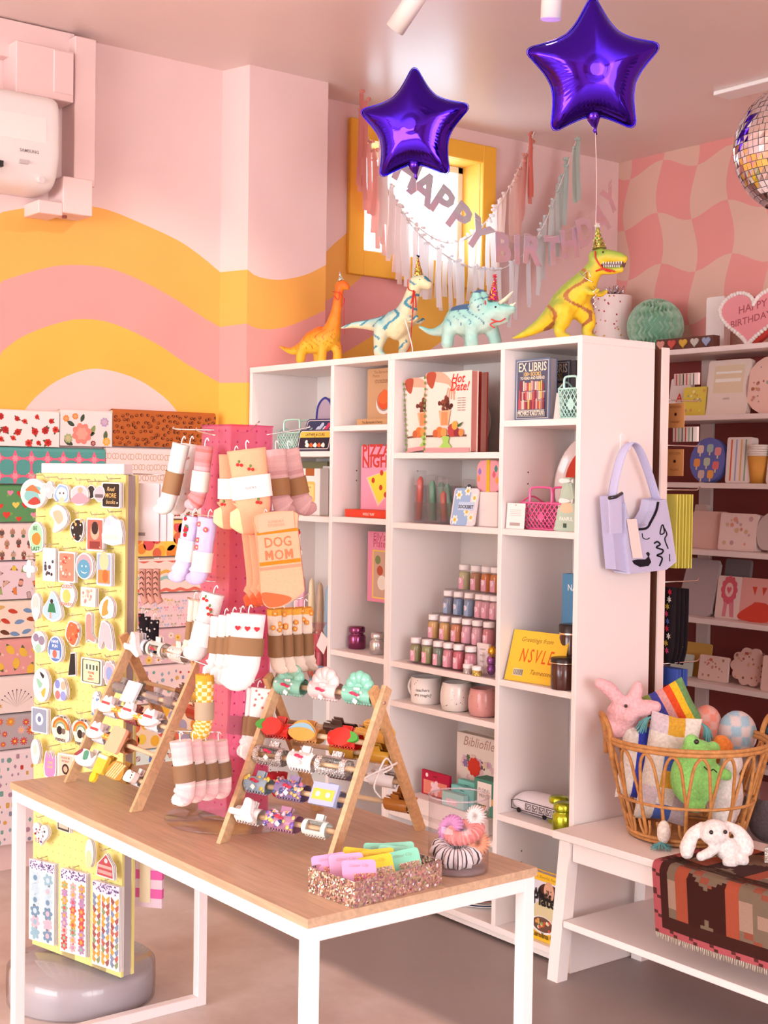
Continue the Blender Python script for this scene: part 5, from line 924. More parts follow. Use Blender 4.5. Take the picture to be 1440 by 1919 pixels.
book('yellow cookbook with a smiling long-haired cook on the cover', 988, 1064, 1640, .057, 3.225, .03, '#f0bd2e', d10, '#d9d0dc', w=.21)
# ================================================================ on the table: sock tower, clip racks, tray, tub
# ---- pink acrylic sock tower
TWX, TWY, TWS, TWR = -2.905, 1.797, .125, R(3); ZB = TZ + .0005
tw = thing('sock_tower', 'tall see-through pink pegboard tower on a clear round base', 'display stand', (TWX, TWY, ZB), TWR)
part('base_disc', MB('#f3eef0').lathe([(0, 0), (.165, 0), (.168, .003), (.166, .007), (.06, .012), (0, .012)], 48), 'clear', tw); part('turntable', MB('#efe9ee').lathe([(0, .0125), (.085, .0125), (.085, .02), (0, .02)], 40), 'clear', tw)
z0, z1, a = .021, 1.715 - ZB, TWS / 2
for nm, b in (('panel', (-a, a, -a, -a + .004)), ('panel', (-a, a, a - .004, a)), ('panel', (-a, -a + .004, -a + .004, a - .004)), ('panel', (a - .004, a, -a + .004, a - .004))): part(nm, MB('#fbbcd7').box(*b, z0, z1), 'tint', tw)
part('cap', MB('#f08bb8').box(-a - .001, a + .001, -a - .001, a + .001, z1, z1 + .004), 'tint', tw)
m = MB('#a82a66')
for s_ in range(2):
    for i in range(4):
        for j in range(34):
            u = -a + .02 + i * .028; v = z0 + .03 + j * .0275
            m.M = Matrix.Translation((u, -a - .0004, v)) @ Matrix.Rotation(R(90), 4, 'X') if s_ == 0 else Matrix.Translation((a + .0004, u, v)) @ Matrix.Rotation(R(90), 4, 'Y'); m.lathe([(0, 0), (.0028, 0)], 6)
o = part('peg_holes', m, 'gloss', tw); o['kind'] = 'stuff'
part('inner_rib', MB('#fbd0e2').box(-.003, .003, -a + .006, a - .006, z0, z1 - .01).box(-a + .006, a - .006, -.003, .003, z0, z1 - .01), 'tint', tw)
def wire(parent, pts, r=.0018, col='#dcd6d6'): part('hook', MB(col).tube(crom(pts, 5), r, 6), 'metal', parent)
# ---- socks
SG = {}
def sock(label, px, py0, py1, depth, wpx, body, band=None, style=None, toe=None, foot=1, rz=None, group=None, thick=.016, dots=None, bandz=(.36, .62), tilt=0, text=None, cuff=None):
    """a folded pair hanging by its cuff: leg, heel and foot as one swept flat tube, paper band round the middle"""
    top = at_d(px, py0, depth); L_ = (py1 - py0) / FOC * depth; w = wpx / FOC * depth / 2; rz = YAW + R(rz or 0)
    t = thing('sock_pair', label, 'socks', top, (0, R(tilt), rz), group)
    P = [(0, 0, 0), (0, 0, -L_ * .2), (0, 0, -L_ * .45), (0, 0, -L_ * .66), (-foot * w * .12, 0, -L_ * .8), (-foot * w * .55, 0, -L_ * .92), (-foot * w * 1.25, 0, -L_ + w * .34)]
    C_ = crom(P, 4); n = len(C_); rs = []
    for i in range(n): f = i / (n - 1); rs.append(w * (1.0 - .10 * math.sin(f * 3.14) if f < .7 else 1.0 - .62 * max(0, f - .8) / .2))
    m = MB(body); N = 22; V = []
    for i, p in enumerate(C_):
        T = (C_[min(i + 1, n - 1)] - C_[max(i - 1, 0)]).normalized(); B = Vector((T.z, 0, -T.x)); rib = 1
        for k in range(N): q = 2 * math.pi * k / N; V.append(p + B * (-math.cos(q)) * rs[i] + Vector((0, 1, 0)) * math.sin(q) * thick / 2 * (1 + .32 * (k % 2)))
    b = len(m.v)
    for i in range(n - 1):
        f = (i + .5) / (n - 1); col = body
        if toe and f > .86: col = toe
        if cuff and f < .10: col = cuff
        if style == 'stripe' and int(f * 16) % 4 == 1: col = dots
        if style == 'tie': col = mixc(body, dots, .5 + .5 * math.sin(f * 19 + 1.2 * math.sin(i)))
        m.add([], [])
        Fq = [(i * N + k, i * N + (k + 1) % N, (i + 1) * N + (k + 1) % N, (i + 1) * N + k) for k in range(N)]
        for k, q in enumerate(Fq):
            cc = col
            if style == 'check' and (i + k // 2) % 2 == 0: cc = dots
            m.f.append(q); m.c.append(lin(cc)); m.sm.append(True); m.mi.append(0)
    m.v = [tuple(v) for v in V]; m.f.append(tuple(range(N))[::-1]); m.c.append(lin(cuff or body)); m.sm.append(False); m.mi.append(0); m.f.append(tuple((n - 1) * N + k for k in range(N))); m.c.append(lin(toe or body)); m.sm.append(True); m.mi.append(0)
    part('sock', m, 'knit', t)
    if band:
        bm = MB(band); za, zb = -L_ * bandz[0], -L_ * bandz[1]; bm.grid(lambda u, v: ((w * 1.03) * math.cos(2 * math.pi * u), thick * .74 * math.sin(2 * math.pi * u), za + (zb - za) * v), 24, 1)
        part('paper_band', bm, 'paper', t)
        if text: tm = ink(-thick * .74 - .0006); tm.text(text, 0, (za + zb) / 2 - .004, .012, '#a58f8f', maxw=w * 1.4); part('band_lettering', tm, 'paper', t)
    if style in ('cherry', 'straw', 'flower', 'heart', 'berry'):
        rg = random.Random(int(px * 7 + py0)); dm = MB(); ys_ = -thick / 2 * 1.32
        for k in range(int(10 * max(1, L_ / .16))):
            x, z = rg.uniform(-.72, .72) * w, -L_ * rg.uniform(.04, .76)
            if band and -L_ * (bandz[1] + .03) < z < -L_ * (bandz[0] - .03): continue
            yy = ys_ * math.sqrt(max(.1, 1 - (x / w) ** 2))
            if style == 'cherry': dm.ball((x - .004, yy, z), (.004, .0015, .004), 8, 5, '#cc3b35'); dm.ball((x + .004, yy, z - .002), (.004, .0015, .004), 8, 5, '#cc3b35'); dm.ball((x, yy, z + .007), (.003, .0012, .004), 6, 4, '#6d8a4a')
            elif style == 'flower': dm.ball((x, yy, z), (.0065, .0015, .0065), 8, 5, dots); dm.ball((x, yy - .001, z), (.0025, .0012, .0025), 6, 4, '#f6e3a0')
            elif style == 'straw': dm.ball((x, yy, z), (.0045, .0015, .0055), 8, 5, '#c22f3a'); dm.ball((x, yy, z + .006), (.004, .0012, .002), 6, 4, '#5f8a4f')
            elif style == 'heart': dm.ball((x, yy, z), (.004, .0014, .004), 6, 5, dots)
            else: dm.ball((x, yy, z), (.003, .0012, .003), 6, 4, dots)
        o = part('woven_motifs', dm, 'knit', t); o['kind'] = 'stuff'
    part('hanger', MB('#f6f2f0').tube(crom([(0, 0, -.004), (0, 0, .012), (.004, 0, .02), (.008, 0, .014)], 4), .0014, 5), 'satin', t)
    return t
BR, TAN = '#9a7550', '#b39a78'
G1 = 'sock pairs on the tower'
sock('mint and white ribbed socks with a brown band, outermost on the top left hook', 340, 832, 968, 3.36, 34, '#ebe5de', BR, 'tie', None, 1, -18, G1, .03, '#d5e9df', (.40, .70), tilt=13)
sock('white socks with small embroidery between the mint and the pink pair', 356, 832, 966, 3.42, 32, '#f6efe9', '#efe6dc', 'berry', None, 1, -18, G1, .026, '#d89a8a', tilt=8)
sock('pink and red printed socks with a cream band on the top left hook', 384, 836, 955, 3.29, 34, '#f2b9bd', '#f1e6d8', 'tie', None, 1, -14, G1, .028, '#e2706a', (.4, .72), tilt=7)
sock('lilac socks with a white band and rosy motifs on the left side', 361, 968, 1092, 3.28, 36, '#d9ccf0', '#f7f1ee', 'straw', '#cfc0ec', 1, -10, G1, .026, None, (.36, .68), tilt=10)
sock('lavender floral socks with a cream band close to the tower', 390, 970, 1094, 3.25, 38, '#d6c3ea', '#f0e4dc', 'flower', '#c9b8ee', 1, -8, G1, .028, '#d8656a', (.52, .82), tilt=7)
for k in range(3): sock(('cream ribbed socks with a brown band at the back left of the tower', 'second cream ribbed socks with a brown band, between its twins', 'third cream ribbed socks with a brown band, next to the white cherry pair')[k], 364 + 11 * k, 1124, 1220 - k * 2, 3.40 - .03 * k, 20, '#f3e8d8', BR, None, None, 1, -14, G1, .026, None, (.42, .78), tilt=5)
sock('long white cherry socks with a white band left of the strawberry pairs', 400, 1112, 1238, 3.27, 44, '#f0e2e1', '#fcf6f4', 'cherry', None, 1, -4, G1, .026, None, (.45, .80), tilt=13)
sock('peach cherry-print socks with a wide cream band and green heel', 462, 842, 982, 3.17, 74, '#efae88', '#f8ece6', 'cherry', '#d9dba6', 1, 2, G1, .028, None, (.36, .66), tilt=-8, text='socks')
sock('peach cherry-print socks tucked behind the wide cream banded pair', 440, 852, 978, 3.22, 60, '#e8a380', '#f3e6de', 'cherry', '#d9dba6', 1, 2, G1, .024, None, (.36, .66))
for k, (px, tl) in enumerate(((517, -6), (541, -14))): sock(('mauve-pink ribbed socks with a brown band nearest the tower edge', 'mauve-pink ribbed socks with a brown band on the hook tip')[k], px, 842, 966, 3.30 + .05 * k, 40, '#cf9a98', '#9c7048', 'tie', None, -1, 10 + 6 * k, G1, .034, '#e8bcb9', (.44, .70), tilt=tl)
# DOG MOM socks
for k in (3, 2, 1): sock(('', 'peach ribbed dog socks directly behind the lettered pair', 'peach ribbed dog socks in the middle of the pile', 'peach ribbed dog socks at the back of the pile')[k], 508 - 12 * k, 968 + 3 * k, 1128 + 2 * k, 3.13 + .035 * k, 44, '#ef9c79', None, None, '#e5653f', 1, 4, G1, .022, tilt=-6)
d_ = 3.08; top = at_d(517, 962, d_); sc = d_ / FOC; t = thing('sock_pair', 'peach socks lettered DOG MOM between orange stripes', 'socks', top, (0, R(-6), YAW), G1)
out = [(-36, 0), (36, 0), (39, -30), (40, -90), (41, -140), (38, -152), (16, -166), (-10, -176), (-33, -172), (-40, -150), (-38, -90), (-37, -30)]
part('sock', MB('#f3a483').slab([(x * sc, z * sc) for x, z in cr2(out, 4)], -.011, .011, smooth=True), 'knit', t); m = ink(-.0114); m.flat([(x * sc * .98, z * sc * .99) for x, z in cr2(out, 4)], col='#f3a483')
bar = lambda z0_, z1_, c: m.flat([(-38 * sc, z0_ * sc), (39.5 * sc, (z0_ + 2) * sc), (39.5 * sc, (z1_ + 2) * sc), (-38 * sc, z1_ * sc)], col=c)
bar(-38, -32, '#ee7a22'); m.text('DOG', 0, -62 * sc, .031, '#e8744f', bold=.018, maxw=50 * sc); [m.flat([((dx + x * 15) * sc, (-86 + z * 18) * sc) for x, z in ((0, 0), (0, 1), (.28, 1), (.5, .6), (.72, 1), (1, 1), (1, 0), (.74, 0), (.74, .52), (.5, .16), (.26, .52), (.26, 0))], y=-.0122, col='#e8744f') for dx in (-26, 11)]; m.text('O', 0, -86 * sc, .031, '#e8744f', bold=.015, sx=.85); bar(-96, -89, '#ee7a22'); bar(-105, -99, '#f08a6e'); m.flat([(x * sc, z * sc) for x, z in cr2([(-39, -146), (-10, -150), (14, -158), (12, -166), (-10, -174), (-32, -171)], 3)], col='#e5653f'); part('knitted_print', m, 'knit', t)
part('topper_card', MB('#f7a184').slab([(-34 * sc, -2 * sc), (34 * sc, 2 * sc), (34 * sc, -30 * sc), (-34 * sc, -34 * sc)], -.0135, -.0118), 'paper', t); m = ink(-.0139); m.text('SUNDAY', 0, -17 * sc, .008, '#d4785c', spacing=1.2); m.text('STUDIOS', 0, -24 * sc, .008, '#d4785c', spacing=1.2); part('card_lettering', m, 'paper', t)
sock('strawberry-print crew socks peeking out behind the DOG MOM pair', 553, 992, 1040, 3.3, 22, '#f3e6e0', None, 'straw', None, -1, 10, G1, .02)
# lower hooks
for k in (3, 2, 1, 0): tsk = sock(('white socks with three knitted strawberries at the cuff and a brown band', 'plain white socks just behind the strawberry-cuff pair', 'plain white socks two behind the strawberry-cuff pair', 'plain white socks at the back behind the strawberry-cuff pair')[k], 466 - 15 * k, 1150 + k * 2, 1280 - k * 3, 3.10 + .035 * k, 66 if k == 0 else 52, '#efe4e1', '#8f6a48', None, None, 1, 6, G1, .024, None, (.34, .60), tilt=4, cuff='#f6e3ea')
for k in range(3): part('knitted_strawberry', MB('#c23a42').slab(heart(0, 0, .007), -.0012, .0012), 'knit', tsk, ((-18 + 18 * k) * .0012, -.0165, -.032))
for k in range(4): sock(('orange daisy socks with a brown band closest to the white strawberry pairs', 'orange daisy socks with a brown band, second along the hook', 'orange daisy socks with a brown band, third along the hook', 'orange daisy socks with a brown band on the hook tip')[k], 514 + 19 * k, 1141 - k * 1, 1262 - k * 1.5, 3.24 + .045 * k, 28, '#f7e2cf', '#8f6a48', 'flower', None, -1, 16, G1, .04, '#eb9a45', (.40, .74), tilt=-3, cuff='#f0b14a')
for k in (3, 2, 1, 0): sock(('white socks with a blush face and brown band at the front of the lower hook', 'plain white socks behind the blush-face pair', 'plain white socks two behind the blush-face pair', 'plain white socks at the back of the blush-face pile')[k], 497 - 14 * k, 1290, 1420 - 2 * k, 3.335 + .015 * k, 52 if k == 0 else 40, '#f6ece6', '#8f6a48', 'berry' if k == 0 else None, None, 1, 4, G1, .014, '#d9837a', (.42, .70), tilt=6)
sock('golden yellow checked socks rolled upright with a tan band', 384, 1264, 1384, 3.16, 36, '#f3dfae', '#b09a80', 'check', '#e0a83a', 1, -6, G1, .03, '#e0a83a', (.42, .70), cuff='#dfa53a')
for k in (3, 2, 1, 0): sock(('pale pink tie-dye socks with a brown band at the left end of the bottom hook', 'pale pink tie-dye socks with a brown band, second on the bottom hook', 'pale pink tie-dye socks with a brown band, third on the bottom hook', 'pale pink tie-dye socks with a brown band nearest the tower base')[k], 338 + 24 * k, 1388, 1504 - k * 4, 3.06 + .05 * k, 42 if k == 0 else 34, '#f3dcd6', '#8a674a', 'tie', '#f9ece6', 1, -8, G1, .034, '#eeb9bd', (.38, .66), tilt=-8)
sock('red heart-print socks with a white card behind the clip rack', 520, 1448, 1480, 3.34, 40, '#c92f36', None, 'heart', None, -1, 8, G1, .03, '#f0b9b6')
inv = tw.matrix_basis.inverted()
for pts in (((402, 806), (330, 804), (326, 800)), ((404, 816), (372, 808), (368, 802)), ((404, 968), (350, 962)), ((404, 1090), (330, 1084), (322, 1080)), ((404, 1136), (352, 1120)), ((404, 1252), (310, 1220)), ((410, 1372), (320, 1370)), ((470, 806), (480, 796), (486, 790)), ((500, 815), (575, 802), (580, 798)), ((500, 960), (530, 955)), ((500, 1128), (560, 1122), (580, 1112)), ((470, 1135), (450, 1140)), ((490, 1270), (470, 1278), (465, 1272))):
    dd = [3.30 if pts[0][0] < 440 else 3.28] + [3.36 if p[0] < 400 else (3.12 if 440 < p[0] < 500 else 3.32) for p in pts[1:]]
    wire(tw, [inv @ at_d(p[0], p[1], d) for p, d in zip(pts, dd)])
# ---- folding A-frame racks with dowels
def aframe(label, cx, cy, rz, w, d, h, rows):
    t = thing('clip_rack', label, 'rack', (cx, cy, TZ + .0005), rz); e = .038; col = '#dcb48a'
    for sx in (-1, 1):
        x = sx * w / 2
        for k, sy in enumerate((-1, 1)):
            xo = x + (.0065 if (k == 0) else -.0065); foot = Vector((xo, sy * d / 2, .004)); ap = Vector((xo, 0, h)); dirv = (ap - foot).normalized(); end = ap + dirv * e; nrm = Vector((0, dirv.z, -dirv.y)) * .0135
            m = MB(col if k == 0 else '#cf9f6e'); V = []
            for p in (foot, end):
                for a_ in (-1, 1):
                    for b_ in (-1, 1): V.append(p + nrm * a_ + Vector((b_ * .0062, 0, 0)))
            for i in range(4): V[i].z = 0 if True else V[i].z; 
            k0 = [foot + (nrm * s_) - dirv * ((foot + nrm * s_).z / dirv.z) for s_ in (-1, 1)]
            for i, s_ in enumerate((-1, -1, 1, 1)): V[i] = k0[0 if s_ < 0 else 1] + Vector(((-1 if i % 2 == 0 else 1) * .0062, 0, 0))
            m.add(V, [(0, 1, 3, 2), (4, 6, 7, 5), (0, 4, 5, 1), (2, 3, 7, 6), (0, 2, 6, 4), (1, 5, 7, 3)]); part('leg', m, 'wood', t)
        part('pivot_pin', MB('#cdbfb0').cyl((x - .015, 0, h), (x + .015, 0, h), .004, n=10), 'metal', t)
    pos = []
    for sy in (-1, 1):
        for f in rows:
            if f == 0 and sy > 0: continue
            y, z = (0, h + .012) if f == 0 else (sy * d / 2 * f, h * (1 - f)); part('dowel', MB('#e6c49c').cyl((-w / 2 + .001, y, z), (w / 2 - .001, y, z), .0062, n=12), 'wood', t); pos.append((sy, f, y, z))
    return t, pos
F2, P2 = aframe('wooden A-frame clip rack standing beside the glitter tray', -2.64, 1.886, R(17.3), .313, .375, .334, [0, .26, .43, .62, .81])
F1, P1 = aframe('wooden A-frame clip rack standing left of the sock tower', -3.305, 1.815, R(-1.1), .40, .354, .361, [0, .29, .45, .64, .82])
for fr in (F1, F2): fr.rotation_mode = 'XYZ'
bpy.context.view_layer.update()
# ---- hair claw clips: two hinged jaws with teeth, finger tabs, and a decorated front
def claw(fr, y, z, x, L_, col, label, kind='shell', mt='gloss', deco=None, r=.018, back=False, tagc=None, group=None, ang=0):
    mw = fr.matrix_basis; p = mw @ Vector((x, y, z)); rz = fr.rotation_euler.z + (math.pi if back else 0); lean = -R(28) if abs(y) > .01 else 0
    t = thing('hair_clip', label, 'hair clip', p, (lean, 0, rz), group)
    for s_ in (-1, 1):
        m = MB(col)
        if kind == 'frame' and s_ < 0:
            q = .010
            for (u0, u1, v0, v1) in ((0, 1, 0, .25), (0, 1, .75, 1), (0, .18, .25, .75), (.82, 1, .25, .75)):
                for rr in (r, r - .004): m.grid(lambda u, v: (L_ * (u0 + (u1 - u0) * u - .5), s_ * rr * 1.15 * math.cos(R(80 - 150 * (v0 + (v1 - v0) * v))), rr * 1.1 * math.sin(R(80 - 150 * (v0 + (v1 - v0) * v)))), 5, 4)
        else:
            for rr in (r, r - .0025): m.grid(lambda u, v: (L_ * (u - .5) * (1 - .12 * v), s_ * rr * math.cos(R(80 - 150 * v)), rr * math.sin(R(80 - 150 * v))), 8, 6)
        n = max(4, int(L_ / .009))
        for k in range(n):
            u = (k + .5) / n - .5; a0 = R(-66); m.tube([(L_ * u * .88, s_ * r * math.cos(a0), r * math.sin(a0)), (L_ * u * .88, s_ * r * .12, -r * 1.18)], [.0022, .0012], 5)
        m.box(-L_ * .16, L_ * .16, s_ * .003, s_ * .006, r * .9, r + .015, .001)
        part('jaw', m, mt, t)
    part('spring', MB('#cfcaca').cyl((-L_ * .12, 0, r * .86), (L_ * .12, 0, r * .86), .004, n=8), 'metal', t)
    if deco: deco(t, L_, r)
    if tagc: part('price_tag', MB('#fdf8f4').box(.004, .016, -r - .008, -r - .0065, -.012, -.003), 'paper', t, None, (0, R(30), 0)); part('bow', MB(tagc).ball((-.006, -r - .003, .006), (.009, .002, .004), 8, 5).ball((.006, -r - .003, .003), (.008, .002, .0035), 8, 5), 'satin', t)
    return t
def pearls(n):
    def f(t, L_, r):
        rg = random.Random(int(L_ * 1e5)); 
        for k in range(n): a = R(rg.uniform(-15, 65)); part('pearl', MB('#f8f0ec').ball((L_ * (rg.random() - .5) * .85, -(r + .001) * math.cos(a), (r + .001) * math.sin(a)), .0036, 8, 6), 'gloss', t)
    return f
def scallop(col, n, mt='gloss'):
    def f(t, L_, r):
        m = MB(col)
        for k in range(5): a = R(20 + 35 * k); m.ball((math.cos(a) * L_ * .3, 0, r * .7 + math.sin(a) * .026), (.016, .012, .017), 10, 7)
        part('shell_fan', m, mt, t); pearls(n)(t, L_, r)
    return f
def blobs(cols, n, sz=.005, mt='gloss'):
    def f(t, L_, r):
        rg = random.Random(n + int(L_ * 1e4)); m = MB()
        for k in range(n): a = R(rg.uniform(-50, 75)); m.ball((L_ * (rg.random() - .5) * .95, -r * math.cos(a), r * math.sin(a)), (sz * rg.uniform(.6, 1.2), sz * .35, sz * rg.uniform(.6, 1.2)), 6, 4, col=rg.choice(cols))
        o = part('confetti', m, mt, t); o['kind'] = 'stuff'
    return f
def slabs(items, mt='gloss'):
    def f(t, L_, r):
        for nm, poly, col, y, th in items: part(nm, MB(col).slab([(a * L_, b * L_) for a, b in poly], -r - y - th, -r - y + .001, smooth=False), mt, t)
    return f
LEAF = cr2([(0, 0), (.12, .14), (.3, .16), (.22, .02), (.3, -.12), (.1, -.1)], 3)
STRAW = slabs([('fruit', cr2([(-.5, 0), (-.2, .24), (.15, .2), (.3, 0), (.15, -.2), (-.2, -.24)], 4), '#d8291f', .002, .008), ('leaf', [(a - .62, b) for a, b in LEAF], '#3f9a36', .004, .007)])
STRAW2 = slabs([('fruit', cr2([(.5, 0), (.2, .24), (-.15, .2), (-.3, 0), (-.15, -.2), (.2, -.24)], 4), '#d8291f', .002, .008), ('leaf', [(.62 - a, b) for a, b in LEAF], '#3f9a36', .004, .007)])
TACO = slabs([('shell', cr2([(-.5, -.1), (-.3, .25), (.1, .3), (.45, .05), (.4, -.2), (-.1, -.3)], 4), '#d99a4a', .002, .006), ('filling', cr2([(-.5, .0), (-.2, .2), (.2, .2), (.48, -.02), (.2, .08), (-.2, .08)], 4), '#8fb3c4', .007, .004)])
BOOT = slabs([('boot', cr2([(-.5, -.12), (-.5, .06), (-.1, .06), (-.05, .42), (.22, .38), (.3, 0), (.5, -.22), (.3, -.3), (-.1, -.14)], 3), '#f4efec', .001, .012)])
CASS = slabs([('shell', rect(-.5, -.36, .5, .36), '#aab4dc', .001, .010), ('label', rect(-.42, -.2, .42, .16), '#e9c24a', .009, .003), ('reel', circ(-.2, -.02, .09, 10), '#f4efe6', .0115, .0015), ('reel', circ(.2, -.02, .09, 10), '#f4efe6', .0115, .0015)])
HATW = slabs([('brim', cr2([(-.6, -.05), (-.3, -.2), (.2, -.16), (.6, .02), (.5, .1), (-.4, .1)], 4), '#f5f2f4', .001, .008), ('crown', cr2([(-.3, .05), (-.22, .34), (0, .28), (.2, .36), (.3, .08)], 4), '#f8f6f8', .003, .010), ('band', rect(-.28, .06, .28, .14), '#c8455a', .0125, .002)])
HOTD = slabs([('bun', rrect(-.5, -.16, .5, .16, .14), '#d98a48', .001, .010), ('icing', cr2([(-.45, 0), (-.3, .08), (-.15, -.04), (0, .08), (.15, -.04), (.3, .08), (.45, 0), (.45, -.06), (-.45, -.06)], 2), '#f6d36a', .010, .003)])
FISH = slabs([('body', cr2([(-.6, 0), (-.3, .2), (.1, .22), (.4, .05), (.6, .2), (.55, -.12), (.1, -.22), (-.35, -.18)], 4), '#eef3f0', .001, .010), ('stripe', cr2([(-.1, .16), (.1, .2), (.2, 0), (0, -.05)], 3), '#2f9a86', .010, .003), ('edge', cr2([(-.6, 0), (-.3, .2), (-.25, .12), (-.45, -.02)], 3), '#8a2f52', .010, .003)])
LEMON = slabs([('cake', rrect(-.4, -.35, .4, .4, .1), '#f3cf4f', .001, .010), ('cream', rect(-.36, .22, .36, .36), '#fbf3df', .010, .004), ('lemon_slice', circ(-.1, -.52, .22, 14), '#f2d437', .004, .008)])
PIE = slabs([('crust', cr2([(-.5, -.25), (-.5, .15), (-.2, .3), (.3, .28), (.5, .1), (.5, -.25)], 4), '#b98a3f', .001, .010)] + [('lattice', xf(rect(-.3, -.03, .3, .03), -.3 + .15 * k, 0, 1, R(60)), '#f0d8a0', .010, .003) for k in range(5)])
CAT = slabs([('face', circ(0, 0, .5, 20), '#d9a03a', .001, .010), ('ear', [(-.45, .3), (-.4, .62), (-.1, .46)], '#8a5a24', .002, .008), ('ear', [(.45, .3), (.4, .62), (.1, .46)], '#8a5a24', .002, .008), ('muzzle', circ(0, -.14, .2, 14), '#f4e6cf', .010, .003), ('nose', circ(0, -.08, .07, 8), '#c94a3c', .012, .003), ('eye', circ(-.2, .1, .06, 8), '#2a1a14', .010, .003), ('eye', circ(.2, .1, .06, 8), '#2a1a14', .010, .003)])
MOUSE = slabs([('body', cr2([(-.5, -.3), (-.45, .2), (-.1, .35), (.2, .2), (.5, .32), (.55, 0), (.3, -.3)], 4), '#f3e8e4', .001, .014), ('eye', circ(.3, .1, .045, 8), '#3a2f2c', .0145, .002), ('eye', circ(.3, -.06, .045, 8), '#3a2f2c', .0145, .002)])
GEM = slabs([('gem', star(0, 0, .55, 4, .5), '#b5702c', .001, .012)])
GF = slabs([('toy', cr2([(-.5, -.2), (-.4, .2), (0, .26), (.4, .2), (.5, -.2), (0, -.28)], 3), '#e9b34f', .001, .008)] + [('spot', circ(-.35 + .22 * k, .05 * (-1) ** k, .09, 8), '#cf3a22', .008, .003) for k in range(4)])
def row(P, sy, f): return next((y, z) for a, b, y, z in P if a == sy and abs(b - f) < .001)
GC = None
y, z = row(P2, -1, 0)
for x, c, lb, kd in ((-.105, '#8fcfb8', 'seafoam shell clip with pearls at the left end of the rack top', 'tint'), (0.0, '#f3d6d3', 'blush shell clip with pearls in the middle of the rack top', 'tint'), (.10, '#86c9b2', 'seafoam shell clip with pearls at the right end of the rack top', 'tint')): claw(F2, y, z, x, .085, c, lb, 'shell', 'gloss', scallop(c, 7), .02, tagc='#d8325a')
y, z = row(P2, -1, .26)
claw(F2, y, z, -.10, .085, '#c9281f', 'red strawberry clip with its green leaf at the left leg', 'shell', 'gloss', STRAW, tagc='#ffffff'); claw(F2, y, z, -.012, .08, '#c98a4a', 'amber taco clip with a grey-blue filling between the strawberries', 'shell', 'gloss', TACO); claw(F2, y, z, .095, .085, '#c9281f', 'red strawberry clip with its green leaf at the right leg', 'shell', 'gloss', STRAW2, tagc='#ffffff')
y, z = row(P2, -1, .43)
claw(F2, y, z, -.095, .085, '#d9d4d2', 'silver glitter open rectangle clip with a pink bow', 'frame', 'fine_glitter', None, .02, tagc='#d8325a'); claw(F2, y, z, 0, .075, '#f6ebe9', 'milky white clip studded with pearls', 'shell', 'gloss', pearls(9), .021, tagc='#d8325a'); claw(F2, y, z, .09, .085, '#dcd6d2', 'silver glitter open rectangle clip by the right leg', 'frame', 'fine_glitter', None, .02)
y, z = row(P2, -1, .62)
claw(F2, y, z, -.105, .07, '#9fb3c0', 'grey-blue star-speckled clip with a white tag', 'shell', 'gloss', blobs(['#e6c24f', '#f0d977', '#8fa6b5'], 14, .006), .018, tagc='#c8304a'); claw(F2, y, z, -.005, .085, '#8d7aa0', 'violet flower-confetti clip on the fourth dowel', 'shell', 'gloss', blobs(['#d9708f', '#6f5aa8', '#e0b36a', '#4a5a8a', '#efb9c8'], 40, .006), .02, tagc='#c8304a'); claw(F2, y, z, .105, .07, '#a3aed6', 'blue cassette tape clip with a yellow label', 'shell', 'gloss', CASS)
y, z = row(P2, -1, .81)
claw(F2, y, z, -.10, .075, '#efe8e6', 'white cowboy boot clip at the lowest dowel', 'shell', 'gloss', BOOT); claw(F2, y, z, 0, .09, '#b07f9a', 'pink and violet flower-confetti clip on the lowest dowel', 'shell', 'gloss', blobs(['#e07f9c', '#7a5ab0', '#e6c06a', '#3f4f8a', '#f2c3d0'], 44, .006), .02, tagc='#c8304a'); claw(F2, y, z, .098, .065, '#dfe6e0', 'pale glass-green open rectangle clip on the lowest dowel', 'frame', 'gloss', None, .017)
for f, x, L_, c, lb, dc in ((.26, -.01, .085, '#5a4238', 'dark tortoise clip on the back of the rack', None), (.26, -.105, .085, '#e0a24a', 'orange spotted toy clip hung on the back of the rack', GF), (.43, .0, .075, '#c9932f', 'tawny cat face clip on the back of the rack', CAT), (.43, -.10, .08, '#d9a03a', 'spotted golden clip on the far left back dowel', CAT), (.62, -.09, .075, '#efe4e0', 'pale pink mouse clip tied with string on the back of the rack', MOUSE), (.81, -.11, .07, '#b5702c', 'amber gem clip near the rear foot of the rack', GEM), (.62, .03, .08, '#5f5668', 'smoky flower clip hidden behind the rack', None)):
    y, z = row(P2, 1, f); claw(F2, y, z, -x, L_, c, lb, 'shell', 'gloss', dc, back=True)
y, z = row(P1, -1, 0)
claw(F1, y, z, -.12, .09, '#dcdfe8', 'silver-white boot clip at the top left of the tall rack', 'shell', 'satin', BOOT, .02, tagc='#c8304a'); claw(F1, y, z, -.015, .085, '#efe6e2', 'white open rectangle clip with a pink bow on the rack top', 'frame', 'gloss', None, .02, tagc='#d8325a'); claw(F1, y, z, .10, .08, '#e9dcd8', 'frosted floral clip at the right of the rack top', 'shell', 'gloss', pearls(7), .02)
y, z = row(P1, -1, .29)
claw(F1, y, z, -.14, .08, '#d9dde6', 'clear long clip with a white comb pattern', 'shell', 'tint', None, .014); claw(F1, y, z, -.04, .075, '#c3ccd6', 'clear silver book-shaped clip on the upper dowel', 'shell', 'tint', slabs([('page', rect(-.5, -.5, .5, .3), '#dfe5ec', .001, .006)]), .016); claw(F1, y, z, .06, .08, '#e0dfe6', 'clear long clip with white zigzag by the tall rack leg', 'shell', 'tint', None, .014); claw(F1, y, z, .15, .05, '#d6d2da', 'short clear clip beside the right leg of the tall rack', 'shell', 'tint', None, .014)
y, z = row(P1, -1, .45)
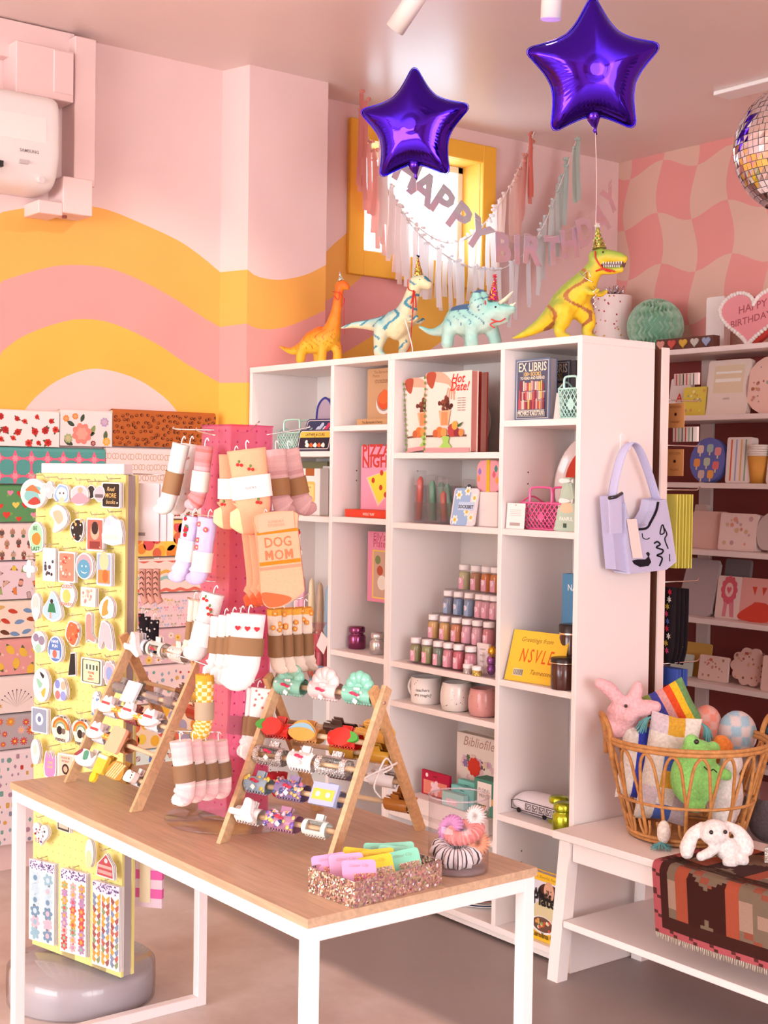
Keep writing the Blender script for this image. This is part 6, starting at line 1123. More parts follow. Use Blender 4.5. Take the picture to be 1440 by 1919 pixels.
claw(F1, y, z, -.13, .085, '#efe9ee', 'white cowboy hat clip on the left of the middle dowel', 'shell', 'satin', HATW); claw(F1, y, z, 0, .085, '#b8455a', 'red glitter hat clip in the centre of the middle dowel', 'shell', 'fine_glitter', HATW); claw(F1, y, z, .12, .085, '#f0ecf2', 'white cowboy hat clip on the right of the middle dowel', 'shell', 'satin', HATW)
claw(F1, y, z, -.065, .06, '#d98a48', 'small hot dog clip behind the white hat clip', 'shell', 'gloss', HOTD, .015); claw(F1, y, z, .062, .055, '#d98a48', 'small iced bun clip between the hat clips', 'shell', 'gloss', HOTD, .015)
y, z = row(P1, -1, .64)
claw(F1, y, z, -.13, .085, '#f2eef3', 'white cowboy hat clip on the lower dowel with an iced bun', 'shell', 'satin', HATW); claw(F1, y, z, .0, .085, '#e6a57a', 'peach floral square clip on the lower dowel', 'shell', 'gloss', slabs([('front', rrect(-.45, -.4, .45, .42, .1), '#f3bfa0', .001, .008)]), .02); claw(F1, y, z, -.055, .05, '#e98a92', 'pink sprinkled bun clip on the lower dowel', 'shell', 'gloss', HOTD, .015)
y, z = row(P1, -1, .82)
claw(F1, y, z, -.12, .1, '#e6efe9', 'white and green fish clip on the lowest dowel', 'shell', 'gloss', FISH); claw(F1, y, z, -.02, .07, '#f0c94a', 'yellow lemon cake clip on the lowest dowel', 'shell', 'gloss', LEMON); claw(F1, y, z, .075, .08, '#b98a3f', 'brown lattice pie clip on the lowest dowel', 'shell', 'gloss', PIE); claw(F1, y, z, .15, .045, '#eceaee', 'small white bunny clip by the right leg', 'shell', 'gloss', MOUSE, .014)
for f, x, c, lb in ((.29, -.05, '#6b3f33', 'dark brown scrunch clip on the back dowel of the tall rack'), (.29, -.13, '#e3b04a', 'mustard ribbon clip on the back dowel of the tall rack'), (.45, -.06, '#c9322a', 'scarlet clip on the back of the tall rack'), (.45, -.15, '#e8c348', 'lemon yellow clip on the back of the tall rack'), (.64, -.02, '#8fa9b3', 'grey-blue animal clip on the back of the tall rack'), (.64, -.12, '#c9a05a', 'honey clip on the back of the tall rack')):
    y, z = row(P1, 1, f); claw(F1, y, z, -x, .085, c, lb, 'shell', 'gloss', None, back=True)
part('tie_string', MB('#f6ede6').tube(crom([(.156, -.105, .16), (.156, -.03, .172), (.156, .04, .178), (.156, .075, .182)], 4), .0028, 5).tube(crom([(.156, .0, .175), (.156, .03, .20), (.156, .055, .175), (.156, .02, .168)], 4), .0025, 5).tube(crom([(.156, .0, .172), (.158, -.02, .14), (.158, .01, .11)], 4), .0025, 5), 'fabric', F2)
# ---- glitter tray of hair-clip cards
bx = at_z(667, 1702, TZ); b0 = at_z(572, 1672, TZ); b1 = at_z(838, 1660, TZ); rz = math.atan2(bx.y - b0.y, bx.x - b0.x); w = (bx - b0).length * .98; d = (b1 - bx).length; c = (b0 + b1) / 2
c.x -= .004; t = thing('glitter_tray', 'square confetti-glitter resin tray full of pastel brow-file cards', 'tray', (c.x, c.y, TZ + .0005), rz * .6); h = .052; th = .004
GL = '#c9a7a0'
for nm, a in (('wall', (-w / 2, w / 2, -d / 2, -d / 2 + th)), ('wall', (-w / 2, w / 2, d / 2 - th, d / 2)), ('wall', (-w / 2, -w / 2 + th, -d / 2 + th, d / 2 - th)), ('wall', (w / 2 - th, w / 2, -d / 2 + th, d / 2 - th))): part(nm, MB(GL).box(*a, 0, h), 'glitter', t)
part('floor', MB(GL).box(-w / 2 + th, w / 2 - th, -d / 2 + th, d / 2 - th, 0, .004), 'glitter', t)
mwt = Matrix.Translation(t.location) @ Matrix.Rotation(t.rotation_euler.z, 4, 'Z')
CARDS = [(-.045, -.085, '#e2a6d0', 'lilac pink'), (-.02, -.06, '#e7b0d6', 'lilac pink'), (.035, -.075, '#e2a4ce', 'lilac pink'), (-.04, -.012, '#f3c93c', 'sunny yellow'), (.03, -.02, '#f2c637', 'sunny yellow'), (.0, .012, '#f0c63a', 'sunny yellow'), (-.04, .05, '#8fd6bb', 'mint green'), (.0, .055, '#9bdcc3', 'mint green'), (.04, .05, '#86d3b6', 'mint green'), (-.02, .085, '#93d8be', 'mint green')]
EML = ('half covered by its lilac twins', 'leaning over the covered lilac card', 'nearest the tray wall, clear of its lilac twins', 'behind the lilac cards, lower edge hidden', 'wedged between lilac and mint cards', 'under the mint cards in the tray middle', 'behind all the other mint cards but one', 'between two mint cards', 'in front of its mint twins by the yellow cards', 'tucked in the tray corner beside the tub')
for k, (x, y, cc, nm) in enumerate(CARDS):
    p = mwt @ Vector((x * w / .145, y * d / .245, .034)); tt = thing('emery_card', nm + ' gold-lettered card ' + EML[k], 'card', p, (R(-38 + 6 * (k % 3)), R(-8 + 5 * (k % 4)), t.rotation_euler.z + R(52 + 6 * (k % 3))), nm + ' cards in the glitter tray')
    part('card', MB(cc).slab(rrect(-.036, -.024, .036, .045, .007), -.0015, .0015), 'satin', tt); part('glitter_trim', MB('#e58a80' if k < 3 else '#c9b09a').box(-.012, .033, -.0028, -.0016, -.002, .018), 'fine_glitter', tt)
    m = ink(-.0019); m.text('Glitter Clip', 0, .031, .009, mixc(cc, '#9a7a3a', .5), shear=.3, maxw=.05); part('lettering', m, 'paper', tt)
# ---- clear tub of scrunchies
c = at_z(861, 1630, TZ); c.x -= .004; t = thing('clear_tub', 'clear acrylic tub of scrunchies at the table corner', 'tub', (c.x, c.y, TZ + .0005)); r = .066; h = .162
part('tub', MB('#f8f4f5').lathe([(0, .001), (r, .001), (r, h), (r - .003, h)], 48), 'clear', t); part('rim', MB('#f1e8ec').tube([(r * math.cos(R(10 * i)), r * math.sin(R(10 * i)), h) for i in range(36)], .0022, 6, True), 'tint', t); part('foot', MB('#eadfe4').lathe([(0, .0012), (r - .004, .0012), (r - .004, .008), (0, .008)], 40), 'tint', t)
def scrunchie(label, loc, R_, r_, c1, c2, rot, k=22):
    m = MB(); N, K = 64, 10
    m.grid(lambda u, v: ((R_ + (r_ * (1 + .35 * math.sin(u * k * 2 * math.pi))) * math.cos(2 * math.pi * v)) * math.cos(2 * math.pi * u), (R_ + (r_ * (1 + .35 * math.sin(u * k * 2 * math.pi))) * math.cos(2 * math.pi * v)) * math.sin(2 * math.pi * u), r_ * 1.1 * math.sin(2 * math.pi * v)), N * 2, K, colfn=(lambda u, v: c2 if int(u * 128) % 4 == 0 else c1))
    single('scrunchie', label, 'scrunchie', m, 'fabric', loc, rot)
T3 = Vector((c.x, c.y, TZ))
scrunchie('black and white striped scrunchie against the front of the tub', T3 + Vector((-.0, -.004, .040)), .034, .02, '#f4eef0', '#2d2530', (R(12), R(8), .3), 12); scrunchie('coral pink scrunchie on top in the tub', T3 + Vector((.008, .010, .082)), .028, .014, '#ee8f8a', '#f2a5a0', (R(20), 0, 0)); scrunchie('orchid purple scrunchie on the left in the tub', T3 + Vector((-.026, .0, .083)), .018, .012, '#d68ac6', '#e0a0d2', (R(60), R(20), 0)); scrunchie('peach orange scrunchie at the right side of the tub', T3 + Vector((.034, .026, .062)), .014, .012, '#f2a983', '#f5ba99', (R(70), 0, .8))
scrunchie('white satin scrunchie at the back of the tub', T3 + Vector((.016, .036, .115)), .012, .010, '#f2ebe6', '#e9dfd9', (R(80), 0, .4))
# ================================================================ wrapping paper on the mural wall
def scat(m, w, h, n, fn, seed, mg=.0):
    rg = random.Random(seed); g = []
    k = max(1, int(math.sqrt(n * w / h))); r_ = max(1, int(n / k))
    for i in range(k):
        for j in range(r_): fn(m, -w / 2 + (i + .5 + rg.uniform(-.28, .28)) * w / k, (j + .5 + rg.uniform(-.28, .28)) * h / r_, rg)
def clipd(poly, w, h): return [(min(max(x, -w / 2), w / 2), min(max(z, 0), h)) for x, z in poly]
class Pat:
    """prints shapes clipped to the sheet, in a few fixed layers"""
    def __init__(s, w, h): s.m = MB(); s.w, s.h = w, h
    def f(s, poly, col, layer=0): s.m.flat(clipd(poly, s.w, s.h), y=-.0004 - .0003 * layer, col=col)
def paper(label, px0, px1, py0, py1, base, fn, seed, xo=.045):
    a = at_x(px0, (py0 + py1) / 2, XL + xo); b = at_x(px1, (py0 + py1) / 2, XL + xo); pm = (px0 + px1) / 2; zt, zb = at_x(pm, py0, XL + xo).z, at_x(pm, py1, XL + xo).z; w = b.y - a.y - .003; h = zt - zb
    t = thing('wrapping_paper', label, 'wrapping paper', (XL + xo, (a.y + b.y) / 2, zb), R(90)); r = .016; hh = h - r
    prof = [(0, 0), (0, hh)] + [(r - r * math.cos(R(q)), hh + r * math.sin(R(q))) for q in (22, 45, 67, 90)] + [(r * 2, hh + r * .3)]
    m = MB(base); m.add([(x, y, z) for x in (-w / 2, w / 2) for y, z in prof], [(i, i + 1, len(prof) + i + 1, len(prof) + i)[::-1] for i in range(len(prof) - 1)]); m.add([(x, y + .0012, z) for x in (-w / 2, w / 2) for y, z in prof], [(i, i + 1, len(prof) + i + 1, len(prof) + i) for i in range(len(prof) - 1)]); part('sheet', m, 'paper', t)
    part('roll_core', MB('#e9d3b8').cyl((-w / 2 - .001, r + .001, hh - .002), (w / 2 + .001, r + .001, hh - .002), .012, n=14), 'paper', t)
    p = Pat(w, hh); fn(p, random.Random(seed)); o = part('printed_pattern', p.m, 'paper', t); o['kind'] = 'stuff'; return t
def grid_pts(p, sx, sz, rg, j=.25):
    nx, nz = max(1, round(p.w / sx)), max(1, round(p.h / sz))
    for i in range(nx):
        for k in range(nz): yield -p.w / 2 + (i + .5 + (.25 if k % 2 else -.25) + rg.uniform(-j, j)) * p.w / nx, (k + .5 + rg.uniform(-j, j)) * p.h / nz
def leaf(x, z, s, a): return xf(cr2([(0, 0), (.5, .25), (1, 0), (.5, -.25)], 3), x, z, s, a)
def roses(p, rg):
    for x, z in grid_pts(p, .05, .045, rg):
        s = rg.uniform(.010, .017)
        for k in range(2): p.f(leaf(x, z, s * 1.5, rg.uniform(0, 6.3)), '#5a5f4a', 0)
        p.f(flower(x, z, s, 7, .8, 2, rg.random()), rg.choice(['#c9342b', '#d8453a', '#b52a2a']), 1); p.f(flower(x, z, s * .5, 5, .7, 2), '#a3201f', 2)
def floral(p, rg):
    for x, z in grid_pts(p, .06, .06, rg): p.f(leaf(x, z, rg.uniform(.025, .045), rg.uniform(0, 6.3)), rg.choice(['#5b6b4a', '#3f4d3c', '#8a9a62']), 0)
    for x, z, s, c in ((-.02, .05, .045, '#ea8a7c'), (.08, .1, .02, '#b9a0c4'), (-.09, .11, .014, '#e48a34'), (-.05, .12, .014, '#e48a34'), (.09, .02, .018, '#e8b03a'), (-.08, .03, .02, '#a9b37c'), (.03, .012, .012, '#8a2a34')):
        p.f(flower(x, z, s, 8, .8, 2, .3), c, 1); p.f(flower(x, z, s * .6, 6, .75, 2), mixc(c, '#f7c9b0', .35), 2)
def leopard(p, rg):
    for x, z in grid_pts(p, .024, .022, rg, .35):
        a = rg.uniform(0, 6.3); p.f(circ(x, z, .0085, 9, .007), '#3a1c12', 0); p.f(xf(cr2([(-.004, -.003), (.006, -.004), (.007, .004), (-.002, .003)], 2), x + .001, z, 1.1, a), '#a8501f', 1)
def lattice(p, rg):
    for k in range(30): z = k * .005; p.f(rect(-p.w / 2, z, p.w / 2, z + .0015), '#4f9a92', 0) if z < p.h else None
    for x in np.arange(-p.w / 2, p.w / 2 + .05, .068):
        p.f(rect(x - .004, 0, x + .004, p.h), '#ee6a86', 1)
        for z in (.03, .10): p.f(flower(x, z, .024, 4, .5, 3), '#ee6a86', 2); p.f(flower(x, z, .014, 6, .6, 2), '#f59aa8', 3)
    for z in (.03, .10): p.f(rect(-p.w / 2, z - .004, p.w / 2, z + .004), '#ee6a86', 1)
def squig(p, rg):
    for x, z in grid_pts(p, .034, .042, rg, .05):
        for q in range(2):
            o = circ(x + (q - .5) * .013, z, .009, 12, .013); i = circ(x + (q - .5) * .013, z, .0065, 12, .0105); p.f(o, '#cc9f72', q * 2); p.f(i, '#f3dcd8', q * 2 + 1)
def fruit(p, rg):
    for x, z in grid_pts(p, .055, .05, rg):
        c = rg.choice(['#d8382f', '#e0443a', '#f0d76a', '#e890b0']); s = rg.uniform(.010, .018); p.f(leaf(x, z, s * 1.6, rg.uniform(0, 6)), '#7fb05a', 0); p.f(heart(x, z, s), c, 1)
        if c[1] == 'd': p.f(star(x, z + s * .8, s * .6), '#4f8a3c', 2)
def cats(p, rg):
    for x, z in grid_pts(p, .045, .05, rg, .08):
        c = rg.choice(['#8a6a5a', '#b08a72', '#6f5a52', '#c9a58c']); p.f(circ(x, z, .011, 12, .009), c, 0); p.f([(x - .010, z + .004), (x - .007, z + .014), (x - .002, z + .008)], c, 1); p.f([(x + .010, z + .004), (x + .007, z + .014), (x + .002, z + .008)], c, 1); p.f([(x - .004, z + .009), (x, z + .021), (x + .004, z + .009)], rg.choice(['#d87a5a', '#c9a14a', '#7f9ab0']), 2); p.f(circ(x, z - .013, .008, 8, .007), rg.choice(['#9a4a3a', '#5f7a6a', '#c98a6a']), 0)
def picnic(p, rg):
    for x, z in grid_pts(p, .05, .042, rg):
        a = rg.uniform(0, 3); c = rg.choice(['#e0a58f', '#5f7ac0', '#e8c84a', '#d8b4a0', '#e58a4a', '#c9b0b0', '#9ab36a']); p.f(xf(rg.choice([rrect(-.016, -.009, .016, .009, .006), circ(0, 0, .012, 12), [(-.018, -.006), (.018, -.01), (.0, .014)]]), x, z, 1, a), '#8a5a50', 0); p.f(xf(rg.choice([rrect(-.014, -.007, .014, .007, .005), circ(0, 0, .010, 12)]), x, z, 1, a), c, 1)
def west(p, rg):
    for x, z in grid_pts(p, .05, .04, rg): c = rg.choice(['#a8502f', '#6b3f2a', '#c94a34', '#d8b06a', '#7a9ac0']); p.f(xf(cr2([(-.02, 0), (-.008, .01), (.01, .008), (.022, -.002), (0, -.008)], 3), x, z, 1, rg.uniform(-.4, .4)), c, 0)
def lemons(p, rg):
    for x, z in grid_pts(p, .06, .055, rg): p.f(leaf(x, z, .03, rg.uniform(0, 6)), '#5f6b3a', 0); p.f(xf(cr2([(-.022, 0), (-.01, .013), (.01, .013), (.022, 0), (.01, -.013), (-.01, -.013)], 3), x, z, 1, rg.uniform(0, 3)), '#eec24a', 1); p.f(star(x + .03, z - .02, .008, 5, .4), '#f3d3c0', 0)
def fans(p, rg):
    for x, z, s in ((.05, .02, .07), (-.08, .05, .05)):
        for k in range(9): a = R(30 + 15 * k); p.f([(x, z), (x + s * math.cos(a) - .001, z + s * math.sin(a)), (x + s * math.cos(a) + .001, z + s * math.sin(a))], '#4a3350', 0); p.f(circ(x + s * math.cos(a), z + s * math.sin(a), .003, 8), '#4a3350', 1)
    p.f(cr2([(-.14, .1), (-.12, .13), (-.06, .125), (-.08, .08), (-.12, .06)], 4), '#8fae92', 0); p.f(cr2([(-.16, 0), (-.1, .02), (-.03, .01), (-.05, -.01)], 4), '#a9c2a0', 0); p.f(star(-.02, .03, .014, 6, .3), '#c9973f', 1)
def daisyg(p, rg):
    for x, z in grid_pts(p, .045, .042, rg): s = rg.uniform(.012, .022); p.f(flower(x, z, s, 9, .45, 2, rg.random()), rg.choice(['#e2603f', '#e8923f', '#d84a4a', '#f0b9b0']), 0); p.f(circ(x, z, s * .3, 8), '#f0c84a', 1)
def gems(p, rg):
    for x, z in grid_pts(p, .033, .036, rg): c = rg.choice(['#c9403a', '#d9a75a', '#8fa6b5', '#7aa69a', '#b08aa0', '#8d8fa3']); s = rg.uniform(.005, .011); p.f(rg.choice([circ(x, z, s, 7), [(x - s * .7, z), (x, z - s), (x + s * .7, z), (x, z + s)], rrect(x - s * .7, z - s, x + s * .7, z + s, s * .4)]), c, 0)
def balloons(p, rg):
    for x, z in grid_pts(p, .055, .05, rg, .35): s = rg.uniform(.018, .03); p.f(circ(x, z, s, 14, s * 1.12), rg.choice(['#e06a4a', '#f0b03a', '#f2c84a', '#e05a5a', '#e88a3a', '#a89ab0']), rg.choice([0, 1]))
def waves(p, rg):
    for k in range(6):
        z = k * .026; c = ['#e0705c', '#f4dccf', '#9cc4bb', '#e9b04a', '#f4dccf', '#dd6a5a'][k]; top = [(x, min(p.h, z + .014 + .005 * math.sin(x * 90))) for x in np.linspace(-p.w / 2, p.w / 2, 40)]; bot = [(x, z + .005 * math.sin(x * 90)) for x in np.linspace(p.w / 2, -p.w / 2, 40)]; p.f(bot[::-1] + top[::-1], c, 0)
def bows(p, rg):
    for x, z in grid_pts(p, .036, .034, rg):
        c = rg.choice(['#e88a9a', '#a9b8d6', '#e6c070', '#b9a58a', '#f0a9b5']); s = rg.uniform(.010, .014); p.f([(x, z), (x - s, z + s * .6), (x - s, z - s * .4)], c, 0); p.f([(x, z), (x + s, z + s * .6), (x + s, z - s * .4)], c, 0); p.f([(x - .001, z), (x - s * .6, z - s * 1.4), (x - s * .3, z - s * 1.4)], c, 0); p.f([(x + .001, z), (x + s * .6, z - s * 1.4), (x + s * .3, z - s * 1.4)], c, 0)
def daisyy(p, rg):
    for x, z in grid_pts(p, .05, .045, rg): s = rg.uniform(.014, .026); p.f(flower(x, z, s, 10, .35, 2, rg.random()), rg.choice(['#f3cf5a', '#f7e6dc', '#f2bf6a']), 0); p.f(circ(x, z, s * .28, 8), '#d98a2a', 1)
WP = [('white wrapping paper scattered with red roses on the top rail', -200, 112, 764, 834, '#f3e6e2', roses), ('blush wrapping paper with large coral peonies on the top rail', 112, 211, 768, 836, '#f4e0dd', floral), ('rust leopard-print wrapping paper on the top rail', 211, 405, 770, 838, '#b9622a', leopard),
      ('teal wrapping paper crossed by a pink bead lattice', -200, 198, 836, 906, '#5fa8a0', lattice), ('blush wrapping paper with tan looped squiggles', 198, 405, 840, 906, '#f3dcd8', squig), ('green wrapping paper printed with strawberries', -200, 198, 908, 978, '#5f9a62', fruit), ('white wrapping paper with small red berries behind the hanging cards', 198, 405, 908, 972, '#f2e4de', roses),
      ('pale wrapping paper with cats in party hats', -200, 198, 980, 1050, '#f0ddd8', cats), ('yellow wrapping paper crowded with orange balloons', 198, 405, 974, 1042, '#f0c86a', balloons), ('lilac-pink wrapping paper with picnic food drawings', -200, 198, 1052, 1124, '#ecd6dd', picnic), ('wavy striped wrapping paper in coral, mint and mustard', 198, 405, 1044, 1110, '#f4dccf', waves),
      ('cream wrapping paper with western boots and moustaches', -200, 198, 1126, 1196, '#f3e2cf', west), ('pink wrapping paper covered in small bows', 198, 405, 1112, 1176, '#f1ced0', bows), ('rose pink wrapping paper with yellow lemons', -200, 198, 1198, 1266, '#e8a29c', lemons), ('mauve wrapping paper with yellow daisies', 198, 405, 1178, 1244, '#e6b9bd', daisyy),
      ('cream wrapping paper with dark fan-shaped seed heads', -200, 198, 1268, 1338, '#f3e3dc', fans), ('pale pink wrapping paper with red hearts low on the wall', 198, 405, 1246, 1316, '#f2d3cf', gems), ('grey wrapping paper with orange and red daisies', -200, 198, 1340, 1406, '#b9aeb0', daisyg), ('peach balloon wrapping paper low on the wall behind the table', 198, 405, 1318, 1400, '#f3d3b0', balloons),
      ('white-pink wrapping paper dotted with little gems, the longest sheet', -200, 198, 1408, 1585, '#f1dfe2', gems), ('mint wrapping paper with picnic drawings at the bottom right rail', 198, 405, 1402, 1570, '#dfe8df', picnic)]
for k, (lb, a, b, c, d, base, fn) in enumerate(WP): paper(lb, a, b, c, d, base, fn, 100 + k)
# ================================================================ yellow pegboard spinner with stickers
PBX, PBY, PBR = -3.845, 1.845, R(12); PW, PT, PZ0, PZ1 = .435, .05, .10, 1.592
pb = thing('sticker_spinner', 'tall yellow pegboard spinner hung with stickers on a grey drum base', 'display stand', (PBX, PBY, 0), PBR); MI = (Matrix.Translation((PBX, PBY, 0)) @ Matrix.Rotation(PBR, 4, 'Z')).inverted(); ei = MI @ EYE
part('drum_base', MB('#d8d4d6').lathe([(0, 0), (.21, 0), (.215, .006), (.215, .085), (.205, .098), (0, .1)], 56), 'grey_plastic', pb); part('drum_cover', MB('#e9e7ea').lathe([(.222, .002), (.224, .06), (.222, .104), (.212, .112), (0, .113)], 56), 'clear', pb)
YB = '#ebe394'
part('peg_panel', MB(YB).box(-PW / 2, PW / 2, -PT / 2, -PT / 2 + .011, PZ0 + .014, PZ1, .001), 'satin', pb); part('peg_panel', MB(YB).box(-PW / 2, PW / 2, PT / 2 - .011, PT / 2, PZ0 + .014, PZ1, .001), 'satin', pb); part('core_channel', MB('#b3aaac').box(-PW / 2 + .004, PW / 2 - .004, -PT / 2 + .011, PT / 2 - .011, PZ0 + .014, PZ1 - .002), 'satin', pb)
part('top_strip', MB('#f1e9ea').box(-PW / 2 + .015, PW / 2 - .02, -PT / 2 + .008, PT / 2 - .008, PZ1, PZ1 + .032, .002), 'satin', pb)
for x in (-.06, .09): part('clear_bracket', MB('#f0eef0').box(x, x + .06, -PT / 2 - .006, -PT / 2 - .001, .114, .19), 'clear', pb)
m = MB('#cfc56a')
for i in range(15):
    for j in range(52): u = -PW / 2 + .018 + i * .0285; v = PZ0 + .04 + j * .0285; m.M = Matrix.Translation((u, -PT / 2 - .0004, v)) @ Matrix.Rotation(R(90), 4, 'X'); m.lathe([(0, 0), (.0028, 0)], 6)
o = part('peg_holes', m, 'satin', pb); o['kind'] = 'stuff'
def bp(px, py, off):
    d = MI.to_3x3() @ _ray(px, py); k = (-PT / 2 - off - ei.y) / d.y; return ei + d * k
def hookp(px, py, L_=.06):
    a = bp(px, py, 0.0005); part('hook', MB('#cfc9c4').tube([(a.x, -PT / 2 + .002, a.z), (a.x, -PT / 2 - L_ * .7, a.z - .003), (a.x + .004, -PT / 2 - L_, a.z + .008)], .0016, 6), 'metal', pb)
def sticker(label, px, py, wp, hp, outline, base, draw=None, off=.035, n=3, border='#f7f1ee', hook=True, sx=1.35):
    c = bp(px, py, off); e = bp(px + 10, py, off); f = bp(px, py + 10, off); w = wp * (e.x - c.x) / 10; h = hp * (c.z - f.z) / 10
    loc = pb.matrix_basis @ c if False else (Matrix.Translation((PBX, PBY, 0)) @ Matrix.Rotation(PBR, 4, 'Z')) @ c
    t = thing('sticker', label, 'sticker', loc, PBR + R(random.Random(int(px * 3 + py)).uniform(-4, 8)), 'stickers on the yellow pegboard')
    o = [(x * w, z * h) for x, z in outline]
    part('backing', MB(border).slab(o, 0, .0012), 'paper', t)
    for k in range(1, n): part('copy_behind', MB('#efe7e4').slab([(x + .0018 * k, z) for x, z in o], .004 * k, .004 * k + .001), 'paper', t)
    m = ink(-.0003, .00012)
    if base: m.flat([(x * .88, z * .90) for x, z in o], col=base)
    if draw: draw(m, w, h)
    if m.f: part('print', m, 'paper', t)
    part('hang_tab', MB('#f6f4f4').box(-.006, .006, .0003, .0007, h * .46, h * .5 + .016), 'film', t)
    if hook: q = bp(px, py - hp / 2 - 9, .0005); part('hook', MB('#cfc9c4').tube([(c.x, -PT / 2 + .002, c.z + h * .5 + .012), (c.x, -PT / 2 - off - .012, c.z + h * .5 + .010), (c.x + .003, -PT / 2 - off - .02, c.z + h * .5 + .018)], .0015, 6), 'metal', pb)
    return t
CI = circ(0, 0, .5, 20); CARD = rrect(-.5, -.5, .5, .5, .06, 2); OV = circ(0, 0, .5, 20); HT = [(x * .5, z * .5 + .02) for x, z in heart(0, 0, 1.0)]
BL = lambda s: (lambda rg: cr2([(.5 * math.cos(a) * rg.uniform(.72, 1), .5 * math.sin(a) * rg.uniform(.8, 1)) for a in [2 * math.pi * k / 9 for k in range(9)]], 3))(random.Random(s))
BT = cr2([(-.3, .5), (.15, .5), (.15, -.15), (.5, -.35), (.45, -.5), (-.1, -.42), (-.3, -.5), (-.35, 0)], 3)
def dots(cols, n, s=.008, seed=1):
    def f(m, w, h):
        rg = random.Random(seed)
        for k in range(n): m.flat(circ(rg.uniform(-.33, .33) * w, rg.uniform(-.36, .36) * h, s * rg.uniform(.6, 1.4), 8), col=rg.choice(cols))
    return f
def lines(texts, col, bold=.02, z0=.28, dz=.2, size=.2):
    def f(m, w, h):
        for i, s_ in enumerate(texts): m.text(s_, 0, h * (z0 - dz * i), h * size, col, bold=bold, maxw=w * .82)
    return f
def both(*fs): return lambda m, w, h: [g(m, w, h) for g in fs]
def shp(poly, col): return lambda m, w, h: m.flat([(x * w, z * h) for x, z in poly], col=col)
sticker('round sticker with teal and orange swirls in a white ring', 62, 925, 50, 56, CI, '#e9dcd4', both(shp(cr2([(-.35, -.1), (-.1, .25), (.3, .2), (.2, 0), (.3, -.25), (-.1, -.3)], 3), '#7fb8b8'), shp(cr2([(-.3, .1), (0, .3), (.3, .0), (0, .08)], 3), '#c9744a'), shp(cr2([(-.2, -.3), (.1, -.1), (.3, -.3), (0, -.38)], 3), '#b0413a')))
sticker('pale pink flower-cluster sticker next to the round swirl sticker', 90, 918, 26, 34, flower(0, 0, .5, 5, .7), '#f0c4c8', shp(circ(0, 0, .14, 10), '#f6e6da'))
sticker('kitten in a blue hood sticker on the top row', 116, 925, 30, 42, BL(3), '#8fb0e0', both(shp(circ(0, -.02, .3, 14), '#f7ece6'), shp(circ(-.1, .02, .05, 8), '#5a4a48'), shp(circ(.1, .02, .05, 8), '#5a4a48'), shp(circ(0, -.3, .16, 10), '#e6c9a8')))
sticker('frilly pink dress sticker on the top row', 150, 928, 44, 44, BL(8), '#f0c3cc', both(shp(cr2([(-.45, -.25), (-.1, .1), (.1, .1), (.45, -.2), (0, -.38)], 3), '#e39aa8'), shp(circ(.02, .22, .12, 10), '#d8a58c')))
sticker('small black jelly-bean sticker on the top row', 171, 922, 14, 26, OV, '#332a2a', None, .03, 2); sticker('pink sunglasses sticker beside the black book sticker', 186, 926, 24, 34, BL(5), '#efb6c2', shp(rrect(-.35, -.2, .35, 0, .08), '#6b6468'))
sticker('black sticker lettered Read MORE books in gold', 208, 928, 37, 48, CARD, '#2e2622', lambda m, w, h: [m.text('Read', 0, h * .16, h * .24, '#e9c98c', shear=.3, maxw=w * .6), m.text('MORE', 0, -h * .1, h * .26, '#e0b46a', bold=.01, maxw=w * .72), m.text('books', 0, -h * .34, h * .24, '#e9c98c', shear=.3, maxw=w * .6), m.flat(circ(w * .34, -h * .3, .003, 8), col='#f2e6d0')])
sticker('white angel-wing sticker on the second row', 109, 972, 34, 52, cr2([(-.5, .2), (-.1, .5), (.4, .3), (.5, -.1), (.1, -.4), (-.3, -.5), (-.2, -.1)], 3), '#f3e6e0', shp(cr2([(-.3, .2), (.1, .3), (.3, 0), (0, -.2)], 3), '#e6b69a'))
sticker('mint green sticker lettered BE LAST around an orange tiger', 67, 1008, 29, 66, BL(11), '#9fe0ae', both(lambda m, w, h: [m.text('BE', -w * .02, h * .22, h * .16, '#2a3a30', bold=.02), m.text('LAST', 0, -h * .36, h * .16, '#2a3a30', bold=.02, maxw=w * .7)], shp(cr2([(-.2, .05), (.1, .16), (.3, 0), (.15, -.2), (-.15, -.15)], 3), '#e5843a')))
sticker('black disco-dancer sticker on the second row', 145, 993, 29, 50, BL(13), '#2d2524', dots(['#d85a3a', '#e6b06a', '#f3e6da'], 9, .004, 4)); sticker('russet framed portrait sticker on the second row', 178, 1002, 28, 62, CARD, '#b5695a', both(shp(circ(0, .1, .26, 14), '#e0a98f'), shp(circ(0, .2, .2, 12), '#3a2420'), shp(rect(-.3, -.42, .3, -.2), '#8a3a34')))
sticker('pale blue wardrobe sticker at the end of the second row', 210, 992, 36, 52, cr2([(-.35, .3), (-.1, .5), (.2, .35), (.42, .3), (.5, -.5), (-.5, -.5), (-.42, .1)], 2), '#f2e9e4', both(shp(rect(-.36, -.38, .36, -.2), '#e9d8cc'), shp(rect(-.34, -.12, .34, .05), '#dfe6ec'), shp(circ(-.2, .28, .16, 10), '#b9cbe0')))
sticker('tall monochrome comic strip sticker on the third row', 92, 1058, 22, 62, CARD, '#e6dfe2', dots(['#4a4450', '#8a8290', '#2e2a30'], 9, .005, 7)); sticker('coral bingo card sticker on the third row', 125, 1063, 27, 58, CARD, '#e5856e', dots(['#f6d9cc', '#f0b9a8', '#c94f40'], 14, .004, 9))
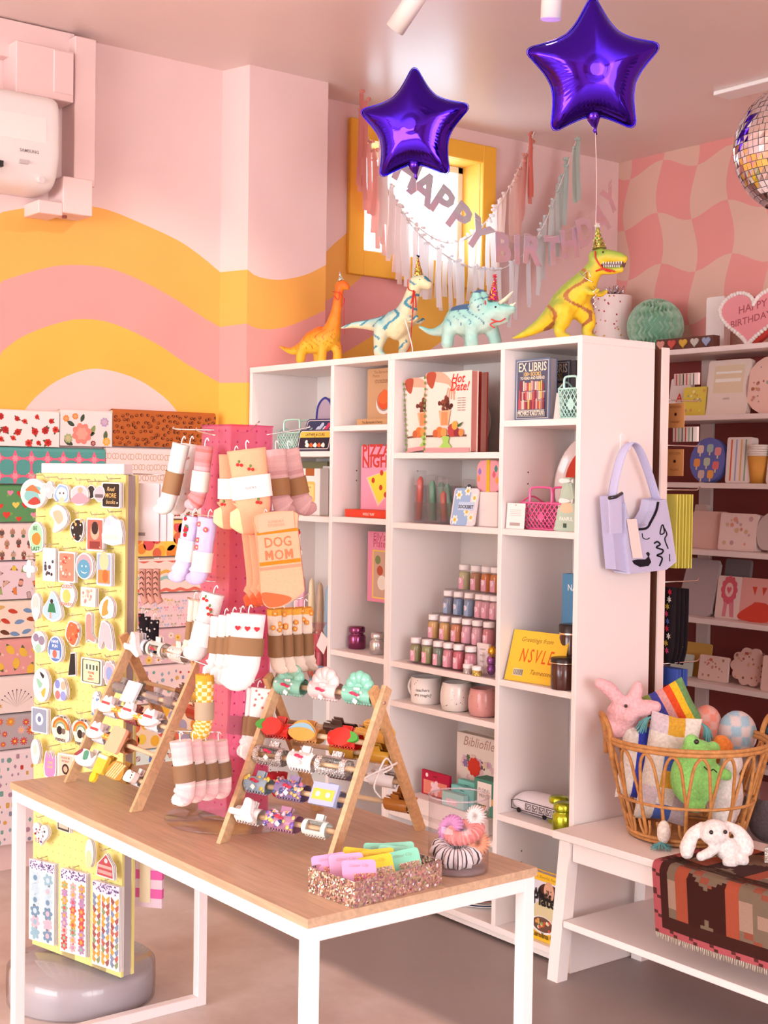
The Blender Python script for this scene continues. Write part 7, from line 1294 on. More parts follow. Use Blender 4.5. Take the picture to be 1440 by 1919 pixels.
sticker('pink oval sticker with a blue smiling face', 158, 1061, 34, 50, OV, '#eaa0a8', both(shp(circ(-.02, -.1, .36, 18), '#5a9ab8'), shp(circ(-.12, .0, .04, 8), '#e6f0f0'), shp(circ(.1, .0, .04, 8), '#e6f0f0'), shp([(-.2, -.16), (-.1, -.26), (.06, -.28), (.2, -.2), (.06, -.24), (-.1, -.22)], '#e6f0f0')))
sticker('sunset balloon photo card sticker at the end of the third row', 195, 1067, 28, 62, CARD, '#9fb0cc', both(shp(circ(0, .24, .3, 16), '#f0c79a'), shp(rect(-.38, -.42, .38, -.02), '#e08a4a'), shp(circ(.1, -.2, .2, 10), '#d86a3a')))
sticker('pastel butterfly sticker at the left edge', 54, 1066, 24, 34, flower(0, 0, .5, 4, .5), '#dfe3ee', shp(circ(0, 0, .2, 8), '#c9d6ea')); sticker('line-drawn cat sticker at the left edge', 67, 1137, 19, 54, BL(21), '#f2e8e2', both(shp(circ(0, .1, .3, 12), '#cfc4be'), shp(circ(0, -.25, .25, 12), '#e6dcd6')))
sticker('lady in a green dress sticker on a blue teardrop', 97, 1136, 33, 58, cr2([(-.5, -.2), (-.2, .2), (0, .5), (.3, .25), (.5, -.3), (0, -.5)], 3), '#a9c9e6', both(shp([(-.12, .08), (.12, .1), (.22, -.2), (-.2, -.2)], '#2f7a4f'), shp(circ(0, .16, .08, 8), '#3a2a24'), shp(rect(-.1, -.4, 0, -.2), '#d9a58c')))
sticker('white sticker lettered QUESO CORRIDO in red', 125, 1115, 30, 54, BL(23), '#f6ebe2', both(lines(['QUESO'], '#d8523f', .03, .24, .2, .17), lines(['CORRIDO'], '#d8523f', .03, -.36, .2, .14), shp(circ(0, -.04, .24, 12), '#efc26a')))
sticker('pencil-drawn town sticker on the fourth row', 165, 1119, 29, 36, CARD, '#f0ded4', dots(['#d8a592', '#b98a86', '#c9b6a6'], 16, .004, 3)); sticker('white sticker with an orange goldfish', 200, 1140, 27, 48, BL(27), '#f7efe9', shp(cr2([(-.3, -.3), (-.2, .2), (.1, .35), (.05, 0), (.1, -.2)], 3), '#e8964a'))
sticker('curled orange kitten sticker on the fifth row', 136, 1186, 28, 52, BL(31), '#d96a44', dots(['#e8936a', '#b54a30'], 8, .005, 2)); sticker('dusty pink boot sticker on the fifth row', 168, 1178, 22, 54, BT, '#cf928c'); sticker('pink overalls sticker at the end of the fifth row', 198, 1191, 26, 52, cr2([(-.3, .5), (.1, .45), (.3, .3), (.5, -.5), (.05, -.45), (-.1, -.2), (-.3, -.5), (-.5, -.4)], 2), '#eeb9c0')
sticker('grey-violet flower bunch sticker at the left edge', 72, 1204, 26, 44, BL(35), '#dfe6dc', both(shp(circ(-.15, .2, .18, 10), '#8a7a92'), shp(circ(.2, .1, .2, 10), '#8d8296'), shp(circ(.0, -.25, .2, 10), '#9fc4b0'))); sticker('blue jar sticker lettered HAVE FUN', 103, 1217, 29, 56, BL(37), '#5a7ab8', both(lines(['HAVE', 'FUN'], '#e3ecf6', .03, .22, .15, .14), shp(rect(-.3, -.3, .3, -.02), '#a9c6e0'), shp(circ(0, -.15, .14, 10), '#c96a5a')))
sticker('cream and olive slot machine sticker with red lettering', 171, 1258, 41, 48, CARD, '#5f6a52', both(shp(rrect(-.38, -.42, .38, .42, .06), '#e8dcb4'), shp(rect(-.3, .02, .3, .3), '#dfe6c8'), lambda m, w, h: [m.flat(rect(w * (-.24 + .16 * k), h * .06, w * (-.16 + .16 * k), h * .26), col='#4a5a48') for k in range(4)], lines(["YOU'RE", 'ALL', 'LUCKY'], '#cf4a3c', .02, -.1, .12, .12)))
sticker('narrow black tent card sticker on the sixth row', 135, 1245, 15, 48, [(-.5, -.5), (.5, -.42), (.4, .5), (-.2, .45)], '#2a2624', None, .03, 2); sticker('pink scalloped sticker with a violet figure', 205, 1262, 26, 50, flower(0, 0, .5, 9, .86), '#f0b5c4', shp(circ(0, 0, .26, 12), '#8fa4d6'))
sticker('white surfboard sticker with green and black panels', 77, 1284, 27, 64, OV, '#f4efec', both(shp(cr2([(-.1, .4), (.2, .3), (.1, .2)], 2), '#2f2a2c'), shp(cr2([(-.3, .2), (.1, .05), (-.1, -.1)], 2), '#8fc0a6'), shp(cr2([(0, -.2), (.3, -.05), (.2, -.35)], 2), '#d8b04a'))); sticker('sticker of four bubbly pink and blue letters', 113, 1293, 30, 50, BL(41), '#f7efec', both(shp(circ(-.18, .2, .17, 12), '#7f8ad0'), shp(circ(.2, .18, .17, 12), '#f0b09a'), shp(circ(-.16, -.2, .17, 12), '#dd7a7a'), shp(circ(.2, -.2, .18, 12), '#8f9ad8')))
sticker('blue and white flower stem sticker half behind the clip rack', 180, 1320, 20, 52, BL(43), '#e6ebf0', dots(['#7f93b8', '#e0a5b0'], 8, .004, 5)); sticker('grey tarot card sticker on the left edge', 74, 1350, 28, 48, CARD, '#8f9ab0', both(shp(circ(0, .05, .24, 12), '#e6e3ea'), shp(circ(0, .05, .12, 10), '#6f7a98')), sx=1)
def rainbow(t1): return both(*[shp([(q * math.cos(a), q * .9 * math.sin(a) - .0) for a in np.linspace(0, math.pi, 14)], c) for q, c in ((.4, '#e06a2f'), (.32, '#f0a04a'), (.26, '#7aa08a'), (.2, '#f3e3d0'))], shp(circ(-.05, -.05, .14, 10), '#2c2624'), shp(circ(.14, -.06, .1, 10), '#7a6a62'), lines([t1], '#3a2f2a', .02, .36, .2, .1), lines(['FRIENDS'], '#3a2f2a', .02, -.4, .2, .14))
sticker('cream rainbow sticker lettered CATS ARE MY FRIENDS', 114, 1366, 39, 58, BL(51), '#f6e3cf', rainbow('CATS ARE MY')); sticker('cream rainbow sticker lettered DOGS ARE MY FRIENDS', 152, 1373, 37, 60, BL(52), '#f6e3cf', rainbow('DOGS ARE MY'))
sticker('tall white bunny sticker near the table edge', 66, 1410, 20, 54, BL(53), '#f3ebe6', shp(circ(0, .1, .2, 10), '#e6d0c4')); sticker('pink and purple open hand sticker', 94, 1431, 23, 52, cr2([(-.4, -.5), (-.45, .1), (-.3, .45), (-.1, .2), (.05, .5), (.2, .2), (.4, .35), (.45, -.1), (.3, -.5)], 2), '#e58ac0', lines(['ONE', 'LOVE'], '#f3d04a', .02, .0, .16, .12)); sticker('peach card sticker lettered PLEASE BE PATIENT above a woman', 123, 1436, 27, 46, CARD, '#f1c9b4', both(lines(['PLEASE BE', 'PATIENT'], '#8a3f34', .02, .3, .14, .11), shp(circ(0, -.12, .22, 12), '#3a241e'), shp(circ(0, -.12, .13, 10), '#e0ac90')))
sticker('white heart sticker filled with tiny red and violet marks', 76, 1562, 33, 50, HT, '#f6eef0', dots(['#8a2a44', '#5a4a78', '#c9a0ac', '#3f3a4a'], 22, .0032, 6)); sticker('dark framed cassette sticker just under the table edge', 119, 1545, 27, 26, CARD, '#4a443c', shp(rect(-.36, -.3, .36, .3), '#cdbfae')); sticker('small white bunny in a dress sticker', 167, 1600, 17, 60, BL(61), '#f3e6e4', both(shp(circ(0, .2, .24, 10), '#e9dff0'), shp(circ(0, -.18, .3, 10), '#f0d9a8'))); sticker('pink layer cake slice sticker', 197, 1622, 34, 46, cr2([(-.5, -.5), (-.45, 0), (.05, .5), (.45, .05), (.5, -.5)], 1), '#b9525a', both(shp(rect(-.38, -.36, .38, -.22), '#e3a3a0'), shp(rect(-.38, -.12, .38, 0), '#e8b0aa'), shp(circ(.05, .2, .1, 10), '#d8d0d6')))
def sheet(cols, fnk):
    def f(m, w, h):
        m.flat(rect(-w * .5, h * .38, w * .5, h * .5), col='#e9dcf0'); rg = random.Random(fnk)
        for k in range(60): m.flat(circ(rg.uniform(-.47, .47) * w, h * rg.uniform(.39, .49), .0026, 6), y=-.0016, col='#6f5f92')
        nx, nz = (2, 6) if fnk == 1 else (3, 9) if fnk == 2 else (3, 11)
        for i in range(nx):
            for j in range(nz):
                x, z = w * (-.5 + (i + .5) / nx), h * (-.47 + (j + .5) * .82 / nz); s = w * (.2 if fnk == 1 else .14)
                if fnk == 3: m.flat([(x, z), (x - s, z + s * .8), (x - s, z - s * .1), (x - s * .5, z - s * .7)], y=-.001, col=rg.choice(cols)); m.flat([(x, z), (x + s, z + s * .8), (x + s, z - s * .1), (x + s * .5, z - s * .7)], y=-.001, col=rg.choice(cols))
                else: m.flat(flower(x, z, s, 6, .65, 2, rg.random()), y=-.001, col=rg.choice(cols)); m.flat(circ(x, z, s * .4, 8), y=-.0014, col=rg.choice(cols))
    return f
for lb, px, py, wp, hp, cols, k in (('sticker sheet of misty blue swans with a leopard header', 78, 1690, 41, 152, ['#8fb3c4', '#b9d0dc', '#6f8fa8', '#c9b0c0'], 1), ('sticker sheet of red and green flowers with a leopard header', 137, 1710, 42, 156, ['#c95a5a', '#d8a04a', '#8fae92', '#b08ab0', '#e0a8a8'], 2), ('sticker sheet of coloured butterflies with a leopard header', 198, 1735, 48, 158, ['#b5685a', '#7f8fae', '#c9a04a', '#8a9a72', '#9a5a5a'], 3)):
    t = sticker(lb, px, py, wp, hp, rect(-.5, -.5, .5, .5), None, sheet(cols, k), .02, 4); t['category'] = 'sticker sheet'; t['group'] = 'sticker sheets'; t.name = 'sticker_sheet'
# goods on the far side of the spinner
c = Matrix.Translation((PBX, PBY, 0)) @ Matrix.Rotation(PBR, 4, 'Z')
for k in range(3):
    p = at_d(278 + 13 * k, 906, 4.06); t = thing('card_pack', ('white backing card nearest the yellow pegboard', 'white backing card in the middle of its hook', 'white backing card with a barcode at the end of its hook')[k], 'card', p, R(38 + 4 * k), 'blank cards beside the pegboard'); part('card', MB('#ece2e4').box(-.035, .035, 0, .002, -.17, 0), 'paper', t); m = ink(-.0004); m.flat(rect(-.03, -.155, -.008, -.145), col='#9a9092'); part('barcode', m, 'paper', t)
for k in range(3):
    p = at_d(268 + 13 * k, 1066, 4.05); t = thing('leg_warmer', ('tattoo-print pink stocking nearest the yellow pegboard', 'tattoo-print pink stocking in the middle', 'tattoo-print pink stocking at the hook end')[k], 'socks', p, R(45), 'tattoo-print stockings'); m = MB('#d9a08f'); m.tube(crom([(0, 0, 0), (0, 0, -.05), (.004, 0, -.085), (.012, 0, -.1)], 4), [.011] * 13, 10); part('stocking', m, 'fabric', t); m = MB('#5a3a34')
    for q in range(5): z = -.012 - q * .016; m.tube(crom([(-.006, -.0118, z), (0, -.0122, z + .005), (.006, -.0118, z - .004)], 3), .0011, 4)
    part('scribble_print', m, 'fabric', t)
for k in range(2): sock(('black patterned socks at the side of the yellow pegboard', 'black patterned socks on the same hook, further out')[k], 272 + 16 * k, 1156 + 6 * k, 1222, 4.05, 22, '#2a2428', None, 'berry', None, -1, 0, 'black socks by the pegboard', .02, '#d8d0cc')
sock('black ankle sock with a red motif beside the tattoo-print stockings', 266, 1150, 1178, 4.06, 14, '#2f2628', None, 'berry', None, -1, 0, None, .014, '#c9403a')
p = at_d(281, 1612, 4.12); t = thing('striped_bag', 'hanging bag with wide hot pink and white stripes and a cream label', 'bag', p, R(40)); m = MB()
for k in range(5): m.box(-.042, .042, -.008, .008, -.028 * (k + 1), -.028 * k, col='#ee6fb4' if k % 2 else '#f5dbe6')
part('bag', m, 'fabric', t); part('label', MB('#eee2c0').box(-.028, .006, -.010, -.0085, -.125, -.005), 'paper', t)
for a, b in (((250, 888), (312, 890)), ((262, 1048), (300, 1046)), ((262, 1140), (290, 1142)), ((250, 1600), (290, 1604))): q0, q1 = MI @ at_d(*a, 4.12), MI @ at_d(*b, 4.05); part('hook', MB('#cfc9c4').tube([q0, q1], .0016, 6), 'metal', pb)
# ================================================================ lavender bag on the bookcase end
XB = CF and -3.098; HX = XB + .03
hk = at_x(1167, 828, XB); t = thing('wall_hook', 'white adhesive hook on the bookcase end panel', 'hook', (XB + .001, hk.y, hk.z), R(90)); part('plate', MB('#f7efec').slab(rrect(-.014, -.03, .014, .03, .013), -.006, 0), 'gloss', t); part('prong', MB('#f7efec').tube(crom([(0, -.006, -.02), (0, -.03, -.022), (0, -.034, .002)], 4), .006, 8), 'gloss', t)
O = at_x(1195, 1070, HX + .04); t = thing('shoulder_bag', 'lavender nylon shoulder bag printed with a black swan and ribbons', 'bag', (HX + .0, O.y, O.z), R(90))
lp = lambda px, py, dx=.04: (lambda p: (p.y - O.y, p.z - O.z))(at_x(px, py, HX + dx)); FR = [lp(*q) for q in ((1163, 942), (1170, 972), (1188, 989), (1206, 982), (1220, 958), (1224, 938), (1240, 935), (1250, 990), (1259, 1052), (1240, 1067), (1172, 1075), (1164, 1020))]
m = MB('#cfcbe8'); f1 = FR; n = len(f1); V = [(a, -.062, b) for a, b in f1] + [(a - .004, -.03, b) for a, b in f1] + [(a - .012, -.002, b + .004) for a, b in f1]; Q = [tuple(range(n))[::-1], tuple(range(2 * n, 3 * n))]
for r_ in range(2):
    for i in range(n): j = (i + 1) % n; Q.append((r_ * n + i, (r_ + 1) * n + i, (r_ + 1) * n + j, r_ * n + j)[::-1])
m.add(V, Q); part('body', m, 'fabric', t)
gs = [lp(*q, .02) for q in ((1131, 930), (1156, 926), (1166, 1000), (1172, 1074), (1142, 1066), (1136, 1000))]; part('gusset', MB('#c5c1e2').slab(gs, -.05, -.004), 'fabric', t)
st = [lp(*q, .03) for q in ((1146, 930), (1152, 895), (1163, 855), (1176, 833), (1188, 832), (1200, 850), (1216, 892), (1230, 940))]; part('strap', MB('#cdc9ea').tube([(a, -.034, b) for a, b in [(p.x, p.y) for p in crom([(x, z, 0) for x, z in st], 5)]], .019, 8, flat=.16, up=(1, 0, .2)), 'fabric', t)
hs = [lp(*q, .03) for q in ((1130, 930), (1153, 928), (1154, 998), (1133, 1000))]; part('strap_tail', MB('#d3cfee').slab(hs, -.058, -.052), 'fabric', t); b0, b1 = lp(1129, 933, .03), lp(1153, 924, .03); part('buckle', MB('#2a2630').tube([(b0[0], -.06, b0[1]), ((b0[0] + b1[0]) / 2, -.062, b0[1] + .004), (b1[0], -.06, b1[1])], .006, 8), 'gloss', t)
k = lambda pts, r=.0022: m.tube(crom([(lambda q: (q[0], -.0635, q[1]))(lp(1080 + a / 4, 760 + b / 4)) for a, b in pts], 5), r, 5)
m = MB('#262028'); k([(575, 722), (560, 790), (520, 870), (490, 915), (430, 925)], .0045); part('binding', m, 'fabric', t)
m = MB('#231d26'); m.flat([lp(1080 + a / 4, 760 + b / 4) for a, b in ((380, 1160), (420, 1150), (480, 1150), (500, 1130), (484, 1105), (500, 1092), (515, 1108), (508, 1130), (525, 1170), (505, 1200), (440, 1208), (395, 1185))], y=-.0628)
k([(600, 900), (590, 960), (620, 950), (612, 895), (600, 900)]); k([(612, 900), (640, 960), (625, 1000), (650, 1070)]); k([(545, 1030), (570, 1018), (590, 1040), (560, 1060), (610, 1080), (600, 1105), (565, 1120), (605, 1140), (585, 1200)], .003); k([(455, 955), (462, 990), (490, 1000), (510, 990)], .0016); k([(660, 1110), (662, 1165)], .0016); part('printed_drawing', m, 'fabric', t)
tg = [lp(1080 + a / 4, 760 + b / 4, .05) for a, b in ((350, 852), (422, 850), (468, 1140), (395, 1142))]; part('swing_tag', MB('#f5dcd6').slab(tg, -.0685, -.067), 'paper', t)
# ================================================================ bench: rug, basket and soft toys
RX0, RX1 = at_z(1232, 1612, BZ).x, BX1 - .03; zr = at_y(1242, 1752, BY0 - .012).z
def rugcol(u, v):
    U, Vv = int(u * 60), int((1 - v) * 48)
    if u < .035 or v > .965: return '#5a2f2c' if (U + Vv) % 5 == 0 else '#b5585e'
    if u < .075 or v > .90: return '#43211c'
    a, b = (U % 26) - 13, (Vv % 20) - 10
    if abs(a) < 5 and abs(b) < 4 + abs(a): return '#3f1d18'
    if abs(abs(a) - 6) < 1.2: return '#a8523a'
    if (abs(abs(a) - 9) < 2 and abs(b) < 4) or (abs(a) > 11 and abs(b) < 2): return '#a98a78'
    if Vv > 34: return '#b5663a' if (U + Vv) % 9 < 3 else '#7a5a48'
    return '#7d6a58' if (U // 2 + Vv // 2) % 7 else '#95503e'
def rugpos(u, v):
    x = RX0 + (RX1 - RX0) * u; L1, L2 = .34, BZ - zr; s = v * (L1 + L2); rr = .018
    if s < L1 - rr: return (x, BY0 + L1 - s, BZ + .005 + .001 * math.sin(x * 40))
    if s < L1 + rr: a = (s - L1 + rr) / (2 * rr) * math.pi / 2; return (x, BY0 + rr - .008 - rr * math.sin(a), BZ + .005 - rr + rr * math.cos(a))
    return (x + .02 * (1 - u) * (s - L1) / L2, BY0 - .012 - .006 * math.sin(u * 9), BZ + .005 - (s - L1))
t = thing('kilim_rug', 'worn brown and rose patterned rug folded over the bench front', 'rug', (RX0, BY0, BZ)); m = MB(); m.M = Matrix.Translation(-t.location); m.grid(rugpos, 60, 60, rugcol); m.grid(lambda u, v: Vector(rugpos(1 - u, v)) - (Vector((0, 0, .004)) if v < .5 else Vector((0, -.004, 0))), 60, 60, col='#5a3a30'); part('weave', m, 'fabric', t)
m = MB('#d8c8b0'); m.M = Matrix.Translation(-t.location)
for i in range(120): p = Vector(rugpos((i + .5) / 120, 1)); m.tube([p, p + Vector((random.uniform(-.003, .003), random.uniform(-.003, .003), -.016))], .0014, 4)
o = part('fringe', m, 'fabric', t); o['kind'] = 'stuff'
bc = at_z(1277, 1566, BZ); bc = Vector((bc.x, bc.y + .02, BZ + .0005)); BH = .305; RB = lambda z: .168 + .082 * (z / BH) ** .8
bk = thing('wicker_basket', 'round rattan basket of looped canes on the white bench', 'basket', bc); CN = '#c98d52'
ring = lambda r, z, n=40, dz=0: [(r * math.cos(2 * math.pi * i / n), r * math.sin(2 * math.pi * i / n), z) for i in range(n)]
part('base', MB('#b5804a').lathe([(0, .003), (.165, .003), (.17, .008), (.165, .012), (0, .012)], 36), 'wicker', bk)
for z, r in ((.01, .006), (.022, .006), (BH * .42, .005), (BH - .006, .0075), (BH + .006, .0065)): part('hoop', MB(CN).tube(ring(RB(z) + .002, z), r, 8, True), 'wicker', bk)
N = 18
for i in range(N):
    a0 = 2 * math.pi * i / N; da = 2 * math.pi / N; pts = []
    for u, z in ((-.42, .02), (-.40, .12), (-.30, .2), (-.2, .262), (0, .29), (.2, .262), (.30, .2), (.40, .12), (.42, .02)): a = a0 + u * da * 1.25; pts.append((RB(z) * math.cos(a), RB(z) * math.sin(a), z))
    part('cane_loop', MB('#c48548' if i % 2 else CN).tube(crom(pts, 4), .0052, 7), 'wicker', bk)
    pts = [(RB(z) * math.cos(a0 + (u + .5) * da), RB(z) * math.sin(a0 + (u + .5) * da), z) for u, z in ((-.3, .075), (-.26, .045), (0, .018), (.26, .045), (.3, .075))]; part('low_loop', MB(CN).tube(crom(pts, 4), .0045, 6), 'wicker', bk)
for a0 in (math.pi + YAW, YAW): e = lambda da, r, z: (r * math.cos(a0 + da), r * math.sin(a0 + da), z); part('handle', MB('#c08346').tube(crom([e(-.22, RB(BH), BH - .06), e(-.2, RB(BH) + .006, BH + .02), e(-.14, RB(BH) + .02, BH + .068), e(.14, RB(BH) + .02, BH + .068), e(.2, RB(BH) + .006, BH + .02), e(.22, RB(BH), BH - .06)], 5), .0085, 8), 'wicker', bk)
CD = flatdist(bc); sc = CD / FOC
def soft(name, label, cat, px, py, dep, shapes, voxel, colfn=None, col='#ffffff', rz=0, eyes=(), mt='plush', extra=None):
    """soft toy: ellipsoids and limbs given in pixels about (px,py), melted into one body"""
    d = CD + dep; s = d / FOC; p = at_d(px, py, d); t = thing(name, label, cat, p, YAW + rz); m = MB()
    for q in shapes:
        if q[0] == 'e': m.ball((q[1] * s, q[2] * s, -q[3] * s), (q[4] * s, q[5] * s, q[6] * s), 14, 10)
        else: m.tube(crom([(a * s, b * s, -c * s) for a, b, c, _ in q[1]], 4), list(np.interp(np.linspace(0, len(q[1]) - 1, 4 * (len(q[1]) - 1) + 1), range(len(q[1])), [g[3] * s for g in q[1]])), 10); [m.ball((g[0] * s, g[1] * s, -g[2] * s), g[3] * s, 10, 8) for g in (q[1][0], q[1][-1])]
    part('body', blob(name + '_body', m, voxel, 4, (lambda co, no: colfn(co / s)) if colfn else None, col), mt, t)
    for x, y, z, r in eyes: part('eye', MB('#1d1719').ball((x * s, y * s, -z * s), r * s, 10, 8), 'gloss', t)
    if extra: extra(t, s)
    return t
soft('plush_bunny', 'pale pink plush bunny flopped over the basket rim', 'soft toy', 1170, 1332, .06, [('e', 0, 0, 8, 34, 30, 32), ('t', [(-10, -10, -20, 13), (-30, -10, -42, 14), (-48, -8, -52, 11)]), ('t', [(8, -14, -15, 12), (20, -14, -38, 13), (22, -14, -50, 9)]), ('t', [(14, -20, -4, 15), (38, -22, -10, 16), (54, -22, -12, 12)]), ('e', -14, -6, 32, 22, 20, 18), ('e', 4, -26, 6, 14, 12, 12)], .006, None, '#f2bcc0', 0, ((-2, -30, -14, 3.4),))
def pillow(label, px, py, dep, w, h, rot, colfn, tas=None, th=22, lean=0):
    d = CD + dep; s = d / FOC; t = thing('cushion', label, 'cushion', at_d(px, py, d), (R(lean), R(rot), YAW)); m = MB()
    for sd in (-1, 1): m.grid((lambda u, v, sd=sd: ((2 * u - 1) * w / 2 * s * (1 - .06 * (1 - abs(2 * v - 1))), sd * th * s * (max(0, (1 - abs(2 * u - 1) ** 2.4) * (1 - abs(2 * v - 1) ** 2.4))) ** .5, (2 * v - 1) * h / 2 * s * (1 - .06 * (1 - abs(2 * u - 1))))) if sd < 0 else (lambda u, v: ((1 - 2 * u) * w / 2 * s * (1 - .06 * (1 - abs(2 * v - 1))), th * s * (max(0, (1 - abs(2 * u - 1) ** 2.4) * (1 - abs(2 * v - 1) ** 2.4))) ** .5, (2 * v - 1) * h / 2 * s * (1 - .06 * (1 - abs(2 * u - 1))))), 24, 24, colfn)
    part('cover', m, 'plush', t)
    for x, z in (tas or ()):
        g = MB('#6faeb0'); rg = random.Random(5)
        for i in range(34): a = rg.uniform(0, 6.28); q = rg.uniform(.3, 1); sx = 1 if x > 0 else -1; g.tube(crom([(x * w * s, 0, z * h * s), (x * w * s + sx * 10 * s + 6 * s * math.cos(a) * q, 7 * s * math.sin(a) * q, z * h * s - 8 * s), (x * w * s + sx * 16 * s + 12 * s * math.cos(a) * q, 12 * s * math.sin(a) * q, z * h * s - 34 * s * q)], 3), 1.3 * s, 4)
        o = part('tassel', g, 'fabric', t)
    return t
def ckc(u, v):
    i, j = int(u * 3), int(v * 6); return ['#e9ded2', '#d9a63a', '#e9ded2', '#d6c3c9', '#e9ded2', '#4f6cc0', '#e9ded2', '#c2393a', '#e9ded2', '#e9ded2', '#d8c9d0', '#e9ded2'][(i * 5 + j * 3 + (i * j)) % 12]
pillow('cream cushion with coloured checks and teal corner tassels standing in the basket', 1252, 1440, .0, 96, 205, 9, ckc, ((-.5, .44), (.5, .46)), 26)
pillow('rainbow striped cushion tucked at the back of the basket', 1262, 1330, .13, 84, 96, -28, lambda u, v: ['#8a9a52', '#4a4aa0', '#e0a3a0', '#e5532a', '#f0c02f', '#6f9a5f'][int(u * 5.99)], None, 18)
pillow('cream cushion with a royal blue stripe at the left of the basket', 1192, 1428, .04, 62, 140, 6, lambda u, v: '#3a46b0' if .45 < u < .82 else '#efe4da', None, 15)
def lf(t, s): part('smile', MB('#23331f').tube(crom([(8 * s, -40 * s, 20 * s), (18 * s, -44 * s, 12 * s), (24 * s, -44 * s, 16 * s), (32 * s, -42 * s, 10 * s)], 4), 1.1 * s, 5), 'fabric', t)
soft('plush_frog', 'bright green plush frog pressed against the basket canes', 'soft toy', 1302, 1448, -.105, [('e', 0, 0, 8, 46, 36, 56), ('e', 4, -4, -30, 36, 32, 34), ('e', -8, -6, -58, 15, 15, 16), ('e', 34, 0, -46, 14, 14, 14), ('t', [(40, -6, -6, 12), (58, -10, 2, 11)]), ('e', 0, -14, 60, 20, 16, 12)], .006, None, '#9ae07a', 0, ((-2, -20, -62, 5),), 'plush', lf)
soft('plush_ball', 'coral checked ball cushion at the back of the basket', 'cushion', 1325, 1362, .16, [('e', 0, 0, 0, 30, 30, 42)], .008, lambda c: '#e08a78' if (int(c.x / 14 + 9) + int(c.z / 14 + 9)) % 2 else '#d9a498', '#e0957f', mt='knit'); soft('plush_ball', 'powder blue checked ball cushion behind the right rim', 'cushion', 1382, 1375, .12, [('e', 0, 0, 0, 38, 34, 44)], .008, lambda c: '#9fc0cf' if (int(c.x / 18 + 9) + int(c.z / 18 + 9)) % 2 else '#d8c9c6', '#9fc0cf', mt='knit')
soft('plush_carrot', 'fuzzy orange plush peeking between frog and white toy', 'soft toy', 1352, 1408, .0, [('e', 0, 0, 0, 24, 22, 32)], .007, None, '#ec8a3e'); soft('plush_lamb', 'fluffy white plush at the right side of the basket', 'soft toy', 1358, 1478, -.04, [('e', 0, 0, 10, 36, 34, 60), ('e', 10, -8, -50, 22, 20, 26), ('e', -4, -18, 46, 26, 22, 22)], .007, None, '#efe6e2')
soft('plush_bunny', 'white floppy-eared plush bunny lying on the patterned rug', 'soft toy', 1342, 1572, flatdist(at_z(1345, 1612, BZ + .008)) - CD, [('e', -5, -8, -14, 28, 24, 25), ('t', [(-26, 2, -24, 8), (-43, 0, -8, 13), (-54, -6, 14, 15), (-55, -8, 24, 13)]), ('t', [(20, 4, -26, 8), (42, 0, -14, 12), (56, -4, 6, 14), (58, -6, 18, 12)]), ('e', 22, -6, 18, 25, 22, 22), ('t', [(2, -14, 10, 9), (-18, -24, 20, 10), (-34, -28, 26, 9)]), ('e', 45, -18, 34, 14, 13, 12), ('e', 22, -26, 36, 16, 14, 12)], .0042, None, '#f6eeea', 0, ((-16, -30, -20, 4.2), (10, -30, -21, 4)))
soft('plush_seal', 'dark grey plush heap behind the white bunny', 'soft toy', 1446, 1540, .06, [('e', 0, 0, 0, 44, 36, 40), ('e', -14, -4, -30, 16, 14, 12)], .008, None, '#5f5557')
p = at_z(1470, 1622, BZ + .008); single('glitter_box', 'small silver glitter box at the end of the rug', 'box', MB('#d6cfc6').box(-.04, .04, -.04, .04, 0, .045, .002), 'fine_glitter', (p.x - .03, p.y + .03, BZ + .0065), R(20))
tt = at_d(1240, 1572, CD - .3); m = MB('#6faeb0'); rg = random.Random(9)
for i in range(60): a, q = rg.uniform(0, 6.28), rg.uniform(.3, 1); m.tube(crom([(0, 0, .012), (.012 * math.cos(a), .012 * math.sin(a), .006), (.038 * q * math.cos(a), .038 * q * math.sin(a), -.012 + .012 * rg.random())], 3), .0013, 4)
tz = at_z(1240, 1585, BZ + .014); t = thing('tassel_foot', 'cream cushion corner with a teal tassel poking out at the basket foot', 'cushion corner', (tz.x, tz.y, BZ + .014)); o = part('tassel', m, 'fabric', t); part('corner', MB('#ece1d6').ball((0, .01, .04), (.022, .02, .036), 14, 10), 'plush', t)
# ================================================================ goods on the shelving behind
def sx_(px0, px1, Y, z): a, b = xat(px0, Y, z), xat(px1, Y, z); return (a + b) / 2, b - a
def pack(name, label, cat, px0, px1, py, z, Y, depth, col, draw=None, lean=-8, outline=None, mt='paper', h=None):
    cx, w = sx_(px0, px1, Y, z); h = h or at_y((px0 + px1) / 2, py, Y).z - z; t = thing(name, label, cat, (cx, Y + .02, z + .001), (R(lean), 0, 0)); o = [(x * w, (y_ + .5) * h) for x, y_ in (outline or CARD)]; part('body', MB(col).slab(o, 0, depth), mt, t)
    if draw: m = ink(-.0006, .0002); m.M = Matrix.Translation((0, 0, h / 2)); m.flat([(x * .97, (z - h / 2) * .97) for x, z in o], col=col); draw(m, w, h); part('print', m, 'paper', t)
    return t
Z = SZ; Y1 = 5.42
t = thing('cake_box', 'round white confetti cake box with a silver topper on the top shelf', 'box', (xat(1147, 5.52, Z[0]), 5.52, Z[0] + .001)); h = at_y(1147, 556, 5.52).z - Z[0]; part('drum', MB('#f1dcd6').lathe([(0, 0), (.1, 0), (.1, h), (0, h)], 36, smooth=False), 'paper', t); m = MB(); rg = random.Random(3)
for i in range(60): a, z = rg.uniform(2.6, 6), rg.uniform(.02, .98) * h; m.ball((.1005 * math.cos(a), .1005 * math.sin(a), z), (.005, .005, .005), 6, 4, col=rg.choice(['#c9404a', '#e5868a', '#d9a04a', '#b9606a', '#e9b7b0']))
o = part('confetti', m, 'paper', t); o['kind'] = 'stuff'; m = MB('#c9c4c8')
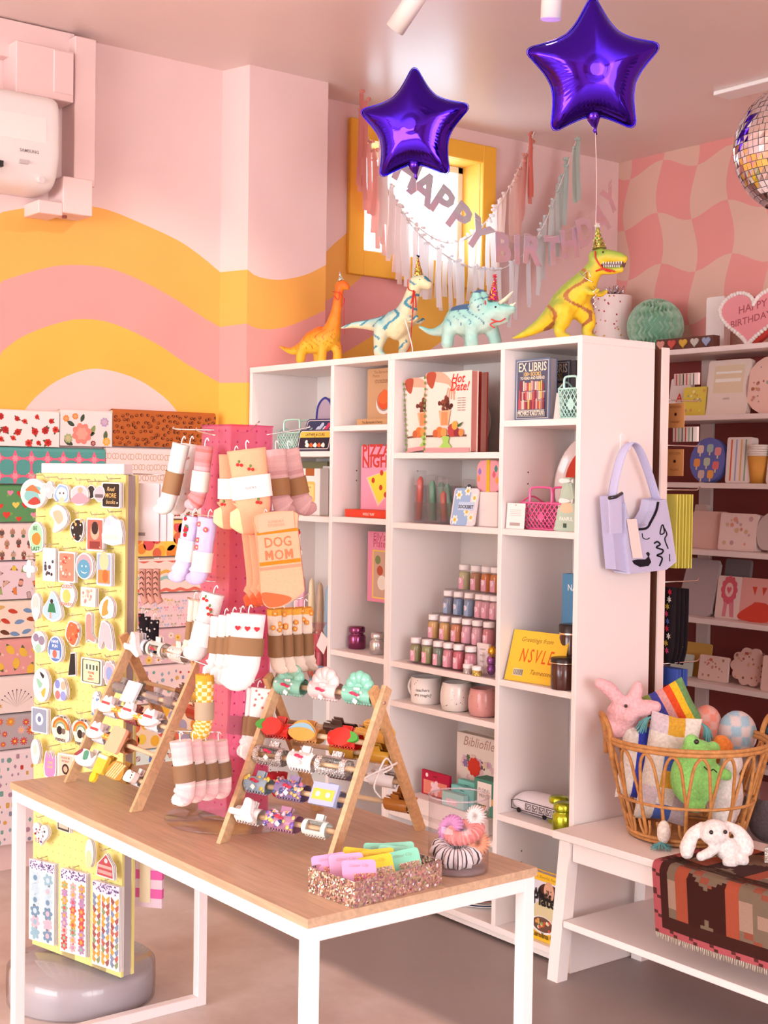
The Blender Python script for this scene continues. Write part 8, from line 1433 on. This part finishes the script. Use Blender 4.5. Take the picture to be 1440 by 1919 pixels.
for i in range(40): v = Vector((rg.gauss(0, .045), rg.gauss(0, .03), rg.uniform(0, .05))); m.tube([(v.x * .3, v.y * .3, h), (v.x, v.y, h + v.z + .01)], .004, 4)
o = part('tinsel', m, 'chrome', t); o['kind'] = 'stuff'
r = 53 / FOC * flatdist(at_y(1228, 600, 5.5)); t = thing('honeycomb_ball', 'mint tissue honeycomb ball beside the confetti cake box', 'paper ball', (xat(1228, 5.52, 2.3), 5.52, Z[0] + r)); m = MB('#d5f0e0')
for i in range(30):
    a = 2 * math.pi * i / 30; m.C('#dcf3e6' if i % 2 else '#bfe8d0'); m.M = Matrix.Rotation(a, 4, 'Z'); m.grid(lambda u, v: ((.25 + .75 * u) * r * math.cos(R(-90 + 180 * v)), .012 * math.sin(v * 44) * u, r * math.sin(R(-90 + 180 * v)) * (.25 + .75 * u)), 4, 30)
o = part('tissue_cells', m, 'tissue', t); o['kind'] = 'stuff'; part('core', MB('#c9ebd8').ball((0, 0, 0), r * .8, 20, 14), 'tissue', t)
cx, w = sx_(1225, 1332, 5.38, Z[0]); t = thing('heart_garland', 'dark gift box fronted by five felt hearts on the shelf edge', 'garland', (cx, 5.40, Z[0] + .001)); part('box', MB('#6b4238').box(-w / 2, w / 2, 0, .05, 0, .062), 'paper', t)
for k_, c in enumerate(('#e5a08f', '#d85f55', '#e0b04a', '#cfc4b8', '#9fa8c4')): part('heart', MB(c).slab([(x, z + .034) for x, z in heart(-w * .4 + k_ * w * .2, 0, .026)], -.012, -.002, smooth=True), 'fabric', t)
cx, w = sx_(1332, 1470, 5.45, Z[0]); hz = at_y(1400, 515, 5.45).z - Z[0]; t = thing('heart_cake', 'pink heart cake prop lettered HAPPY BIRTHDAY with white piped edge', 'cake prop', (cx, 5.47, Z[0] + .001), (R(-12), 0, 0)); hp = [(x * w * .52, hz * .46 + z * hz * .50) for x, z in heart(0, 0, 1, 40)]; part('cake', MB('#d84a40').slab(hp, 0, .05, smooth=True), 'fabric', t); part('icing', MB('#ef9aa0').slab([(x * .9, hz * .46 + (z - hz * .46) * .9) for x, z in hp], -.012, 0), 'fabric', t); m = MB('#f7ebe4')
for i in range(len(hp)):
    a, b = hp[i], hp[(i + 1) % len(hp)]
    for f in (.0, .5): m.ball(((a[0] + (b[0] - a[0]) * f) * .95, -.012, hz * .46 + ((a[1] + (b[1] - a[1]) * f) - hz * .46) * .95), .011, 8, 6)
o = part('piping', m, 'fabric', t); o['kind'] = 'stuff'; m = ink(-.0126); m.text('HAPPY', 0, hz * .52, .055, '#a8555a', bold=.01, rot=R(10)); m.text('BIRTHDAY', 0, hz * .34, .05, '#a8555a', bold=.01, rot=R(10), maxw=w * .6); part('lettering', m, 'paper', t)
pack('white_frame', 'plain white box frame behind the pink heart cake', 'frame', 1318, 1352, 556, Z[0], 5.56, .05, '#efe2dc', None, 0)
def conf(cols, n, s): return dots(cols, n, s, 11)
BAGS = ['#d8735f', '#e0a04a', '#7f9ab0', '#9fae6a', '#b08aa8']
pack('paper_plate', 'round pink speckled paper plate on the second shelf', 'plate', 1386, 1478, 664, Z[1], Y1, .012, '#eec3b4', conf(['#c98a7a', '#b06a5a', '#d9a04a', '#a89a8a'], 26, .007), -8, CI)
pack('snack_bag', 'tall white snack bag with a clear window on the second shelf', 'bag', 1314, 1394, 672, Z[1], Y1, .03, '#e9d6ca', both(shp(rect(-.34, -.1, .36, .40), '#e3cdae'), shp(rect(-.3, .1, .3, .16), '#f3ebe2'), shp(rect(-.3, .25, .3, .29), '#f3ebe2'), lambda m, w, h: m.text('smile', 0, -h * .22, .02, '#b0988a')))
pack('napkin_pack', 'yellow floral napkin pack on the second shelf', 'napkins', 1272, 1319, 724, Z[1], Y1, .03, '#e0c850', conf(['#f0e3a0', '#b9a87a', '#d8a05a'], 14, .007)); pack('treat_bag', 'white treat bag with a red letter A', 'bag', 1246, 1284, 708, Z[1], Y1 + .05, .03, '#ecd8d2', lambda m, w, h: m.text('A', 0, -h * .1, .06, '#d8462f', bold=.02))
pack('plate_tin', 'blue round plate pack printed with ice lollies', 'plates', 1284, 1350, 819, Z[2], Y1, .04, '#6a6fb8', both(*[both(shp(rrect(x - .09, z - .05, x + .09, z + .13, .05), c), shp(rect(x - .02, z - .12, x + .02, z - .05), '#e9d2b0')) for x, z, c in ((-.22, .2, '#f0cdb8'), (.05, .22, '#a9c0b8'), (.28, .15, '#ee9a9a'), (-.28, -.1, '#f0a05a'), (0, -.08, '#bfc9b0'), (.26, -.16, '#e5787a'), (-.12, -.36, '#d8b8b0'), (.14, -.36, '#efa85a'))]), -8, CI)
pack('napkin_pack', 'white napkins with vertical coloured stripes', 'napkins', 1354, 1400, 819, Z[2], Y1, .05, '#f1e0da', both(*[shp(rect(x - .03, -.45, x + .03, .45), c) for x, c in ((-.3, '#e2683f'), (-.1, '#a9b0cc'), (.1, '#e6b672'), (.28, '#8fae92'))]), -4)
t = thing('cup_stack', 'stack of orange paper cups with clear lids', 'cups', (xat(1416, 5.45, Z[2]), 5.47, Z[2] + .001)); part('cup', MB('#dd9a44').lathe([(0, 0), (.036, 0), (.05, .13), (0, .13)], 28), 'paper', t); [part('lid', MB('#ecdcd0').lathe([(.05, .131 + .011 * i), (.052, .136 + .011 * i), (.05, .141 + .011 * i), (0, .141 + .011 * i)], 28), 'satin', t) for i in range(5)]
pack('picture_frame', 'white framed print at the end of the third shelf', 'frame', 1430, 1490, 805, Z[2], Y1, .02, '#eeded8', shp(rect(-.38, -.4, .38, .4), '#b9807a'))
pack('napkin_pack', 'plain blush napkin pack on the fourth shelf', 'napkins', 1288, 1352, 958, Z[3], Y1 + .03, .06, '#e3b8ac'); pack('napkin_pack', 'pink confetti-print napkin pack on the fourth shelf', 'napkins', 1340, 1410, 962, Z[3], Y1, .05, '#eed0c8', conf(['#e0937f', '#d8b08a', '#c9a0a0'], 16, .010)); pack('treat_bag', 'grey scalloped bag pack at the right of the fourth shelf', 'bag', 1400, 1470, 956, Z[3], Y1, .05, '#c9b4ae', None, -8, BL(71)); pack('treat_bag', 'small blush bag at the back of the fourth shelf', 'bag', 1290, 1312, 945, Z[3], Y1 + .12, .03, '#e6c6bc')
pack('foil_pack', 'pearl grey scalloped board pack on the fifth shelf', 'plates', 1264, 1334, 1046, Z[4], Y1, .02, '#b5a3a3', None, -8, cr2([(-.5, -.4), (-.35, .4), (-.2, .5), (.3, .48), (.5, .4), (.4, -.3), (.3, -.5), (-.4, -.5)], 2)); pack('foil_pack', 'darker grey board pack standing behind the rosette pack', 'plates', 1345, 1392, 1048, Z[4], Y1 + .1, .02, '#8d7f80')
pack('rosette_pack', 'clear pack with a rose pink award rosette', 'packet', 1334, 1380, 1080, Z[4], Y1, .03, '#eccfc6', both(shp([(-.2, -.45), (-.05, -.45), (0, 0), (.12, -.45), (.28, -.45), (.2, .1), (-.15, .1)], '#d8808a'), shp(flower(0, .18, .34, 12, .88), '#d9606f'), shp(circ(0, .18, .17, 14), '#f0c3b8'), shp(heart(0, .18, .1), '#d9606f'))); pack('boot_pack', 'pack of pink and red cowboy boot napkins', 'napkins', 1378, 1440, 1084, Z[4], Y1, .04, '#e8a59c', both(shp(cr2([(-.5, -.35), (-.1, -.1), (.0, -.05), (.4, -.1), (.4, -.48), (-.4, -.48)], 3), '#d84a38'), shp([(-.15, .3), (-.05, .1), (0, .3)], '#d84a38'), shp([(.15, .3), (.2, .1), (.3, .3)], '#d84a38')))
pack('envelope', 'mustard envelope leaning on the sixth shelf', 'envelope', 1258, 1322, 1204, Z[5], Y1 + .06, .01, '#d9a758', None, -10); pack('envelope', 'pale green envelope in front of the mustard one', 'envelope', 1250, 1290, 1225, Z[5], Y1 + .02, .01, '#c9cfc4', None, -10); pack('paper_plate', 'square pink floral paper plate on the sixth shelf', 'plate', 1303, 1357, 1230, Z[5], Y1, .015, '#ecc9bc', conf(['#d8735f', '#c98a7a', '#b08a6a'], 18, .006)); pack('paper_plate', 'scalloped flower-shaped paper plate on the sixth shelf', 'plate', 1360, 1434, 1214, Z[5], Y1, .015, '#e3b9ac', conf(['#b5584a', '#d8a07a', '#9a6a5a'], 26, .006), -8, flower(0, 0, .5, 10, .86)); pack('paper_plate', 'pink speckled napkin at the right end of the sixth shelf', 'napkins', 1420, 1480, 1232, Z[5], Y1 - .04, .02, '#e8c0b4')
pack('game_box', 'striped multicolour box on the lowest visible shelf', 'box', 1422, 1500, 1356, Z[6], Y1, .05, '#4a4450', both(*[shp(rect(-.45, -.4 + .2 * i, .45, -.28 + .2 * i), c) for i, c in enumerate(('#d8b04a', '#c9564a', '#e6ddd0', '#5f8a8a'))]))
# ================================================================ hook panel standing behind the bookcase
t = thing('hook_panel', 'narrow brown hook panel with white edging behind the bookcase', 'display panel', (-3.6, 3.60, 0)); part('board', MB('#6b4030').box(-1.2, .505, -.02, .0, .0, 2.04), 'paint', t); part('edging', MB('#f3e3dc').box(.505, .512, -.022, .012, .0, 2.045), 'satin', t); part('backing', MB('#8a5a48').box(-1.2, .505, .0, .012, .0, 2.04), 'paint', t)
def hang(name, label, cat, px, py0, py1, Y, wy, th, n, col, draw=None, gap=.02, grp=None):
    for k_ in range(n):
        y = Y + gap * k_; px = px + (6 if k_ and n > 1 else 0); p = at_y(px, py0, y); h = p.z - at_y(px, py1, y).z; tt = thing(name, label[k_ % len(label)], cat, (xat(px, y, 1.2), y, p.z), R(-4 * (k_ % 2)), grp); part('body', MB(col).box(-wy / 2, wy / 2, 0, th, -h, 0, .001), 'paper', tt)
        if draw: m = ink(-.0005, .0002); draw(m, wy, h); part('print', m, 'paper', tt)
LBL = lambda a, n: [a + ', ' + q for q in ('first on its hook', 'second on its hook', 'third on its hook', 'fourth on its hook', 'fifth on its hook', 'sixth on its hook')[:n]]
hang('tissue_pack', LBL('lemon yellow tissue pack on the hook panel', 6), 'tissue paper', 1250, 926, 1064, 3.66, .075, .004, 6, '#e8e06a', None, .028, 'yellow tissue packs')
for k_ in range(4):
    y = 3.66 + .035 * k_; p = at_y(1252 + 0 * k_, 1100, y); tt = thing('sock_pair', LBL('black folk-flower socks with red stars on the hook panel', 4)[k_], 'socks', (xat(1256 + 8 * k_, y, 1.1), y, p.z), R(-6), 'black flower socks'); h = p.z - at_y(1254, 1238, y).z; m = MB('#241c20'); m.tube(crom([(0, 0, 0), (0, 0, -h * .5), (-.004, 0, -h * .8), (-.02, 0, -h)], 4), .026, 10, flat=.4, up=(0, 1, 0)); part('sock', m, 'knit', tt); m = MB(); rg = random.Random(k_)
    for i in range(9): m.M = Matrix.Translation((rg.uniform(-.012, .012), -.0125, -h * (.06 + .1 * i))); m.slab(star(0, 0, .011, 6, .4), -.001, .001, col=['#d8324a', '#f0e6d8', '#e0c04a', '#e0507a', '#5a6ab0'][i % 5])
    o = part('woven_stars', m, 'knit', tt); o['kind'] = 'stuff'
hang('notebook', LBL('royal blue notebook low on the hook panel', 4), 'notebook', 1252, 1252, 1284, 3.65, .09, .012, 4, '#3a55a8', None, .03, 'blue notebooks')
TD = lambda m, w, h: [m.flat(circ(0, -h * .45, .006, 10), col='#3a2016'), m.text('KITCHEN', 0, -h * .2, .012, '#8a5230', maxw=w * .8), m.text('MAGNET', 0, -h * .8, .010, '#8a5230', maxw=w * .8)]
for k_, (a, b) in enumerate(((756, 802), (842, 892))): hang('kraft_tag', [('upper', 'lower')[k_] + ' kraft card with a punched hole on the hook panel'], 'card', 1260, a, b, 3.70, .075, .003, 1, '#c98a52', TD)
for k_, (a, b, c, lb) in enumerate(((800, 828, '#efe0d8', 'striped party straw pack behind the kraft cards'), (700, 722, '#ecd2cc', 'round mirror pack high on the hook panel'))): hang('straw_pack', [lb], 'packet', 1278, a, b, 3.80, .11, .01, 1, c, lambda m, w, h: [m.flat(rect(w * (-.4 + .14 * i), -h, w * (-.36 + .14 * i), -.002), col=('#c94a3f', '#8fae92', '#3a5a44')[i % 3]) for i in range(6)])
for px, py in ((1243, 918), (1243, 1092), (1243, 748), (1243, 834), (1243, 1246)): q = at_y(px, py, 3.64); part('hook', MB('#d6ccc6').tube([(q.x + 3.6 - .02, .012, q.z), (q.x + 3.6, .22, q.z), (q.x + 3.6, .235, q.z + .012)], .0022, 6), 'metal', t)
